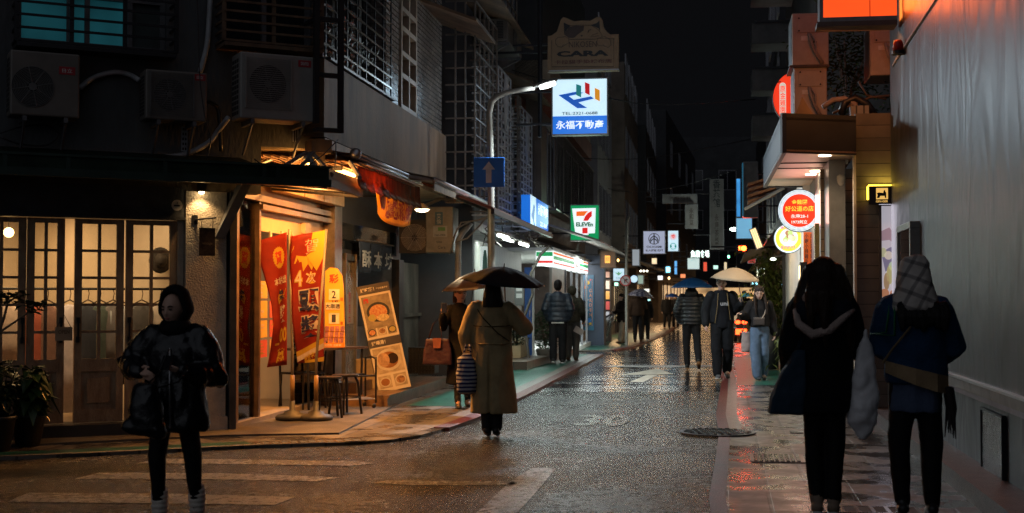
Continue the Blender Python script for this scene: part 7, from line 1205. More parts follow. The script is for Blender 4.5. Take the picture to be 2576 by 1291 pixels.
# right middle lamps and signs
o, f_, fr, u, v = lightbox('signal_countdown', 'glowing red traffic signal counter with the figures 91 and a red disc', 1855, 617, 1877, 633, 36, mat('signal_black', (.01, .01, .01), .5), 'traffic signal', rim=BLACK); lettering(f_, '91', fr, -u*.22, 0, u*.32, v*.72, emat('signal_red', (1, .07, .01), 30), z=.01, bold=.03); mb = MB(fr); mb.disc((u*.24, 0, .004), v*.4, 20, .02); mb.build('red_light', emat('signal_red', (1, .07, .01), 30), f_); lamp('signal_glow', 'AREA', fr.at(0, 0, .2), 9, (1, .06, .02), u, tuple(fr.n), o, sizey=v); mb = MB(fr); mb.tube([(u/2, 0, -.1), (2.2, .1, -.1)], .03, 6); mb.build('arm', IRON, o)
o, f_, fr, u, v = lightbox('light_box_sign', 'bright pale blue box sign behind the tall grey sign on the right', 1853, 549, 1891, 600, 42, emat('sky_blue_sign', (.2, .5, .75), .75, .15, 2), bracket=1); o, f_, fr, u, v = lightbox('light_box_sign', 'narrow blue lit sign edge above the pale blue box on the right', 1853, 450, 1862, 545, 43, emat('deep_blue_sign', (.06, .35, .8), .75, .4, 3), bracket=1)
o, f_, fr, u, v = lightbox('unlit_sign', 'tall grey unlit sign with a blue edge on the right side', 1873, 409, 1904, 545, 33, mat('weathered_grey_sign', (.2, .185, .17), .6, 0, .3, 3), bracket=1, dep=.35); MB(fr).box(-u/2-.05, -u/2-.026, -v/2, v/2, -.35, .0).build('blue_edge', emat('blue_edge_glow', (.03, .18, .3), .4), f_)
p = PT(1847, 577, 50); o = thing('street_lamp', 'far street lamp with a green white head on the right side', 'street lamp', V((PT(1930, 577, 50).x, 50, 0))); mb = MB(Matrix.Translation(p)); mb.ball((0, 0, 0), (.16, .1, .07)); mb.build('lamp_head', emat('far_lamp_glow', (.75, 1, .85), 18), o, True); mb = MB(); mb.tube([V((PT(1930, 577, 50).x, 50, 0)), PT(1930, 600, 50), PT(1880, 583, 50), p], .05, 6); mb.build('pole', IRON, o); lamp('far_street_light', 'POINT', p-V((0, 0, .15)), 160, (.85, 1, .9), .1, None, o)
o, f_, fr, u, v = lightbox('exit_sign', 'small square white green sign beside the beige umbrella tip', 1904, 674, 1923, 695, 44, emat('white_green_sign', (.75, .95, .75), .9), bracket=1); mb = MB(fr); mb.tube([(-u*.2, -v*.3, .004), (0, 0, .004), (u*.15, v*.25, .004)], .03, 5); mb.tube([(0, 0, .004), (u*.2, -v*.2, .004)], .03, 5); mb.build('figure', emat('figure_green', (.1, .4, .2), .5), f_)
o, f_, fr, u, v = lightbox('neon_sign', 'blue white neon characters below the beige umbrella on the right', 1890, 700, 1907, 720, 46, mat('neon_board', (.02, .02, .02), .5), bracket=1); lettering(f_, '川北', fr, 0, 0, u*.8, v*.8, emat('neon_blue', (.3, .8, 1), 3), z=.02, bold=.03)
lightbox('red_sign', 'small dull red lit panel under the red signal', 1882, 647, 1900, 662, 54, emat('dull_red_glow', (.5, .03, .02), .35), bracket=1); lightbox('light_box_sign', 'tilted blue white lit panel beside the plants on the right', 1966, 700, 1974, 770, 30, emat('cyan_white_panel', (.4, .75, 1), .9), bracket=0)
o = thing('tilted_awning', 'brown striped folded awning jutting out above the round signs', 'awning', PT(1905, 490, 26)); fr = facing(1905, 488, 26); mb = MB(fr)
for k in range(7): mb.add([(-.18+k*.0, -.18+k*.055, .1), (.35, -.02+k*.055, .1), (.35, .03+k*.055, .1), (-.18, -.13+k*.055, .1), (-.18, -.18+k*.055, -.5), (.35, -.02+k*.055, -.5), (.35, .03+k*.055, -.5), (-.18, -.13+k*.055, -.5)], [(0, 1, 2, 3), (7, 6, 5, 4), (0, 4, 5, 1), (3, 2, 6, 7), (0, 3, 7, 4), (1, 5, 6, 2)]) if k % 2 == 0 else None
mb.build('slats', mat('orange_brown_slats', (.36, .16, .07), .5, 0, .3, 6), o); mb = MB(fr); mb.tube([(-.25, -.3, .12), (.5, .1, .12)], .03, 6); mb.build('arm', WHITEP, o)
o = thing('tilted_light_box', 'tilted box lamp with warm slats hanging beside the round signs', 'lamp', PT(1902, 600, 27)); fr = facing(1902, 600, 27); Mr = fr.M @ Matrix.Rotation(.35, 4, 'Z'); mb = MB(Mr); mb.box(-.06, .08, -.22, .22, -.3, 0); mb.build('casing', mat('grey_casing', (.25, .25, .26), .5), o); mb = MB(Mr)
for k in range(3): mb.box(-.05+k*.04, -.022+k*.04, -.2, .2, 0, .01)
mb.build('lit_slat', emat('warm_slat', (1, .7, .35), 1.6), o)
o = thing('small_lamp', 'white green spot lamp below the round yellow sign', 'lamp', PT(1945, 652, 25)); mb = MB(Matrix.Translation(PT(1945, 652, 25))); mb.ball((0, 0, 0), (.055, .05, .025)); mb.build('bulb', emat('spot_white_green', (.85, 1, .8), 5), o, True); mb = MB(); mb.tube([PT(1945, 648, 25), PT(1975, 640, 25.5)], .02, 6); mb.build('arm', IRON, o); lamp('plant_light', 'POINT', PT(1945, 662, 24.8), 14, (1, .85, .55), .06, None, o)
for i, (x, y, r) in enumerate(((1935, 690, .5), (1948, 735, .42), (1938, 780, .45), (1992, 868, .28))):
    p = PT(x, y, 27.5 if i < 3 else 22.5); random.seed(30+i); o = thing('leafy_shrub', ['uppermost yellow green hanging shrub right of the woman in jeans', 'yellow green shrub in the middle of the cascade right of the woman in jeans', 'lowest leafy shrub of the cascade right of the woman in jeans', 'small bright fern beside the long haired woman'][i], 'shrub', p); mb = MB(); st = MB()
    for k in range(420 if i < 3 else 220): q = p+V((random.gauss(0, r*.4), random.gauss(0, r*.4), random.gauss(0, r*.5))); a = random.uniform(0, 6.28); leafq(mb, q, V((math.cos(a), math.sin(a), random.uniform(-.8, .4))), random.uniform(.1, .2), .03, .4)
    for k in range(6): st.tube([p+V((0, 0, -r)), p+V((random.uniform(-r, r)*.5, random.uniform(-r, r)*.5, random.uniform(0, r)*.7))], .012, 5)
    if i in (2, 3): pt = MB(Matrix.Translation((p.x, p.y, 0))); pt.lathe([(.16, 0.03), (.2, max(.3, p.z-r*.8)), (.01, max(.3, p.z-r*.8))], n=14); pt.build('pot', POTM, o, True)
    else: st.tube([p+V((0, 0, -r)), V((p.x, p.y, .03))], .02, 5)
    mb.build('foliage', mat('yellow_green_leaf', (.10, .12, .02), .4, 0, .35, 5), o); st.build('stem', WOODD, o)
o = thing('scooter', 'distant motor scooter with red tail lamps behind the holding hands', 'scooter', G(1862, 880)); p = G(1862, 862); M = Matrix.Translation((p.x, p.y, 0)) @ Matrix.Scale(.9, 4); mb = MB(M); mb.loft([[(x*sx, y, z) for x, z in ((-.16, .55), (.16, .55), (.2, .8), (.12, 1.0), (-.12, 1.0), (-.2, .8))] for y, sx in ((-.2, 1), (.5, 1), (1.0, .8))]); mb.build('body', mat('scooter_dark', (.03, .03, .035), .3), o)
for y in (0., 1.2): mb = MB(M @ Matrix.Rotation(math.pi/2, 4, 'Y')); mb.ring((-.27, y), .17, .27, -.06, .06, 20); mb.build('wheel', BLACK, o)
mb = MB(M); mb.ball((-.12, -.22, .75), (.1, .04, .07)); mb.ball((.12, -.22, .75), (.1, .04, .07)); mb.box(-.2, .2, -.24, -.2, .3, .5); mb.build('tail_lamp', emat('tail_lamp_red', (1, .05, .01), 9), o); mb = MB(M); mb.tube([(-.3, 1.0, 1.1), (0, 1.05, 1.05), (.3, 1.0, 1.1)], .03, 6); mb.build('handlebar', IRON, o); lamp('tail_glow', 'AREA', V((p.x, p.y-.35, .7)), 2, (1, .05, .02), .5, (0, -1, -.1), o, sizey=.3)
for i, (x0, y0, x1, y1, Y, c, e, sd, lab) in enumerate(((1640, 650, 1652, 664, 58, (1, .75, .45), 1.1, -1, 'small warm white sign beside the tiny cyan neon'), (1655, 694, 1667, 704, 64, (.9, .95, 1), 1.3, -1, 'small white lit sign low under the far left awnings'), (1697, 655, 1703, 690, 66, (.15, .5, 1), .9, -1, 'thin tall blue lit sign left of the plain white one'), (1712, 690, 1724, 699, 70, (1, .3, .12), 1.1, -1, 'small orange red sign below the plain white sign'), (1770, 660, 1778, 682, 72, (1, .12, .06), .8, -1, 'thin red vertical sign below the neon characters'), (1795, 668, 1806, 677, 84, (.6, 1, .85), 1.2, 1, 'small pale green sign far down below the tall unlit board'), (1822, 660, 1828, 684, 76, (1, .8, .5), .8, 1, 'thin warm sign left of the red signal arm'), (1838, 690, 1846, 700, 70, (.4, .8, 1), 1.1, 1, 'small blue lit sign behind the beige umbrella top'), (1722, 706, 1733, 716, 80, (1, .7, .35), 1.3, -1, 'small amber sign far down between the umbrellas'))): lightbox('light_box_sign', lab, x0, y0, x1, y1, Y, emat('far_sign_%d' % i, c, e), bracket=sd)
for i, p in enumerate(([(1110, 120), (1300, 180), (1600, 260), (1900, 250)], [(1120, 300), (1350, 380), (1600, 400), (1890, 350)], [(1385, 420), (1550, 480), (1700, 470), (1880, 420)])): hose('cable', ['overhead cable crossing the street at the height of the lamp head', 'overhead cable sagging across the street below the light box', 'far overhead cable crossing above the hanging signs'][i], 'cable', p, .012, BLACK, facing(1500, 400, (30, 40, 52)[i]), 0)
# ================================================================ people
SKIN = mat('skin', (.56, .34, .25), .5, 0, .08, 12); EYE = mat('eye_dark', (.015, .012, .01), .25); LIP = mat('lips', (.30, .09, .08), .45)
HAIRB = mat('black_hair', (.011, .009, .008), .5, 0, .3, 20, .5, 90, stretch=(1, 1, .08), spec=.25); HAIRR = mat('dark_brown_hair', (.022, .012, .008), .5, 0, .3, 20, .5, 90, stretch=(1, 1, .08), spec=.25)
def cloth(name, c, r=.8, bump=.25, bs=90, var=.2, coat=0.): return mat(name, c, r, 0, var, 5, bump, bs, coat=coat, spec=.5 if r < .5 else .18)
SHOE = mat('black_shoe', (.02, .02, .02), .4); BOOT = mat('brown_boot', (.10, .045, .02), .45)
class Fig:
    def __init__(f, label, p, rz, H, arms, legs=None, yaw=0., pitch=0., w=1., vox=.008, lean=0., skin=SKIN, face=True, group=None):
        f.s = s = H/1.7; f.o = thing('person', label, 'person', p, rz, group); f.M = ROOTM[f.o.name] @ Matrix.Scale(s, 4); f.vox = vox; f.w = w; f.lean = lean
        g = legs or {}; S = {}
        for k, sg in (('L', 1), ('R', -1)):
            S['sh'+k] = V((sg*.175*w, .0, 1.385)); e, wr = arms[k][0], arms[k][1]; S['el'+k], S['wr'+k] = V(e), V(wr); S['hip'+k] = V((sg*.085*w, 0, .9)); kn, an = g.get(k, ((sg*.095*w, -.015, .48), (sg*.095*w, .03, .075))); S['kn'+k], S['an'+k] = V(kn), V(an)
        f.J = S; f.hc = V((0, -.02, 1.585)); f.R = Matrix.Translation((0, 0, 1.48)) @ Matrix.Rotation(yaw, 4, 'Z') @ Matrix.Rotation(pitch, 4, 'X') @ Matrix.Translation((0, 0, -1.48))
        mb = MB(); mb.loft([[(rx*w*math.cos(a), cy+ry*math.sin(a), z) for a in [2*math.pi*i/20 for i in range(20)]] for z, rx, ry, cy in ((.84, .13, .09, 0), (.93, .155, .105, 0), (1.1, .125, .09, 0), (1.27, .15, .105, 0), (1.37, .16, .09, 0), (1.42, .1, .065, .0), (1.47, .055, .055, .005), (1.53, .052, .055, .0))])
        for k in 'LR':
            mb.limb([S['sh'+k], S['el'+k], S['wr'+k]], [.052, .04, .028]); mb.limb([S['hip'+k], S['kn'+k], S['an'+k]], [.085, .056, .04])
            mb.limb([S['an'+k]-V((0, -.03, .035)), S['an'+k]+V((0, -.12, -.045))], [.036, .03])
            a = arms[k]
            if len(a) > 2 and a[2] is not None: f.hand(mb, S['wr'+k], *a[2:])
        f.head(mb); me = remesh_mb(mb, vox, 2); me.transform(f.M); me.transform(ROOTM[f.o.name].inverted()); me.materials.append(skin); link('body', me, f.o)
        if face:
            for sx in (-1, 1): mb = MB(f.M @ f.R); mb.ball((sx*.031, -.108, 1.598), (.014, .008, .007), 10, 6); mb.build('eye', EYE, f.o, True); mb = MB(f.M @ f.R); mb.tube([(sx*.014, -.117, 1.619), (sx*.032, -.116, 1.626), (sx*.05, -.102, 1.62)], [.004, .005, .003], 6); mb.build('eyebrow', HAIRB, f.o)
            mb = MB(f.M @ f.R); mb.ball((0, -.1145, 1.533), (.022, .008, .0065), 10, 6); mb.build('mouth', LIP, f.o, True)
    def hand(f, mb, w, d, pn, th, curl=.35):
        d, pn, th = V(d).normalized(), V(pn).normalized(), V(th).normalized(); mb.limb([w-d*.01, w+d*.045, w+d*.082], [.026, .036, .034], 10, .5)
        for i, (o, L) in enumerate(((.03, .072), (.01, .08), (-.011, .074), (-.03, .058))):
            p = w+d*.085+th*o; q = d.copy(); P = [p-d*.02, p]
            for k in range(3): q = (Matrix.Rotation(curl*(1.05 if k else .7), 3, d.cross(pn)) @ q).normalized(); p = p+q*L*(.42, .32, .26)[k]; P.append(p)
            mb.limb(P, [.0095, .009, .0085, .008, .0068], 8)
        p = w+d*.025+th*.03; q = (d*.55+th*.75+pn*.25).normalized(); r = (d*.85+th*.2+pn*.5*min(1, curl*2)).normalized(); mb.limb([p, p+q*.035, p+q*.035+r*.034], [.013, .011, .009], 8)
    def head(f, mb):
        n, m = 32, 24; rings = []; c = f.hc
        for i in range(1, m):
            t = math.pi*i/m; zz = -math.cos(t); row = []
            for j in range(n):
                a = 2*math.pi*j/n; x, y = math.sin(t)*math.cos(a), math.sin(t)*math.sin(a); X, Y, Z = x*.076, y*.096, zz*.118
                if zz < -.05: k = 1-.3*min(1, -zz); X *= k; Y = Y*(1-.12*min(1, -zz))-(.012*min(1, -zz*1.2) if y < 0 else -.02*zz*0)
                if y < 0:
                    g = lambda x0, z0, sx, sz: math.exp(-((X-x0)/sx)**2-((Z-z0)/sz)**2)
                    Y -= .021*g(0, -.018, .011, .018)+.012*g(0, .005, .008, .025)+.004*g(0, .035, .06, .015)+.005*g(0, -.05, .025, .01)+.006*g(0, -.095, .03, .016)+.004*(g(.045, -.02, .02, .02)+g(-.045, -.02, .02, .02)); Y += .009*(g(.031, .012, .017, .011)+g(-.031, .012, .017, .011))
                row.append(f.R @ (c+V((X, Y, Z))))
            rings.append(row)
        mb.loft(rings)
        for sx in (-1, 1): b = MB(f.R); b.ball((sx*.078, .005, 1.58), (.011, .02, .032), 8, 6); mb.add(b.v, b.f)
    def cloth(f, name, m, mb, vox=None, sm=3, fn=None, parent=None):
        me = remesh_mb(mb, vox or f.vox*1.5, sm)
        if fn:
            nn = [v.normal.copy() for v in me.vertices]
            for v, q in zip(me.vertices, nn): v.co += q*fn(v.co)
        me.transform(f.M); me.transform(ROOTM[f.o.name].inverted()); me.materials.append(m); return link(name, me, parent or f.o)
    def torso(f, name, m, rings, sl=None, fn=None, folds=.008, cut=1., vox=None):
        mb = MB(); w = f.w; n = 26
        mb.loft([[(cx+rx*w*math.cos(a), cy+ry*math.sin(a), z) for a in [2*math.pi*i/n for i in range(n)]] for z, rx, ry, cx, cy in rings])
        if sl:
            for k in 'LR':
                sh, el, wr = f.J['sh'+k], f.J['el'+k], f.J['wr'+k]; e2 = wr.lerp(el, 1-cut) if cut <= 1 else wr
                mb.limb([sh+V((0, 0, -.01)), sh.lerp(el, .5), el, el.lerp(e2, .5), e2], [sl[0], sl[0]*.5+sl[1]*.52, sl[1], sl[1]*.5+sl[2]*.5, sl[2]], 14)
        sd = V((len(f.o['label'])*3.7, 3, 7)); h = lambda p: folds*(noise.noise(V((p.x*7, p.y*7, p.z*3.2))+sd)+.7*noise.noise(V((p.x*16, p.y*16, p.z*8))+sd))+(fn(p) if fn else 0)
        return f.cloth(name, m, mb, vox, 3, h)
    def legs(f, name, m, r=(.1, .075, .06), end=.09, hip=(.158, .112), top=.98, folds=.007, parent=None):
        mb = MB(); w = f.w; mb.loft([[(a_*w*math.cos(a), b_*math.sin(a), z) for a in [2*math.pi*i/22 for i in range(22)]] for z, a_, b_ in ((.82, hip[0]*.9, hip[1]*.9), (.9, hip[0], hip[1]), (top, hip[0]*.9, hip[1]*.9))])
        for k in 'LR':
            h, kn, an = f.J['hip'+k], f.J['kn'+k], f.J['an'+k]; e = an.lerp(kn, max(0, (end-.075)/.4)); d = (an-kn).normalized()
            mb.limb([h+V((0, 0, .02)), h.lerp(kn, .5), kn, kn.lerp(e, .5), e+d*.0], [r[0], (r[0]+r[1])/2, r[1], (r[1]*.55+r[2]*.5), r[2]], 14)
        h_ = lambda p: folds*(noise.noise(V((p.x*9, p.y*9, p.z*5)))+noise.noise(V((p.x*20, p.y*20, p.z*16)))*.6)
        return f.cloth(name, m, mb, None, 2, h_)
    def shoes(f, m, sole=None, top=.0):
        for k in 'LR':
            a = f.J['an'+k]; kn = f.J['kn'+k]; d = (kn-a).normalized(); fw = V((0, -1, 0)); fw = (fw-d*fw.dot(d)).normalized(); b = a-d*.045; mb = MB(); mb.limb([b-fw*.045+d*.015, b+fw*.04+d*.0, b+fw*.13-d*.012], [.042, .045, .036], 12, .85); mb.limb([a-fw*.01, a+d*(.04+top)], [.045, .05], 12); f.cloth('shoe', m, mb, max(.007, f.vox), 1)
            if sole: q = MB(f.M); q.tube([b-fw*.08-d*.03, b+fw*.03-d*.034, b+fw*.15-d*.034], [.036, .042, .03], 10, True, .4); q.build('sole', sole, f.o, True)
    def hair(f, m, kind='short', L=1.2, wd=.1):
        mb = MB(f.R); mb.ball((0, .006, 1.632), (.087, .112, .098), 22, 16); mb.ball((0, .03, 1.6), (.085, .088, .1), 20, 14)
        if kind == 'short': mb.ball((0, .03, 1.58), (.08, .085, .09), 18, 12); mb.ball((0, -.03, 1.68), (.07, .07, .04))
        else:
            n = 22; z0 = 1.64; R = []
            for i in range(9):
                t = i/8; z = z0+(L-z0)*t; k = 1+(wd/.088-1)*min(1, t*1.6); R.append([(.088*k*math.cos(a), .045+.03*t+(.07+.015*math.sin(t*3))*math.sin(a), z) for a in [2*math.pi*j/n for j in range(n)]])
            mb.loft(R)
        fn = lambda p: .006*noise.noise(V((p.x*45, p.y*45, p.z*3)))+.004*noise.noise(V((p.x*90, p.y*90, p.z*5))); mb.v = [V(v) for v in mb.v]; return f.cloth('hair', m, mb, max(.007, f.vox*.9), 1, fn)
def remesh_mb(mb, vox, sm): return remesh(mb, vox, sm)
def A(side, e, w, *h): return (e, w)+h
DOWN = lambda sg, fw=-.03: ((sg*.235, .02, 1.12), (sg*.245, fw, .87), (0, -.15, -1), (-sg, 0, 0), (0, -1, 0), .4)
ST = lambda hem, *w: [(hem, *w, 0, 0), (hem+.02, w[0]*1.01, w[1]*1.01, 0, 0)]
JK = lambda hem, r, b=1.: [(hem, r*1.02, r*.72, 0, 0), (hem+.07, r*1.05, r*.75, 0, 0), (1.1, r, r*.72, 0, 0), (1.28, r*1.04, r*.74, 0, 0), (1.38, r*.98, r*.62, 0, .01), (1.45, .1, .085, 0, .015), (1.485, .075, .075, 0, .02)]
PUFF = lambda pitch, amp: (lambda p: amp*(abs(math.sin(p.z*math.pi/pitch))**.6-.6))
NAVYP = cloth('navy_puffer_nylon', (.022, .035, .055), .42, .2, 40); BLKP = cloth('black_puffer_nylon', (.02, .022, .026), .38, .2, 40); BLKC = cloth('black_wool', (.012, .012, .014)); JEAN = cloth('black_denim', (.018, .018, .021), .75)
def at(x, y, dx=0): p = G(x, y); return V((p.x, p.y, .03 if dx == 0 else dx))
def umbrella(label, c, R, h, m, grip, tilt=(0, 0), hook=True, ribs=8, m2=None, th=None):
    """open umbrella: crown at c, leaning by tilt, shaft to the grip"""
    c = V(c); grip = V(grip); o = thing('umbrella', label, 'umbrella', grip); ax = (c-grip).normalized(); q = V((0, 0, 1)).rotation_difference(V((tilt[0], tilt[1], 1)).normalized()).to_matrix().to_4x4(); M = Matrix.Translation(c) @ q @ Matrix.Rotation(.2, 4, 'Z')
    mb = MB(M); mb.k = 0; n = ribs; sub = 4; rows = []; T = n*sub
    for i in range(8):
        t = i/7; row = []
        for j in range(T):
            a = 2*math.pi*j/T; u = (j % sub)/sub; k = math.sin(math.pi*u); r = R*t*(1-.10*k*t)*(math.cos(math.pi/n)/math.cos((u-.5)*2*math.pi/n) if 0 else 1); z = -h*(t**1.7)-.02*k*t+.012*k*t*t; row.append((r*math.cos(a), r*math.sin(a), z))
        rows.append(row)
    mb.loft(rows, cap=False); cn = mb.build('canopy', [m, m2 or m], o, True)
    if m2: cn.data.polygons.foreach_set('material_index', [((k % T)//sub) % 2 for k in range(len(cn.data.polygons))])
    s_ = cn.modifiers.new('s', 'SOLIDIFY'); s_.thickness = .0025
    mb = MB(M)
    for k in range(n): a = 2*math.pi*k/n; P_ = [(R*t*math.cos(a), R*t*math.sin(a), -h*(t**1.7)-.008) for t in (.02, .35, .7, 1.01)]; mb.tube(P_, .0035, 4); mb.tube([(0, 0, -h*1.15), (R*.5*math.cos(a), R*.5*math.sin(a), -h*(.5**1.7)-.01)], .003, 4)
    mb.build('ribs', STEEL, o); b = M @ V((0, 0, .04)); mb = MB(); mb.tube([b, c, grip], [.004, .007, .008], 8); mb.build('shaft', mat('dark_shaft', (.08, .075, .07), .3, .5), o)
    d = (grip-c).normalized(); mb = MB(); mb.limb([grip-d*.05, grip+d*.07], [.014, .016], 10); mb.build('handle', BLACK, o, True); return o
def bag(name, label, pts_fn, m, strap=None, ms=None, cat='bag', fold=.012, vox=.012):
    mb = MB(); pts_fn(mb); me = remesh_mb(mb, vox, 3); c = sum((v.co for v in me.vertices), V())/len(me.vertices); o = thing(name, label, cat, c); nn = [v.normal.copy() for v in me.vertices]
    for v, q in zip(me.vertices, nn): v.co += q*fold*(noise.noise(v.co*9)+.5*noise.noise(v.co*22))
    me.transform(ROOTM[o.name].inverted()); me.materials.append(m); me.polygons.foreach_set('use_smooth', [True]*len(me.polygons)); link('bag_body', me, o)
    for q in (strap or []): mb = MB(); mb.tube(q, .012, 6, True, .4); mb.build('strap', ms or m, o, True)
    return o
def sack(c, w, d, h, pinch=.6, lean=0., prof=((0, .55), (.06, .85), (.3, 1.), (.6, .95), (.85, .8))):
    def fn(mb):
        R = []
        for t, k in prof+((1, pinch),): R.append([(c[0]+lean*(1-t)+w*k*math.cos(a), c[1]+d*k*math.sin(a), c[2]+h*t) for a in [2*math.pi*i/20 for i in range(20)]])
        mb.loft(R)
    return fn
# --- 1 hooded figure crossing at the left
GLOSS = cloth('glossy_black_puffer', (.006, .006, .008), .24, .4, 14, .2); LEG = cloth('black_leggings', (.008, .008, .009), .7)
f = Fig('person in a glossy black hooded coat looking down at a phone, crossing at the left', at(438, 1328, .0), -.12, 1.47, {'R': ((-.36, .02, 1.17), (-.19, -.23, 1.13), (.85, -.45, -.2), (.2, .7, -.5), (.2, -.2, 1), .5), 'L': ((.31, -.01, 1.08), (.17, -.27, 1.14), (-.95, -.2, .1), (.0, .3, 1), (.1, -1, .2), .3)}, {'R': ((-.125, -.03, .48), (-.125, .03, .075)), 'L': ((.12, .05, .47), (.13, .12, .085))}, yaw=-.18, pitch=.16, vox=.007)
f.torso('coat', GLOSS, [(.68, .235, .17, .01, 0), (.72, .25, .185, .01, 0), (.9, .245, .185, 0, 0), (1.15, .225, .17, 0, 0), (1.3, .23, .165, 0, .0), (1.4, .19, .13, 0, .015), (1.47, .1, .1, 0, .01)], (.1, .115, .06), folds=.02, vox=.014); f.legs('leggings', LEG, (.088, .064, .047), .17, (.15, .11))
for k in 'LR': a = f.J['an'+k]; mb = MB(); mb.limb([a+V((0, .01, -.02)), a+V((0, 0, .06)), a+V((0, 0, .15))], [.058, .062, .064], 14); f.cloth('sock', cloth('white_wool_sock', (.75, .68, .6), .9, .5, 120), mb, .009, 1, lambda p: .004*math.sin(p.z*170))
f.shoes(SHOE); mb = MB(f.M @ f.R); n = 26; R = []
for i in range(15):
    t = math.radians(56+(180-56)*i/14); k = math.sin(t); row = []
    for j in range(n): a = 2*math.pi*j/n; row.append((.132*k*math.cos(a)*(1-.12*(math.sin(a) < -.3)), .022-.13*math.cos(t)-.0, 1.585+.148*k*math.sin(a)+(.035*k if math.sin(a) > .6 else 0)))
    R.append(row)
mb.loft(R, cap=False); hd = mb.build('hood', cloth('black_hood_cloth', (.006, .006, .007), .8), f.o, True); s_ = hd.modifiers.new('s', 'SOLIDIFY'); s_.thickness = .022; s_.offset = 1; mb = MB(f.M); mb.lathe([(.13, 1.40), (.125, 1.46), (.1, 1.5)], n=18); mb.build('collar', MATS['black_hood_cloth'], f.o, True); MB(f.M).tube([(.03, -.19, 1.3), (.035, -.2, 1.0), (.04, -.2, .72)], .006, 5).build('zip', STEEL, f.o)
pc = f.M @ V((.06, -.335, 1.2)); ph = thing('phone', 'dark phone held in both hands by the hooded person', 'phone', pc); MB(Matrix.Translation(pc) @ Matrix.Rotation(.7, 4, 'X')).box(-.032, .032, -.065, .065, -.004, .004).build('case', BLACK, ph, bevel=.003); MB(Matrix.Translation(pc) @ Matrix.Rotation(.7, 4, 'X')).box(-.029, .029, -.06, .06, .004, .0046).build('screen', mat('off_screen', (.01, .01, .012), .08), ph)
c = PT(366, 1082, 8.35); bag('shoulder_bag', 'shiny black slouching bag hanging at the hooded person\'s side', lambda mb: (sack((c.x, c.y, c.z-.02), .115, .085, .3, .55, -.0)(mb), mb.limb([V((c.x-.1, c.y-.02, c.z+.03)), V((c.x+.08, c.y, c.z+.0))], [.05, .06])), GLOSS, [[V((c.x-.03, c.y, c.z+.25)), PT(400, 940, 8.35), PT(425, 880, 8.3)], [V((c.x+.04, c.y, c.z+.25)), PT(450, 960, 8.3), PT(470, 930, 8.3)]])
# --- 2 woman with a phone and a maroon bag
KNIT = cloth('black_fluffy_knit', (.005, .005, .007), .95, .3, 50); up = at(1158, 1032)
f = Fig('woman in a long dark dress raising one hand with a phone, beside the trench coat', up, .12, 1.6, {'R': ((-.25, -.1, 1.12), (-.27, -.3, 1.30), (.15, -.15, 1), (.6, -.8, 0), (1, .3, .1), .18), 'L': ((.22, -.06, 1.12), (.14, -.22, 1.32), (-.1, -.2, 1), (-.7, -.3, 0), (-.2, -1, 0), .9)}, {'R': ((-.06, -.08, .48), (-.04, -.1, .075)), 'L': ((.1, .05, .48), (.12, .2, .1))}, yaw=.15, pitch=.05, vox=.008, w=.92)
f.torso('dress', KNIT, [(.33, .25, .2, .02, 0), (.4, .245, .19, .02, 0), (.7, .21, .165, .01, 0), (1.0, .18, .14, 0, 0), (1.3, .18, .13, 0, 0), (1.4, .15, .11, 0, .01), (1.46, .075, .07, 0, .01)], (.07, .065, .045), folds=.014, vox=.013); f.legs('tights', LEG, (.08, .058, .042), .09, (.14, .1)); f.shoes(SHOE, top=.05); f.hair(HAIRR, 'bob', 1.46, .094)
pc = f.M @ V((-.255, -.36, 1.385)); ph = thing('phone', 'small phone in the raised hand of the woman with the maroon bag', 'phone', pc); MB(Matrix.Translation(pc)).box(-.035, .035, -.005, .005, -.06, .075).build('case', BLACK, ph, bevel=.003); MB(Matrix.Translation(pc)).box(-.031, .031, -.006, -.0052, -.05, .07).build('screen', mat('off_screen', (.01, .01, .012), .08), ph)
Yb = up.y-.15; c = PT(1101, 918, Yb); MAR = mat('maroon_leather', (.025, .005, .012), .5, 0, .2, 6, .2, 60)
def mbag(mb): mb.loft([[(c.x+x*w_, c.y+y, c.z+z) for x, y in ((-.19, -.07), (.19, -.07), (.19, .07), (-.19, .07))] for z, w_ in ((0, 1), (.2, .95), (.34, .78))])
o = bag('handbag', 'maroon leather handbag with a brown flap on the arm of the woman with the phone', mbag, MAR, [[PT(1078, 856, Yb-.05), PT(1090, 815, Yb-.03), PT(1105, 800, Yb), PT(1110, 835, Yb-.05), PT(1112, 856, Yb-.05)]], mat('dark_strap', (.04, .015, .015), .5), fold=.006); MB().prism([(0, 0)]*0+[(c.x-.06, c.z+.2), (c.x+.04, c.z+.2), (c.x+.05, c.z+.345), (c.x-.07, c.z+.345)], 0, .006) ; mb = MB(Matrix(((1, 0, 0, 0), (0, 0, -1, c.y-.085), (0, 1, 0, 0), (0, 0, 0, 1)))); mb.prism([(c.x-.05, c.z+.22), (c.x+.04, c.z+.22), (c.x+.05, c.z+.35), (c.x-.06, c.z+.35)], 0, .012); mb.build('flap', mat('tan_flap', (.16, .05, .03), .45), o)
umbrella('brown black umbrella tilted behind the black one, over the woman with the phone', PT(1195, 684, up.y-.15), .46, .19, cloth('umbrella_brown_black', (.06, .042, .032), .35, .1, 60, .1), f.M @ V((.12, -.3, 1.38)), (-.12, -.1))
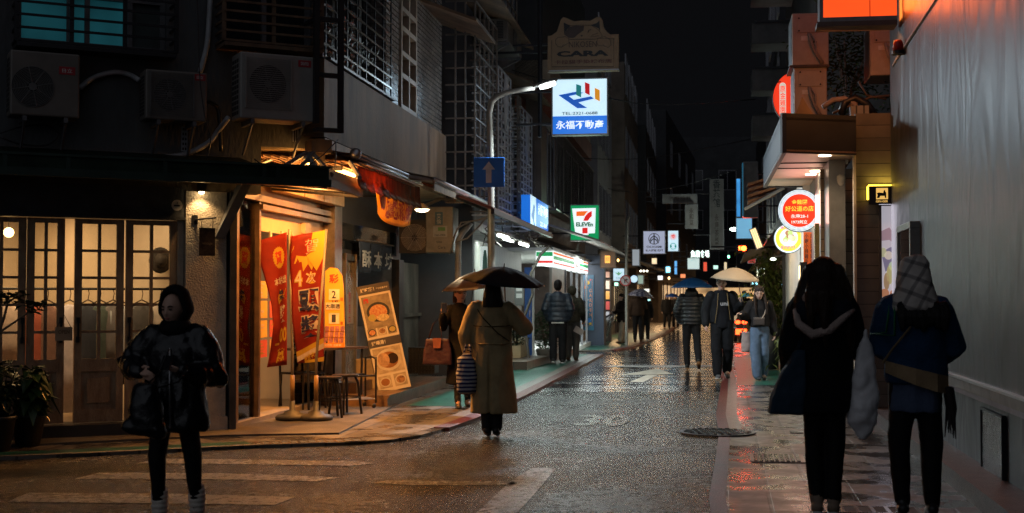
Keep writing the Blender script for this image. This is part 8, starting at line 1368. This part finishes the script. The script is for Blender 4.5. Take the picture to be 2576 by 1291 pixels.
# --- 3 woman in the trench coat, seen from behind
TR = cloth('olive_trench_cotton', (.36, .275, .14), .7, .25, 80, .15); tp_ = at(1238, 1100, .0)
f = Fig('woman in a long olive trench coat seen from behind under a black umbrella', tp_, math.pi-.1, 1.63, {'L': ((.29, -.02, 1.1), (.27, -.05, .92), (0, -.1, -1), (-1, 0, 0), (0, -1, 0), .9), 'R': ((-.36, .0, 1.17), (-.19, -.22, 1.27), (.3, -.3, 1), (.8, -.4, 0), (.3, -1, 0), 1.)}, {'R': ((-.06, -.02, .48), (-.05, .03, .075)), 'L': ((.06, .0, .48), (.05, .06, .075))}, yaw=.25, vox=.008, w=1.)
slit = lambda p: -.035*math.exp(-((p.x-.015)/.014)**2)*(p.y > .05)*max(0, min(1, (.95-p.z)*4))+.004*(p.z > 1.19 and p.y > 0 and abs(p.x) < .24)
f.torso('trench_coat', TR, [(.24, .265, .2, -.02, 0), (.3, .26, .2, -.02, 0), (.6, .235, .18, -.01, 0), (.95, .215, .165, 0, 0), (1.15, .215, .16, 0, 0), (1.3, .225, .155, 0, 0), (1.39, .19, .12, 0, .01), (1.45, .1, .09, 0, .015), (1.5, .085, .085, 0, .015)], (.105, .098, .075), slit, .011, vox=.011); mb = MB(f.M); mb.tube([(-.225, .02, 1.21), (-.17, .128, 1.195), (0, .172, 1.19), (.17, .128, 1.195), (.225, .02, 1.21)], .006, 6); mb.build('yoke_edge', cloth('olive_edge', (.09, .06, .025)), f.o)
mb = MB(f.M); mb.tube([(.17, .08, 1.40), (.08, .16, 1.28), (-.08, .175, 1.12), (-.2, .1, 1.03)], .007, 6); mb.build('cross_strap', cloth('strap_dark_olive', (.05, .04, .02)), f.o); mb = MB(f.M); mb.tube([(-.24, .0, 1.01), (-.12, .155, 1.0), (.1, .165, 1.0), (.24, .0, 1.01)], .014, 8, True, .5); mb.build('belt', TR, f.o); f.legs('trousers', JEAN, (.095, .075, .065), .085); f.shoes(SHOE); f.hair(HAIRB, 'bob', 1.40, .115)
umbrella('black umbrella held by the woman in the trench coat', PT(1268, 672, tp_.y-.05), .455, .16, cloth('umbrella_black', (.012, .012, .015), .85, .1, 60, .1), f.M @ V((-.12, -.28, 1.36)), (.1, -.12))
STRP = bpy.data.materials.new('striped_knit'); STRP.use_nodes = True; nt = STRP.node_tree; b_ = nt.nodes['Principled BSDF']; tc = nt.nodes.new('ShaderNodeTexCoord'); wv = nt.nodes.new('ShaderNodeTexWave'); wv.bands_direction = 'Z'; wv.inputs['Scale'].default_value = 7.6; wv.inputs['Distortion'].default_value = 1.6; wv.inputs['Detail Scale'].default_value = .6; cr = nt.nodes.new('ShaderNodeValToRGB'); cr.color_ramp.interpolation = 'CONSTANT'; cr.color_ramp.elements[0].color = (.02, .025, .10, 1); cr.color_ramp.elements[1].position = .48; cr.color_ramp.elements[1].color = (.42, .40, .42, 1); nt.links.new(tc.outputs['Object'], wv.inputs[0]); nt.links.new(wv.outputs[0], cr.inputs[0]); nt.links.new(cr.outputs[0], b_.inputs['Base Color']); b_.inputs['Roughness'].default_value = .9
c = PT(1173, 991, tp_.y-.08); bag('striped_bag', 'blue and white striped knitted bag hanging from the trench coat arm', sack((c.x, c.y, c.z), .115, .09, .42, .3), STRP, [[V((c.x-.04, c.y, c.z+.38)), V((c.x+.0, c.y, c.z+.52)), f.M @ V((.27, -.06, .86))], [V((c.x+.05, c.y, c.z+.38)), V((c.x+.04, c.y, c.z+.52)), f.M @ V((.27, -.06, .86))]], fold=.014)
# --- 4, 5 the couple at the bush and the person before them
p4 = at(1404, 917); f = Fig('man in a navy puffer jacket seen from behind next to the potted bush', p4, math.pi-.1, 1.82, {'L': ((.27, .05, 1.12), (.22, -.08, .93)), 'R': ((-.27, .05, 1.12), (-.22, -.08, .93))}, {'L': ((.1, .04, .48), (.09, .14, .09)), 'R': ((-.09, -.03, .48), (-.09, .0, .075))}, yaw=-.1, vox=.011, w=1.06)
f.torso('puffer_jacket', NAVYP, JK(.85, .205), (.088, .082, .065), PUFF(.105, .014), .008, vox=.016); f.legs('trousers', cloth('dark_trousers', (.016, .017, .02)), (.105, .085, .075), .09); f.shoes(SHOE, WHITEP); f.hair(HAIRB); mb = MB(f.M); mb.ring((0, 0), .0, .0, 0, .001); MB(f.M).box(-.13, .13, .09, .125, .82, .85).build('shirt_hem', WHITEP, f.o, bevel=.01)
CAMO = mat('camouflage_cloth', (.10, .085, .05), .8, 0, .3, 16, col2=(.02, .025, .018)); p5 = at(1440, 911); f = Fig('person in a camouflage jacket and hood holding a white paper', p5, math.pi-.35, 1.71, {'L': DOWN(1), 'R': ((-.25, .0, 1.1), (-.2, -.2, .93), (.2, -.5, -.8), (1, 0, 0), (0, -1, 0), .5)}, vox=.011, w=.95); f.torso('jacket', CAMO, JK(.88, .19), (.08, .075, .055), None, .01, vox=.016); f.legs('trousers', cloth('grey_track_trousers', (.13, .13, .125)), (.1, .082, .066), .09); f.shoes(BOOT); mb = MB(f.R); mb.ball((0, .02, 1.6), (.105, .118, .125)); f.cloth('hood', CAMO, mb, .014, 2)
c = PT(1456, 832, p5.y-.2); fr = Fr((c.x, c.y), (SR.x, SR.y), c.z); o = MB(fr.M @ Matrix.Rotation(-.5, 4, 'Z')).box(-.11, .11, -.07, .07, -.002, .002).build('paper_sheet', WHITEP); tag(o, 'white paper sheet in the hand of the person in camouflage', 'paper')
p = at(1455, 873); f = Fig('person in a black coat half hidden before the shop, right of the camouflage jacket', p, math.pi-.5, 1.62, {'L': DOWN(1), 'R': DOWN(-1)}, vox=.014); f.torso('coat', BLKC, JK(.75, .19), (.075, .07, .055), vox=.02); f.legs('trousers', JEAN); f.shoes(SHOE, WHITEP); f.hair(HAIRB)
# --- 6 woman with the clear umbrella
p6 = at(1564, 866); f = Fig('woman in a black jacket and cream trousers looking left with a folded clear umbrella', p6, -1.15, 1.56, {'L': ((.22, -.08, 1.1), (.12, -.3, 1.13), (-.1, -1, .1), (-1, 0, 0), (0, .2, 1), .8), 'R': ((-.22, -.08, 1.1), (-.12, -.32, 1.05), (.1, -1, .0), (1, 0, 0), (0, .2, 1), .8)}, {'L': ((.1, -.06, .48), (.1, -.12, .075)), 'R': ((-.1, .05, .48), (-.11, .16, .08))}, vox=.011)
f.torso('jacket', cloth('black_brown_jacket', (.02, .014, .012)), JK(.72, .2), (.085, .075, .055), None, .01, vox=.016); f.legs('trousers', cloth('cream_trousers', (.45, .36, .27)), (.1, .088, .085), .11); f.shoes(BOOT); f.hair(HAIRB, 'bob', 1.38, .085)
c = f.M @ V((0, -.38, 1.07)); o = thing('folded_umbrella', 'folded clear plastic umbrella pointing down before the woman in cream trousers', 'umbrella', c); c2 = PT(1527, 848, p6.y-.1); mb = MB(); n = 16; ax = (c2-c); R = []
for t, r in ((.02, .02), (.12, .2), (.2, .22), (.5, .13), (.8, .05), (.97, .012)): R.append([c+ax*t+V((r*math.cos(a)*(1+.15*(j % 2)), r*math.sin(a)*.8, r*math.cos(a)*.25)) for j, a in [(j, 2*math.pi*j/n) for j in range(n)]])
mb.loft(R); mb.build('clear_canopy', glass('clear_plastic', (.75, .75, .76), .35, .25), o, True); mb = MB(); mb.tube([c-ax*.12, c+ax*1.05], .009, 6); mb.build('shaft', WHITEP, o)
c = PT(1546, 774, p6.y); o = MB(Matrix.Translation(c)).box(-.035, .035, -.01, .01, -.07, .07).build('phone', mat('lit_phone_case', (.5, .35, .22), .4), bevel=.004); tag(o, 'pale phone before the face of the woman in cream trousers', 'phone')
# --- 7, 8 far pairs
p = at(1605, 863); f = Fig('man in a dark brown jacket under a checkered umbrella, seen from behind', p, math.pi-.1, 1.70, {'L': DOWN(1), 'R': ((-.25, 0, 1.12), (-.12, -.22, 1.2), None)}, vox=.013); f.torso('jacket', cloth('dark_brown_jacket', (.04, .025, .018)), JK(.86, .2), (.08, .075, .06), vox=.018); f.legs('trousers', JEAN); f.shoes(BOOT); f.hair(HAIRB); g = f
f = Fig('person in black half hidden right of the man under the checkered umbrella', p+V((.28, .5, 0)), math.pi-.1, 1.6, {'L': DOWN(1), 'R': DOWN(-1)}, vox=.014); f.torso('jacket', BLKC, JK(.8, .18), (.075, .07, .055), vox=.02); f.legs('trousers', JEAN); f.shoes(WHITEP); f.hair(HAIRB, 'bob', 1.4)
CHK = bpy.data.materials.new('checkered_umbrella_cloth'); CHK.use_nodes = True; nt = CHK.node_tree; ck = nt.nodes.new('ShaderNodeTexChecker'); ck.inputs['Scale'].default_value = 13; ck.inputs[1].default_value = (.30, .32, .42, 1); ck.inputs[2].default_value = (.05, .06, .13, 1); tc = nt.nodes.new('ShaderNodeTexCoord'); nt.links.new(tc.outputs['Object'], ck.inputs[0]); nt.links.new(ck.outputs[0], nt.nodes['Principled BSDF'].inputs['Base Color'])
umbrella('blue and white checkered umbrella held by the man in the brown jacket', PT(1614, 727, p.y), .46, .25, CHK, g.M @ V((-.12, -.22, 1.28)), (.12, 0))
COATS = [BLKC, cloth('dark_coat', (.016, .016, .02)), cloth('grey_black_coat', (.025, .024, .026))]
for i, (x, y, H, lab) in enumerate(((1678, 830, 1.62, 'far person in a dark long coat under the small blue umbrella'), (1690, 828, 1.56, 'far person in black walking right of the small blue umbrella'), (1700, 829, 1.6, 'far dark figure nearest the puffer jacket on the left'), (1872, 848, 1.7, 'far man in khaki trousers between the couple'), (1852, 836, 1.6, 'far figure in black behind the beige umbrella holder'))):
    p = at(x, y); f = Fig(lab, p, (0 if i < 3 else math.pi), H, {'L': DOWN(1), 'R': DOWN(-1)}, {'L': ((.1, -.08, .48), (.1, -.1, .08)), 'R': ((-.1, .06, .48), (-.1, .2, .1))}, vox=.018, face=False); f.torso('coat', COATS[i % 3], JK(.72 if i < 3 else .88, .2), (.085, .08, .06), vox=.024); f.legs('trousers', JEAN if i != 3 else cloth('khaki_trousers', (.16, .11, .06))); f.shoes(SHOE); f.hair(HAIRB, 'bob' if i < 3 else 'short', 1.35)
    if i == 0: umbrella('small blue umbrella far down the street', PT(1690, 738, p.y-.3), .33, .17, cloth('umbrella_cobalt', (.012, .06, .30), .4, .1, 60, .1), f.M @ V((.2, -.2, 1.25)))
    if i == 3: umbrella('yellow and blue umbrella between the couple far down the street', PT(1878, 737, p.y-.2), .42, .15, cloth('umbrella_olive_yellow', (.25, .24, .03), .5, .1, 60, .1), f.M @ V((-.1, -.15, 1.3)), m2=cloth('umbrella_teal', (.02, .14, .24), .5, .1, 60, .1))
# --- 9 black puffer jacket with the blue umbrella
p9 = at(1740, 931, .0); f = Fig('man in a black quilted puffer jacket seen from behind under a blue umbrella', p9, math.pi-.12, 1.78, {'L': ((.28, .04, 1.12), (.22, -.1, .93)), 'R': ((-.24, -.04, 1.13), (-.1, -.24, 1.22), None)}, {'L': ((.1, -.03, .48), (.085, -.02, .075)), 'R': ((-.11, .05, .5), (-.13, .3, .16))}, vox=.01)
f.torso('puffer_jacket', BLKP, JK(.86, .205), (.09, .084, .065), PUFF(.075, .016), .006, vox=.014); mb = MB(); mb.ball((0, .09, 1.47), (.14, .075, .085)); mb.ball((0, .03, 1.52), (.11, .09, .06)); f.cloth('hood', BLKP, mb, .014, 2); f.legs('trousers', JEAN, (.1, .075, .062), .09); f.shoes(SHOE, mat('amber_sole', (.3, .14, .05), .5)); f.hair(HAIRB)
umbrella('blue umbrella over the man in the black quilted jacket', PT(1742, 699, p9.y-.1), .46, .2, cloth('umbrella_blue', (.012, .085, .25), .45, .1, 60, .1), f.M @ V((-.1, -.25, 1.3)))
# --- 10 man with the beige umbrella
p10 = at(1816, 955, .0); ZB = cloth('black_bomber_nylon', (.007, .007, .008), .7, .3, 30); f = Fig('man in an open black bomber jacket walking towards us with a beige umbrella', p10, .02, 1.83, {'R': ((-.265, .03, 1.1), (-.28, -.05, .9), (0, -.2, -1), (1, 0, 0), (0, -1, 0), .7), 'L': ((.27, -.02, 1.12), (.28, -.26, 1.24), (0, -.2, 1), (-1, 0, 0), (-.2, -1, 0), 1.1)}, {'R': ((-.1, -.06, .48), (-.09, -.1, .075)), 'L': ((.1, -.04, .5), (.11, .16, .12))}, yaw=-.12, vox=.008, w=1.04)
f.torso('hoodie', cloth('black_hoodie', (.008, .008, .01)), [(.84, .17, .125, 0, 0), (1.1, .16, .12, 0, 0), (1.3, .165, .125, 0, 0), (1.4, .14, .1, 0, 0), (1.47, .075, .08, 0, 0)], None, None, .006); f.torso('jacket', ZB, [(.92, .205, .14, 0, .02), (1.1, .205, .14, 0, .02), (1.3, .21, .14, 0, .02), (1.4, .18, .1, 0, .025), (1.47, .1, .085, 0, .03)], (.09, .088, .06), lambda p: -.05*math.exp(-((p.x-.01)/.085)**2)*(p.y < -.06), .009); mb = MB(f.M); mb.tube([(-.075, -.11, 1.42), (-.095, -.145, 1.2), (-.135, -.135, .92)], .006, 5); mb.tube([(.075, -.11, 1.42), (.095, -.145, 1.2), (.12, -.135, .98)], .006, 5); mb.build('zip', mat('brass_zip', (.55, .38, .16), .3, .8), f.o)
fx = Fr((0, 0), (1, 0)); t_ = text_mb('uni', Matrix.Identity(4), 0, 0, .13, .07, bold=.03); t_.v = [f.M @ V((q.x+.02, -.139-.0, q.y+1.245)) for q in t_.v]; t_.build('print', mat('grey_print', (.45, .43, .42), .7), f.o); f.legs('trousers', cloth('black_cargo', (.007, .007, .008)), (.108, .092, .078), .09, folds=.012); f.shoes(mat('grey_black_sneaker', (.12, .11, .11), .5, 0, .6, 14, col2=(.02, .02, .02)), WHITEP); f.hair(HAIRB); mb = MB(f.M @ f.R); mb.ball((0, -.075, 1.665), (.062, .04, .03)); mb.build('fringe', HAIRB, f.o, True); ub = f
BEI = cloth('umbrella_beige', (.34, .27, .19), .5, .1, 60, .08); umbrella('beige umbrella held by the man in the open bomber jacket', PT(1851, 674, p10.y-.15), .46, .2, BEI, f.M @ V((.275, -.3, 1.335)), (.08, -.12), ribs=6)
# --- 11 woman in blue jeans
p11 = at(1911, 960, .0); f = Fig('long haired woman in blue jeans and a short black jacket walking towards us', p11, .05, 1.64, {'R': ((-.25, .02, 1.12), (-.33, -.12, 1.2), (-.9, -.2, .1), (0, 0, -1), (0, -1, .2), .6), 'L': ((.25, .04, 1.1), (.27, .0, .86), (.05, -.1, -1), (-1, 0, 0), (0, -1, 0), .5)}, {'R': ((-.09, -.03, .48), (-.05, -.06, .075)), 'L': ((.09, .03, .48), (.11, .2, .1))}, yaw=-.2, pitch=.25, vox=.008, w=.93)
f.torso('jacket', cloth('black_short_jacket', (.014, .012, .012)), [(.98, .2, .14, 0, 0), (1.03, .205, .145, 0, 0), (1.15, .2, .14, 0, 0), (1.3, .2, .14, 0, 0), (1.4, .165, .11, 0, .01), (1.47, .075, .075, 0, .01)], (.085, .085, .07), None, .011); f.legs('jeans', cloth('blue_denim', (.115, .16, .23), .8, .4, 140, .25), (.1, .09, .085), .08, (.155, .115), 1.03, .009); f.shoes(SHOE); f.hair(HAIRR, 'long', 1.12, .125); mb = MB(f.M)
for sx in (-1, 1): mb.limb([(sx*.085, -.05, 1.55), (sx*.1, -.12, 1.38), (sx*.1, -.165, 1.2)], [.03, .035, .02], 10, .6)
mb.build('hair_lock', HAIRR, f.o, True); mb = MB(f.M); mb.tube([(.14, -.06, 1.42), (.06, -.16, 1.2), (-.02, -.17, 1.08)], .009, 6); mb.build('bag_strap', mat('beige_strap', (.4, .3, .22), .6), f.o); o = thing('waist_bag', 'small brown bag slung across the woman in jeans', 'bag', f.M @ V((-.04, -.17, 1.05))); MB(f.M).box(-.15, .05, -.21, -.15, 1.0, 1.12).build('pouch', mat('brown_pouch', (.05, .035, .03), .5), o, bevel=.02); MB(f.M).tube([(-.15, -.18, 1.13), (.05, -.18, 1.13)], .006, 5).build('zip', STEEL, o)
c = PT(1878, 886, p11.y+.1); bag('shopping_bag', 'pale pink shopping bag hanging between the walking couple', sack((c.x, c.y, c.z), .1, .05, .36, .95), cloth('pale_pink_bag', (.36, .27, .24), .6), [[V((c.x-.06, c.y, c.z+.35)), V((c.x-.02, c.y, c.z+.6)), V((c.x+.0, c.y, c.z+.62))], [V((c.x+.06, c.y, c.z+.35)), V((c.x+.03, c.y, c.z+.6)), V((c.x+.0, c.y, c.z+.62))]], fold=.01)
# --- 12 long haired woman, near right
p12 = at(2076, 1300, .03); CO = cloth('charcoal_wool_coat', (.007, .0075, .009), .9, .4, 60); f = Fig('long haired woman in a dark coat with a hood seen from behind, near right', p12, math.pi-.2, 1.70, {'L': ((.215, .0, 1.1), (.21, -.08, .88), (0, -.15, -1), (-1, 0, 0), (0, -1, 0), .8), 'R': ((-.19, -.05, 1.12), (-.14, -.24, 1.05))}, {'L': ((.07, .0, .48), (.055, .03, .075)), 'R': ((-.07, .0, .48), (-.055, .03, .075))}, yaw=-.1, vox=.008, w=.84)
f.torso('coat', CO, [(.68, .265, .2, .05, 0), (.73, .265, .205, .045, 0), (.9, .245, .19, .02, 0), (1.15, .225, .175, 0, 0), (1.3, .225, .17, 0, 0), (1.39, .19, .14, 0, .01), (1.45, .11, .1, 0, .015)], (.1, .095, .07), None, .012, vox=.012); f.legs('trousers', LEG, (.09, .064, .05), .09, (.155, .11)); f.shoes(cloth('beige_sneaker', (.3, .22, .16), .6), WHITEP)
HN = cloth('navy_hood_fleece', (.015, .02, .032), .9, .5, 60); mb = MB(); R = []; n = 22
for t, rx, ry, cz, cy in ((0, .13, .08, 1.45, .05), (.3, .19, .12, 1.40, .09), (.6, .19, .12, 1.34, .11), (.85, .12, .08, 1.24, .13), (1, .05, .03, 1.19, .14)): R.append([(rx*math.cos(a), cy+ry*math.sin(a), cz+.02*math.sin(a)) for a in [2*math.pi*j/n for j in range(n)]])
mb.loft(R); f.cloth('hood', HN, mb, .012, 2, lambda p: .006*noise.noise(p*14)); mb = MB(f.M); mb.tube([(.19, .1, 1.36), (.17, .2, 1.27), (.08, .25, 1.2), (-.03, .255, 1.23), (-.12, .23, 1.31), (-.19, .12, 1.36)], [.016, .028, .034, .03, .024, .014], 8); mb.build('hood_trim', cloth('pale_sherpa', (.55, .43, .38), .9, .9, 50), f.o, True); mb = MB(f.M); mb.ball((.07, .15, 1.44), (.075, .05, .05)); mb.build('hood_lining', cloth('pale_sherpa', (.55, .43, .38), .9, .9, 50), f.o, True)
mb = MB(f.R); mb.ball((0, .012, 1.612), (.1, .116, .112), 22, 16); mb.loft([[(rx*math.cos(a), cy+ry*math.sin(a), z) for a in [2*math.pi*j/22 for j in range(22)]] for z, rx, ry, cy in ((1.62, .1, .1, .02), (1.52, .115, .095, .035), (1.42, .135, .085, .05), (1.36, .12, .05, .06))])
for (sx, L, y, r) in ((.115, 1.02, .02, .055), (-.12, .98, .02, .06), (-.075, 1.16, .09, .06), (-.02, 1.12, .235, .03), (.05, 1.2, .21, .03), (.13, 1.1, .05, .04), (-.14, 1.1, -.03, .045)): mb.limb([(sx*.6, .03, 1.62), (sx, y+.02, 1.45), (sx*1.3, y+.03, (1.45+L)/2), (sx*1.42, y, L)], [.06, .062, r, .014], 14, 1.)
f.cloth('hair', HAIRR, mb, .009, 5, lambda p: .004*noise.noise(V((p.x*70, p.y*70, p.z*2)))+.002*noise.noise(V((p.x*150, p.y*150, p.z*3))))
c = PT(1975, 1042, p12.y-.1); bag('tote_bag', 'dark blue cloth bag swinging at the left of the long haired woman', lambda mb: mb.loft([[(c.x+x*w_+ox, c.y+y, c.z+z) for x, y in ((-.115, -.05), (.11, -.06), (.12, .05), (-.115, .05))] for z, w_, ox in ((0, 1., 0), (.12, .95, .02), (.3, .6, .065), (.43, .22, .1))]), cloth('blue_grey_canvas', (.022, .045, .075), .7), [[V((c.x+.09, c.y, c.z+.4)), V((c.x+.11, c.y, c.z+.5)), f.M @ V((.27, -.1, .86))]], fold=.01)
# --- 13 woman with the plaid headscarf
p13 = at(2306, 1306, .03); NJ = cloth('navy_knit_jacket', (.015, .05, .12), .85, .5, 60); f = Fig('woman with a plaid scarf over her head and a navy jacket seen from behind', p13, math.pi-.17, 1.69, {'L': ((.21, -.04, 1.12), (.13, -.25, 1.1)), 'R': ((-.235, -.03, 1.12), (-.16, -.22, 1.05))}, {'L': ((.11, .0, .48), (.095, .03, .075)), 'R': ((-.1, .0, .48), (-.095, .03, .075))}, yaw=.1, vox=.008, w=.88)
f.torso('shirt', cloth('blue_grey_shirt', (.08, .11, .19), .8, .3, 50), [(.69, .19, .145, 0, 0), (.72, .195, .15, 0, 0), (.9, .185, .14, 0, 0), (1.1, .165, .12, 0, 0)], None, lambda p: .006*math.sin(p.x*46), .004, vox=.011); f.torso('jacket', NJ, [(.88, .225, .165, 0, 0), (.93, .235, .175, 0, 0), (1.1, .23, .17, 0, 0), (1.28, .24, .17, 0, 0), (1.385, .205, .14, 0, .01), (1.45, .11, .1, 0, .01)], (.105, .1, .075), None, .012, vox=.012); f.legs('leggings', LEG, (.1, .074, .054), .09, (.16, .115)); f.shoes(SHOE)
PL = mat('plaid_scarf', (.62, .56, .51), .9, 0, .15, 6); nt = PL.node_tree; b_ = nt.nodes['Principled BSDF']; tc = nt.nodes.new('ShaderNodeTexCoord'); prev = b_.inputs['Base Color'].links[0].from_socket
for k, (d, rot, sc_) in enumerate((('X', .5, 3.6), ('Z', .35, 3.1))):
    mp = nt.nodes.new('ShaderNodeMapping'); mp.inputs['Rotation'].default_value = (0, rot, 0); nt.links.new(tc.outputs['Object'], mp.inputs[0]); wv = nt.nodes.new('ShaderNodeTexWave'); wv.bands_direction = d; wv.inputs['Scale'].default_value = sc_; wv.inputs['Distortion'].default_value = 1.2; nt.links.new(mp.outputs[0], wv.inputs[0]); cr = nt.nodes.new('ShaderNodeValToRGB'); cr.color_ramp.elements[0].position = .78; cr.color_ramp.elements[0].color = (1, 1, 1, 1); cr.color_ramp.elements[1].position = .9; cr.color_ramp.elements[1].color = (.5, .5, .52, 1); nt.links.new(wv.outputs[0], cr.inputs[0]); mx = nt.nodes.new('ShaderNodeMixRGB'); mx.blend_type = 'MULTIPLY'; mx.inputs[0].default_value = 1; nt.links.new(prev, mx.inputs[1]); nt.links.new(cr.outputs[0], mx.inputs[2]); prev = mx.outputs[0]
nt.links.new(prev, b_.inputs['Base Color']); mb = MB(); n = 24; R = []
for z, rx, ry, cy in ((1.735, .03, .03, .02), (1.725, .065, .07, .02), (1.69, .095, .11, .02), (1.62, .112, .125, .02), (1.54, .122, .125, .03), (1.46, .145, .135, .04), (1.39, .165, .15, .05), (1.36, .16, .14, .05)): R.append([(rx*math.cos(a), cy+ry*math.sin(a), z) for a in [2*math.pi*j/n for j in range(n)]])
mb.loft(R); f.cloth('headscarf', PL, mb, .01, 2, lambda p: .012*noise.noise(V((p.x*16, p.y*10, p.z*7)))+.005*noise.noise(p*30))
mb = MB()
for i in range(7): x = -.17+i*.045; mb.limb([(x, .15, 1.4), (x*1.02+.0, .19, 1.33), (x, .19, 1.24+.02*(i % 3))], [.035, .036, .02], 10, .5)
f.cloth('hair', HAIRB, mb, .01, 2, lambda p: .006*noise.noise(V((p.x*60, p.y*60, p.z*4))))
TAN = cloth('tan_webbing', (.36, .25, .14), .7, .4, 120); mb = MB(f.M); P_ = [(.2, .05, .99), (.14, .155, .97), (.02, .185, .93), (-.12, .165, .89), (-.205, .05, .87)]; R = [[V(q)+V((0, 0, h)), V(q)+V((0, .012, h)), V(q)+V((0, .012, -h)), V(q)+V((0, 0, -h))] for q, h in zip(P_, (.04, .045, .055, .06, .06))]; mb.loft(R); mb.build('belt_bag', TAN, f.o); mb = MB(f.M); mb.tube([(.22, .12, 1.02), (.16, .18, 1.12), (.05, .2, 1.26)], .012, 6, True, .5); mb.build('thin_strap', TAN, f.o)
mb = MB(f.M)
for i in range(12): x = -.185-.008*(i % 5); y = .0+.014*i; mb.tube([(x, y, .86), (x-.02, y, .72), (x-.015*(i % 3), y+.01, .52+.03*(i % 4))], [.014, .012, .003], 5)
mb.build('scarf_fringe', cloth('scarf_dark', (.035, .03, .03), .9), f.o)
c = PT(2180, 1104, p13.y+.02); WPL = mat('translucent_white_plastic', (.8, .8, .82), .35, 0, .12, 5, .5, 14); bag('plastic_bag', 'white plastic carrier bag with green straps on the shoulder of the scarfed woman', sack((c.x-.0, c.y, c.z), .105, .07, .74, .12, -.03, ((0, .2), (.04, .5), (.16, .95), (.34, 1.), (.6, .72), (.85, .38))), WPL, [[V((c.x+.035, c.y, c.z+.7)), f.M @ V((.2, .12, 1.22)), f.M @ V((.17, .08, 1.40))], [V((c.x+.06, c.y-.02, c.z+.7)), f.M @ V((.15, .17, 1.2)), f.M @ V((.14, .1, 1.41))]], mat('green_strap', (.01, .16, .05), .6), fold=.016)
# --- 14 shopkeeper seen through the pane
q = CF.at(CF.X(352, -1.0), 0, -1.0); f = Fig('shopkeeper with black hair sitting behind the glass door', V((q.x, q.y, -.27)), -.7, 1.66, {'L': ((.22, -.1, 1.1), (.12, -.28, 1.05)), 'R': ((-.22, -.1, 1.1), (-.1, -.28, 1.05))}, {'L': ((.1, -.42, .86), (.1, -.42, .5)), 'R': ((-.1, -.42, .86), (-.1, -.42, .5))}, yaw=-.3, vox=.011); f.torso('shirt', cloth('pale_shirt', (.45, .4, .36)), JK(.8, .19), (.075, .07, .055)); f.hair(HAIRB); f.legs('trousers', JEAN, end=.08)
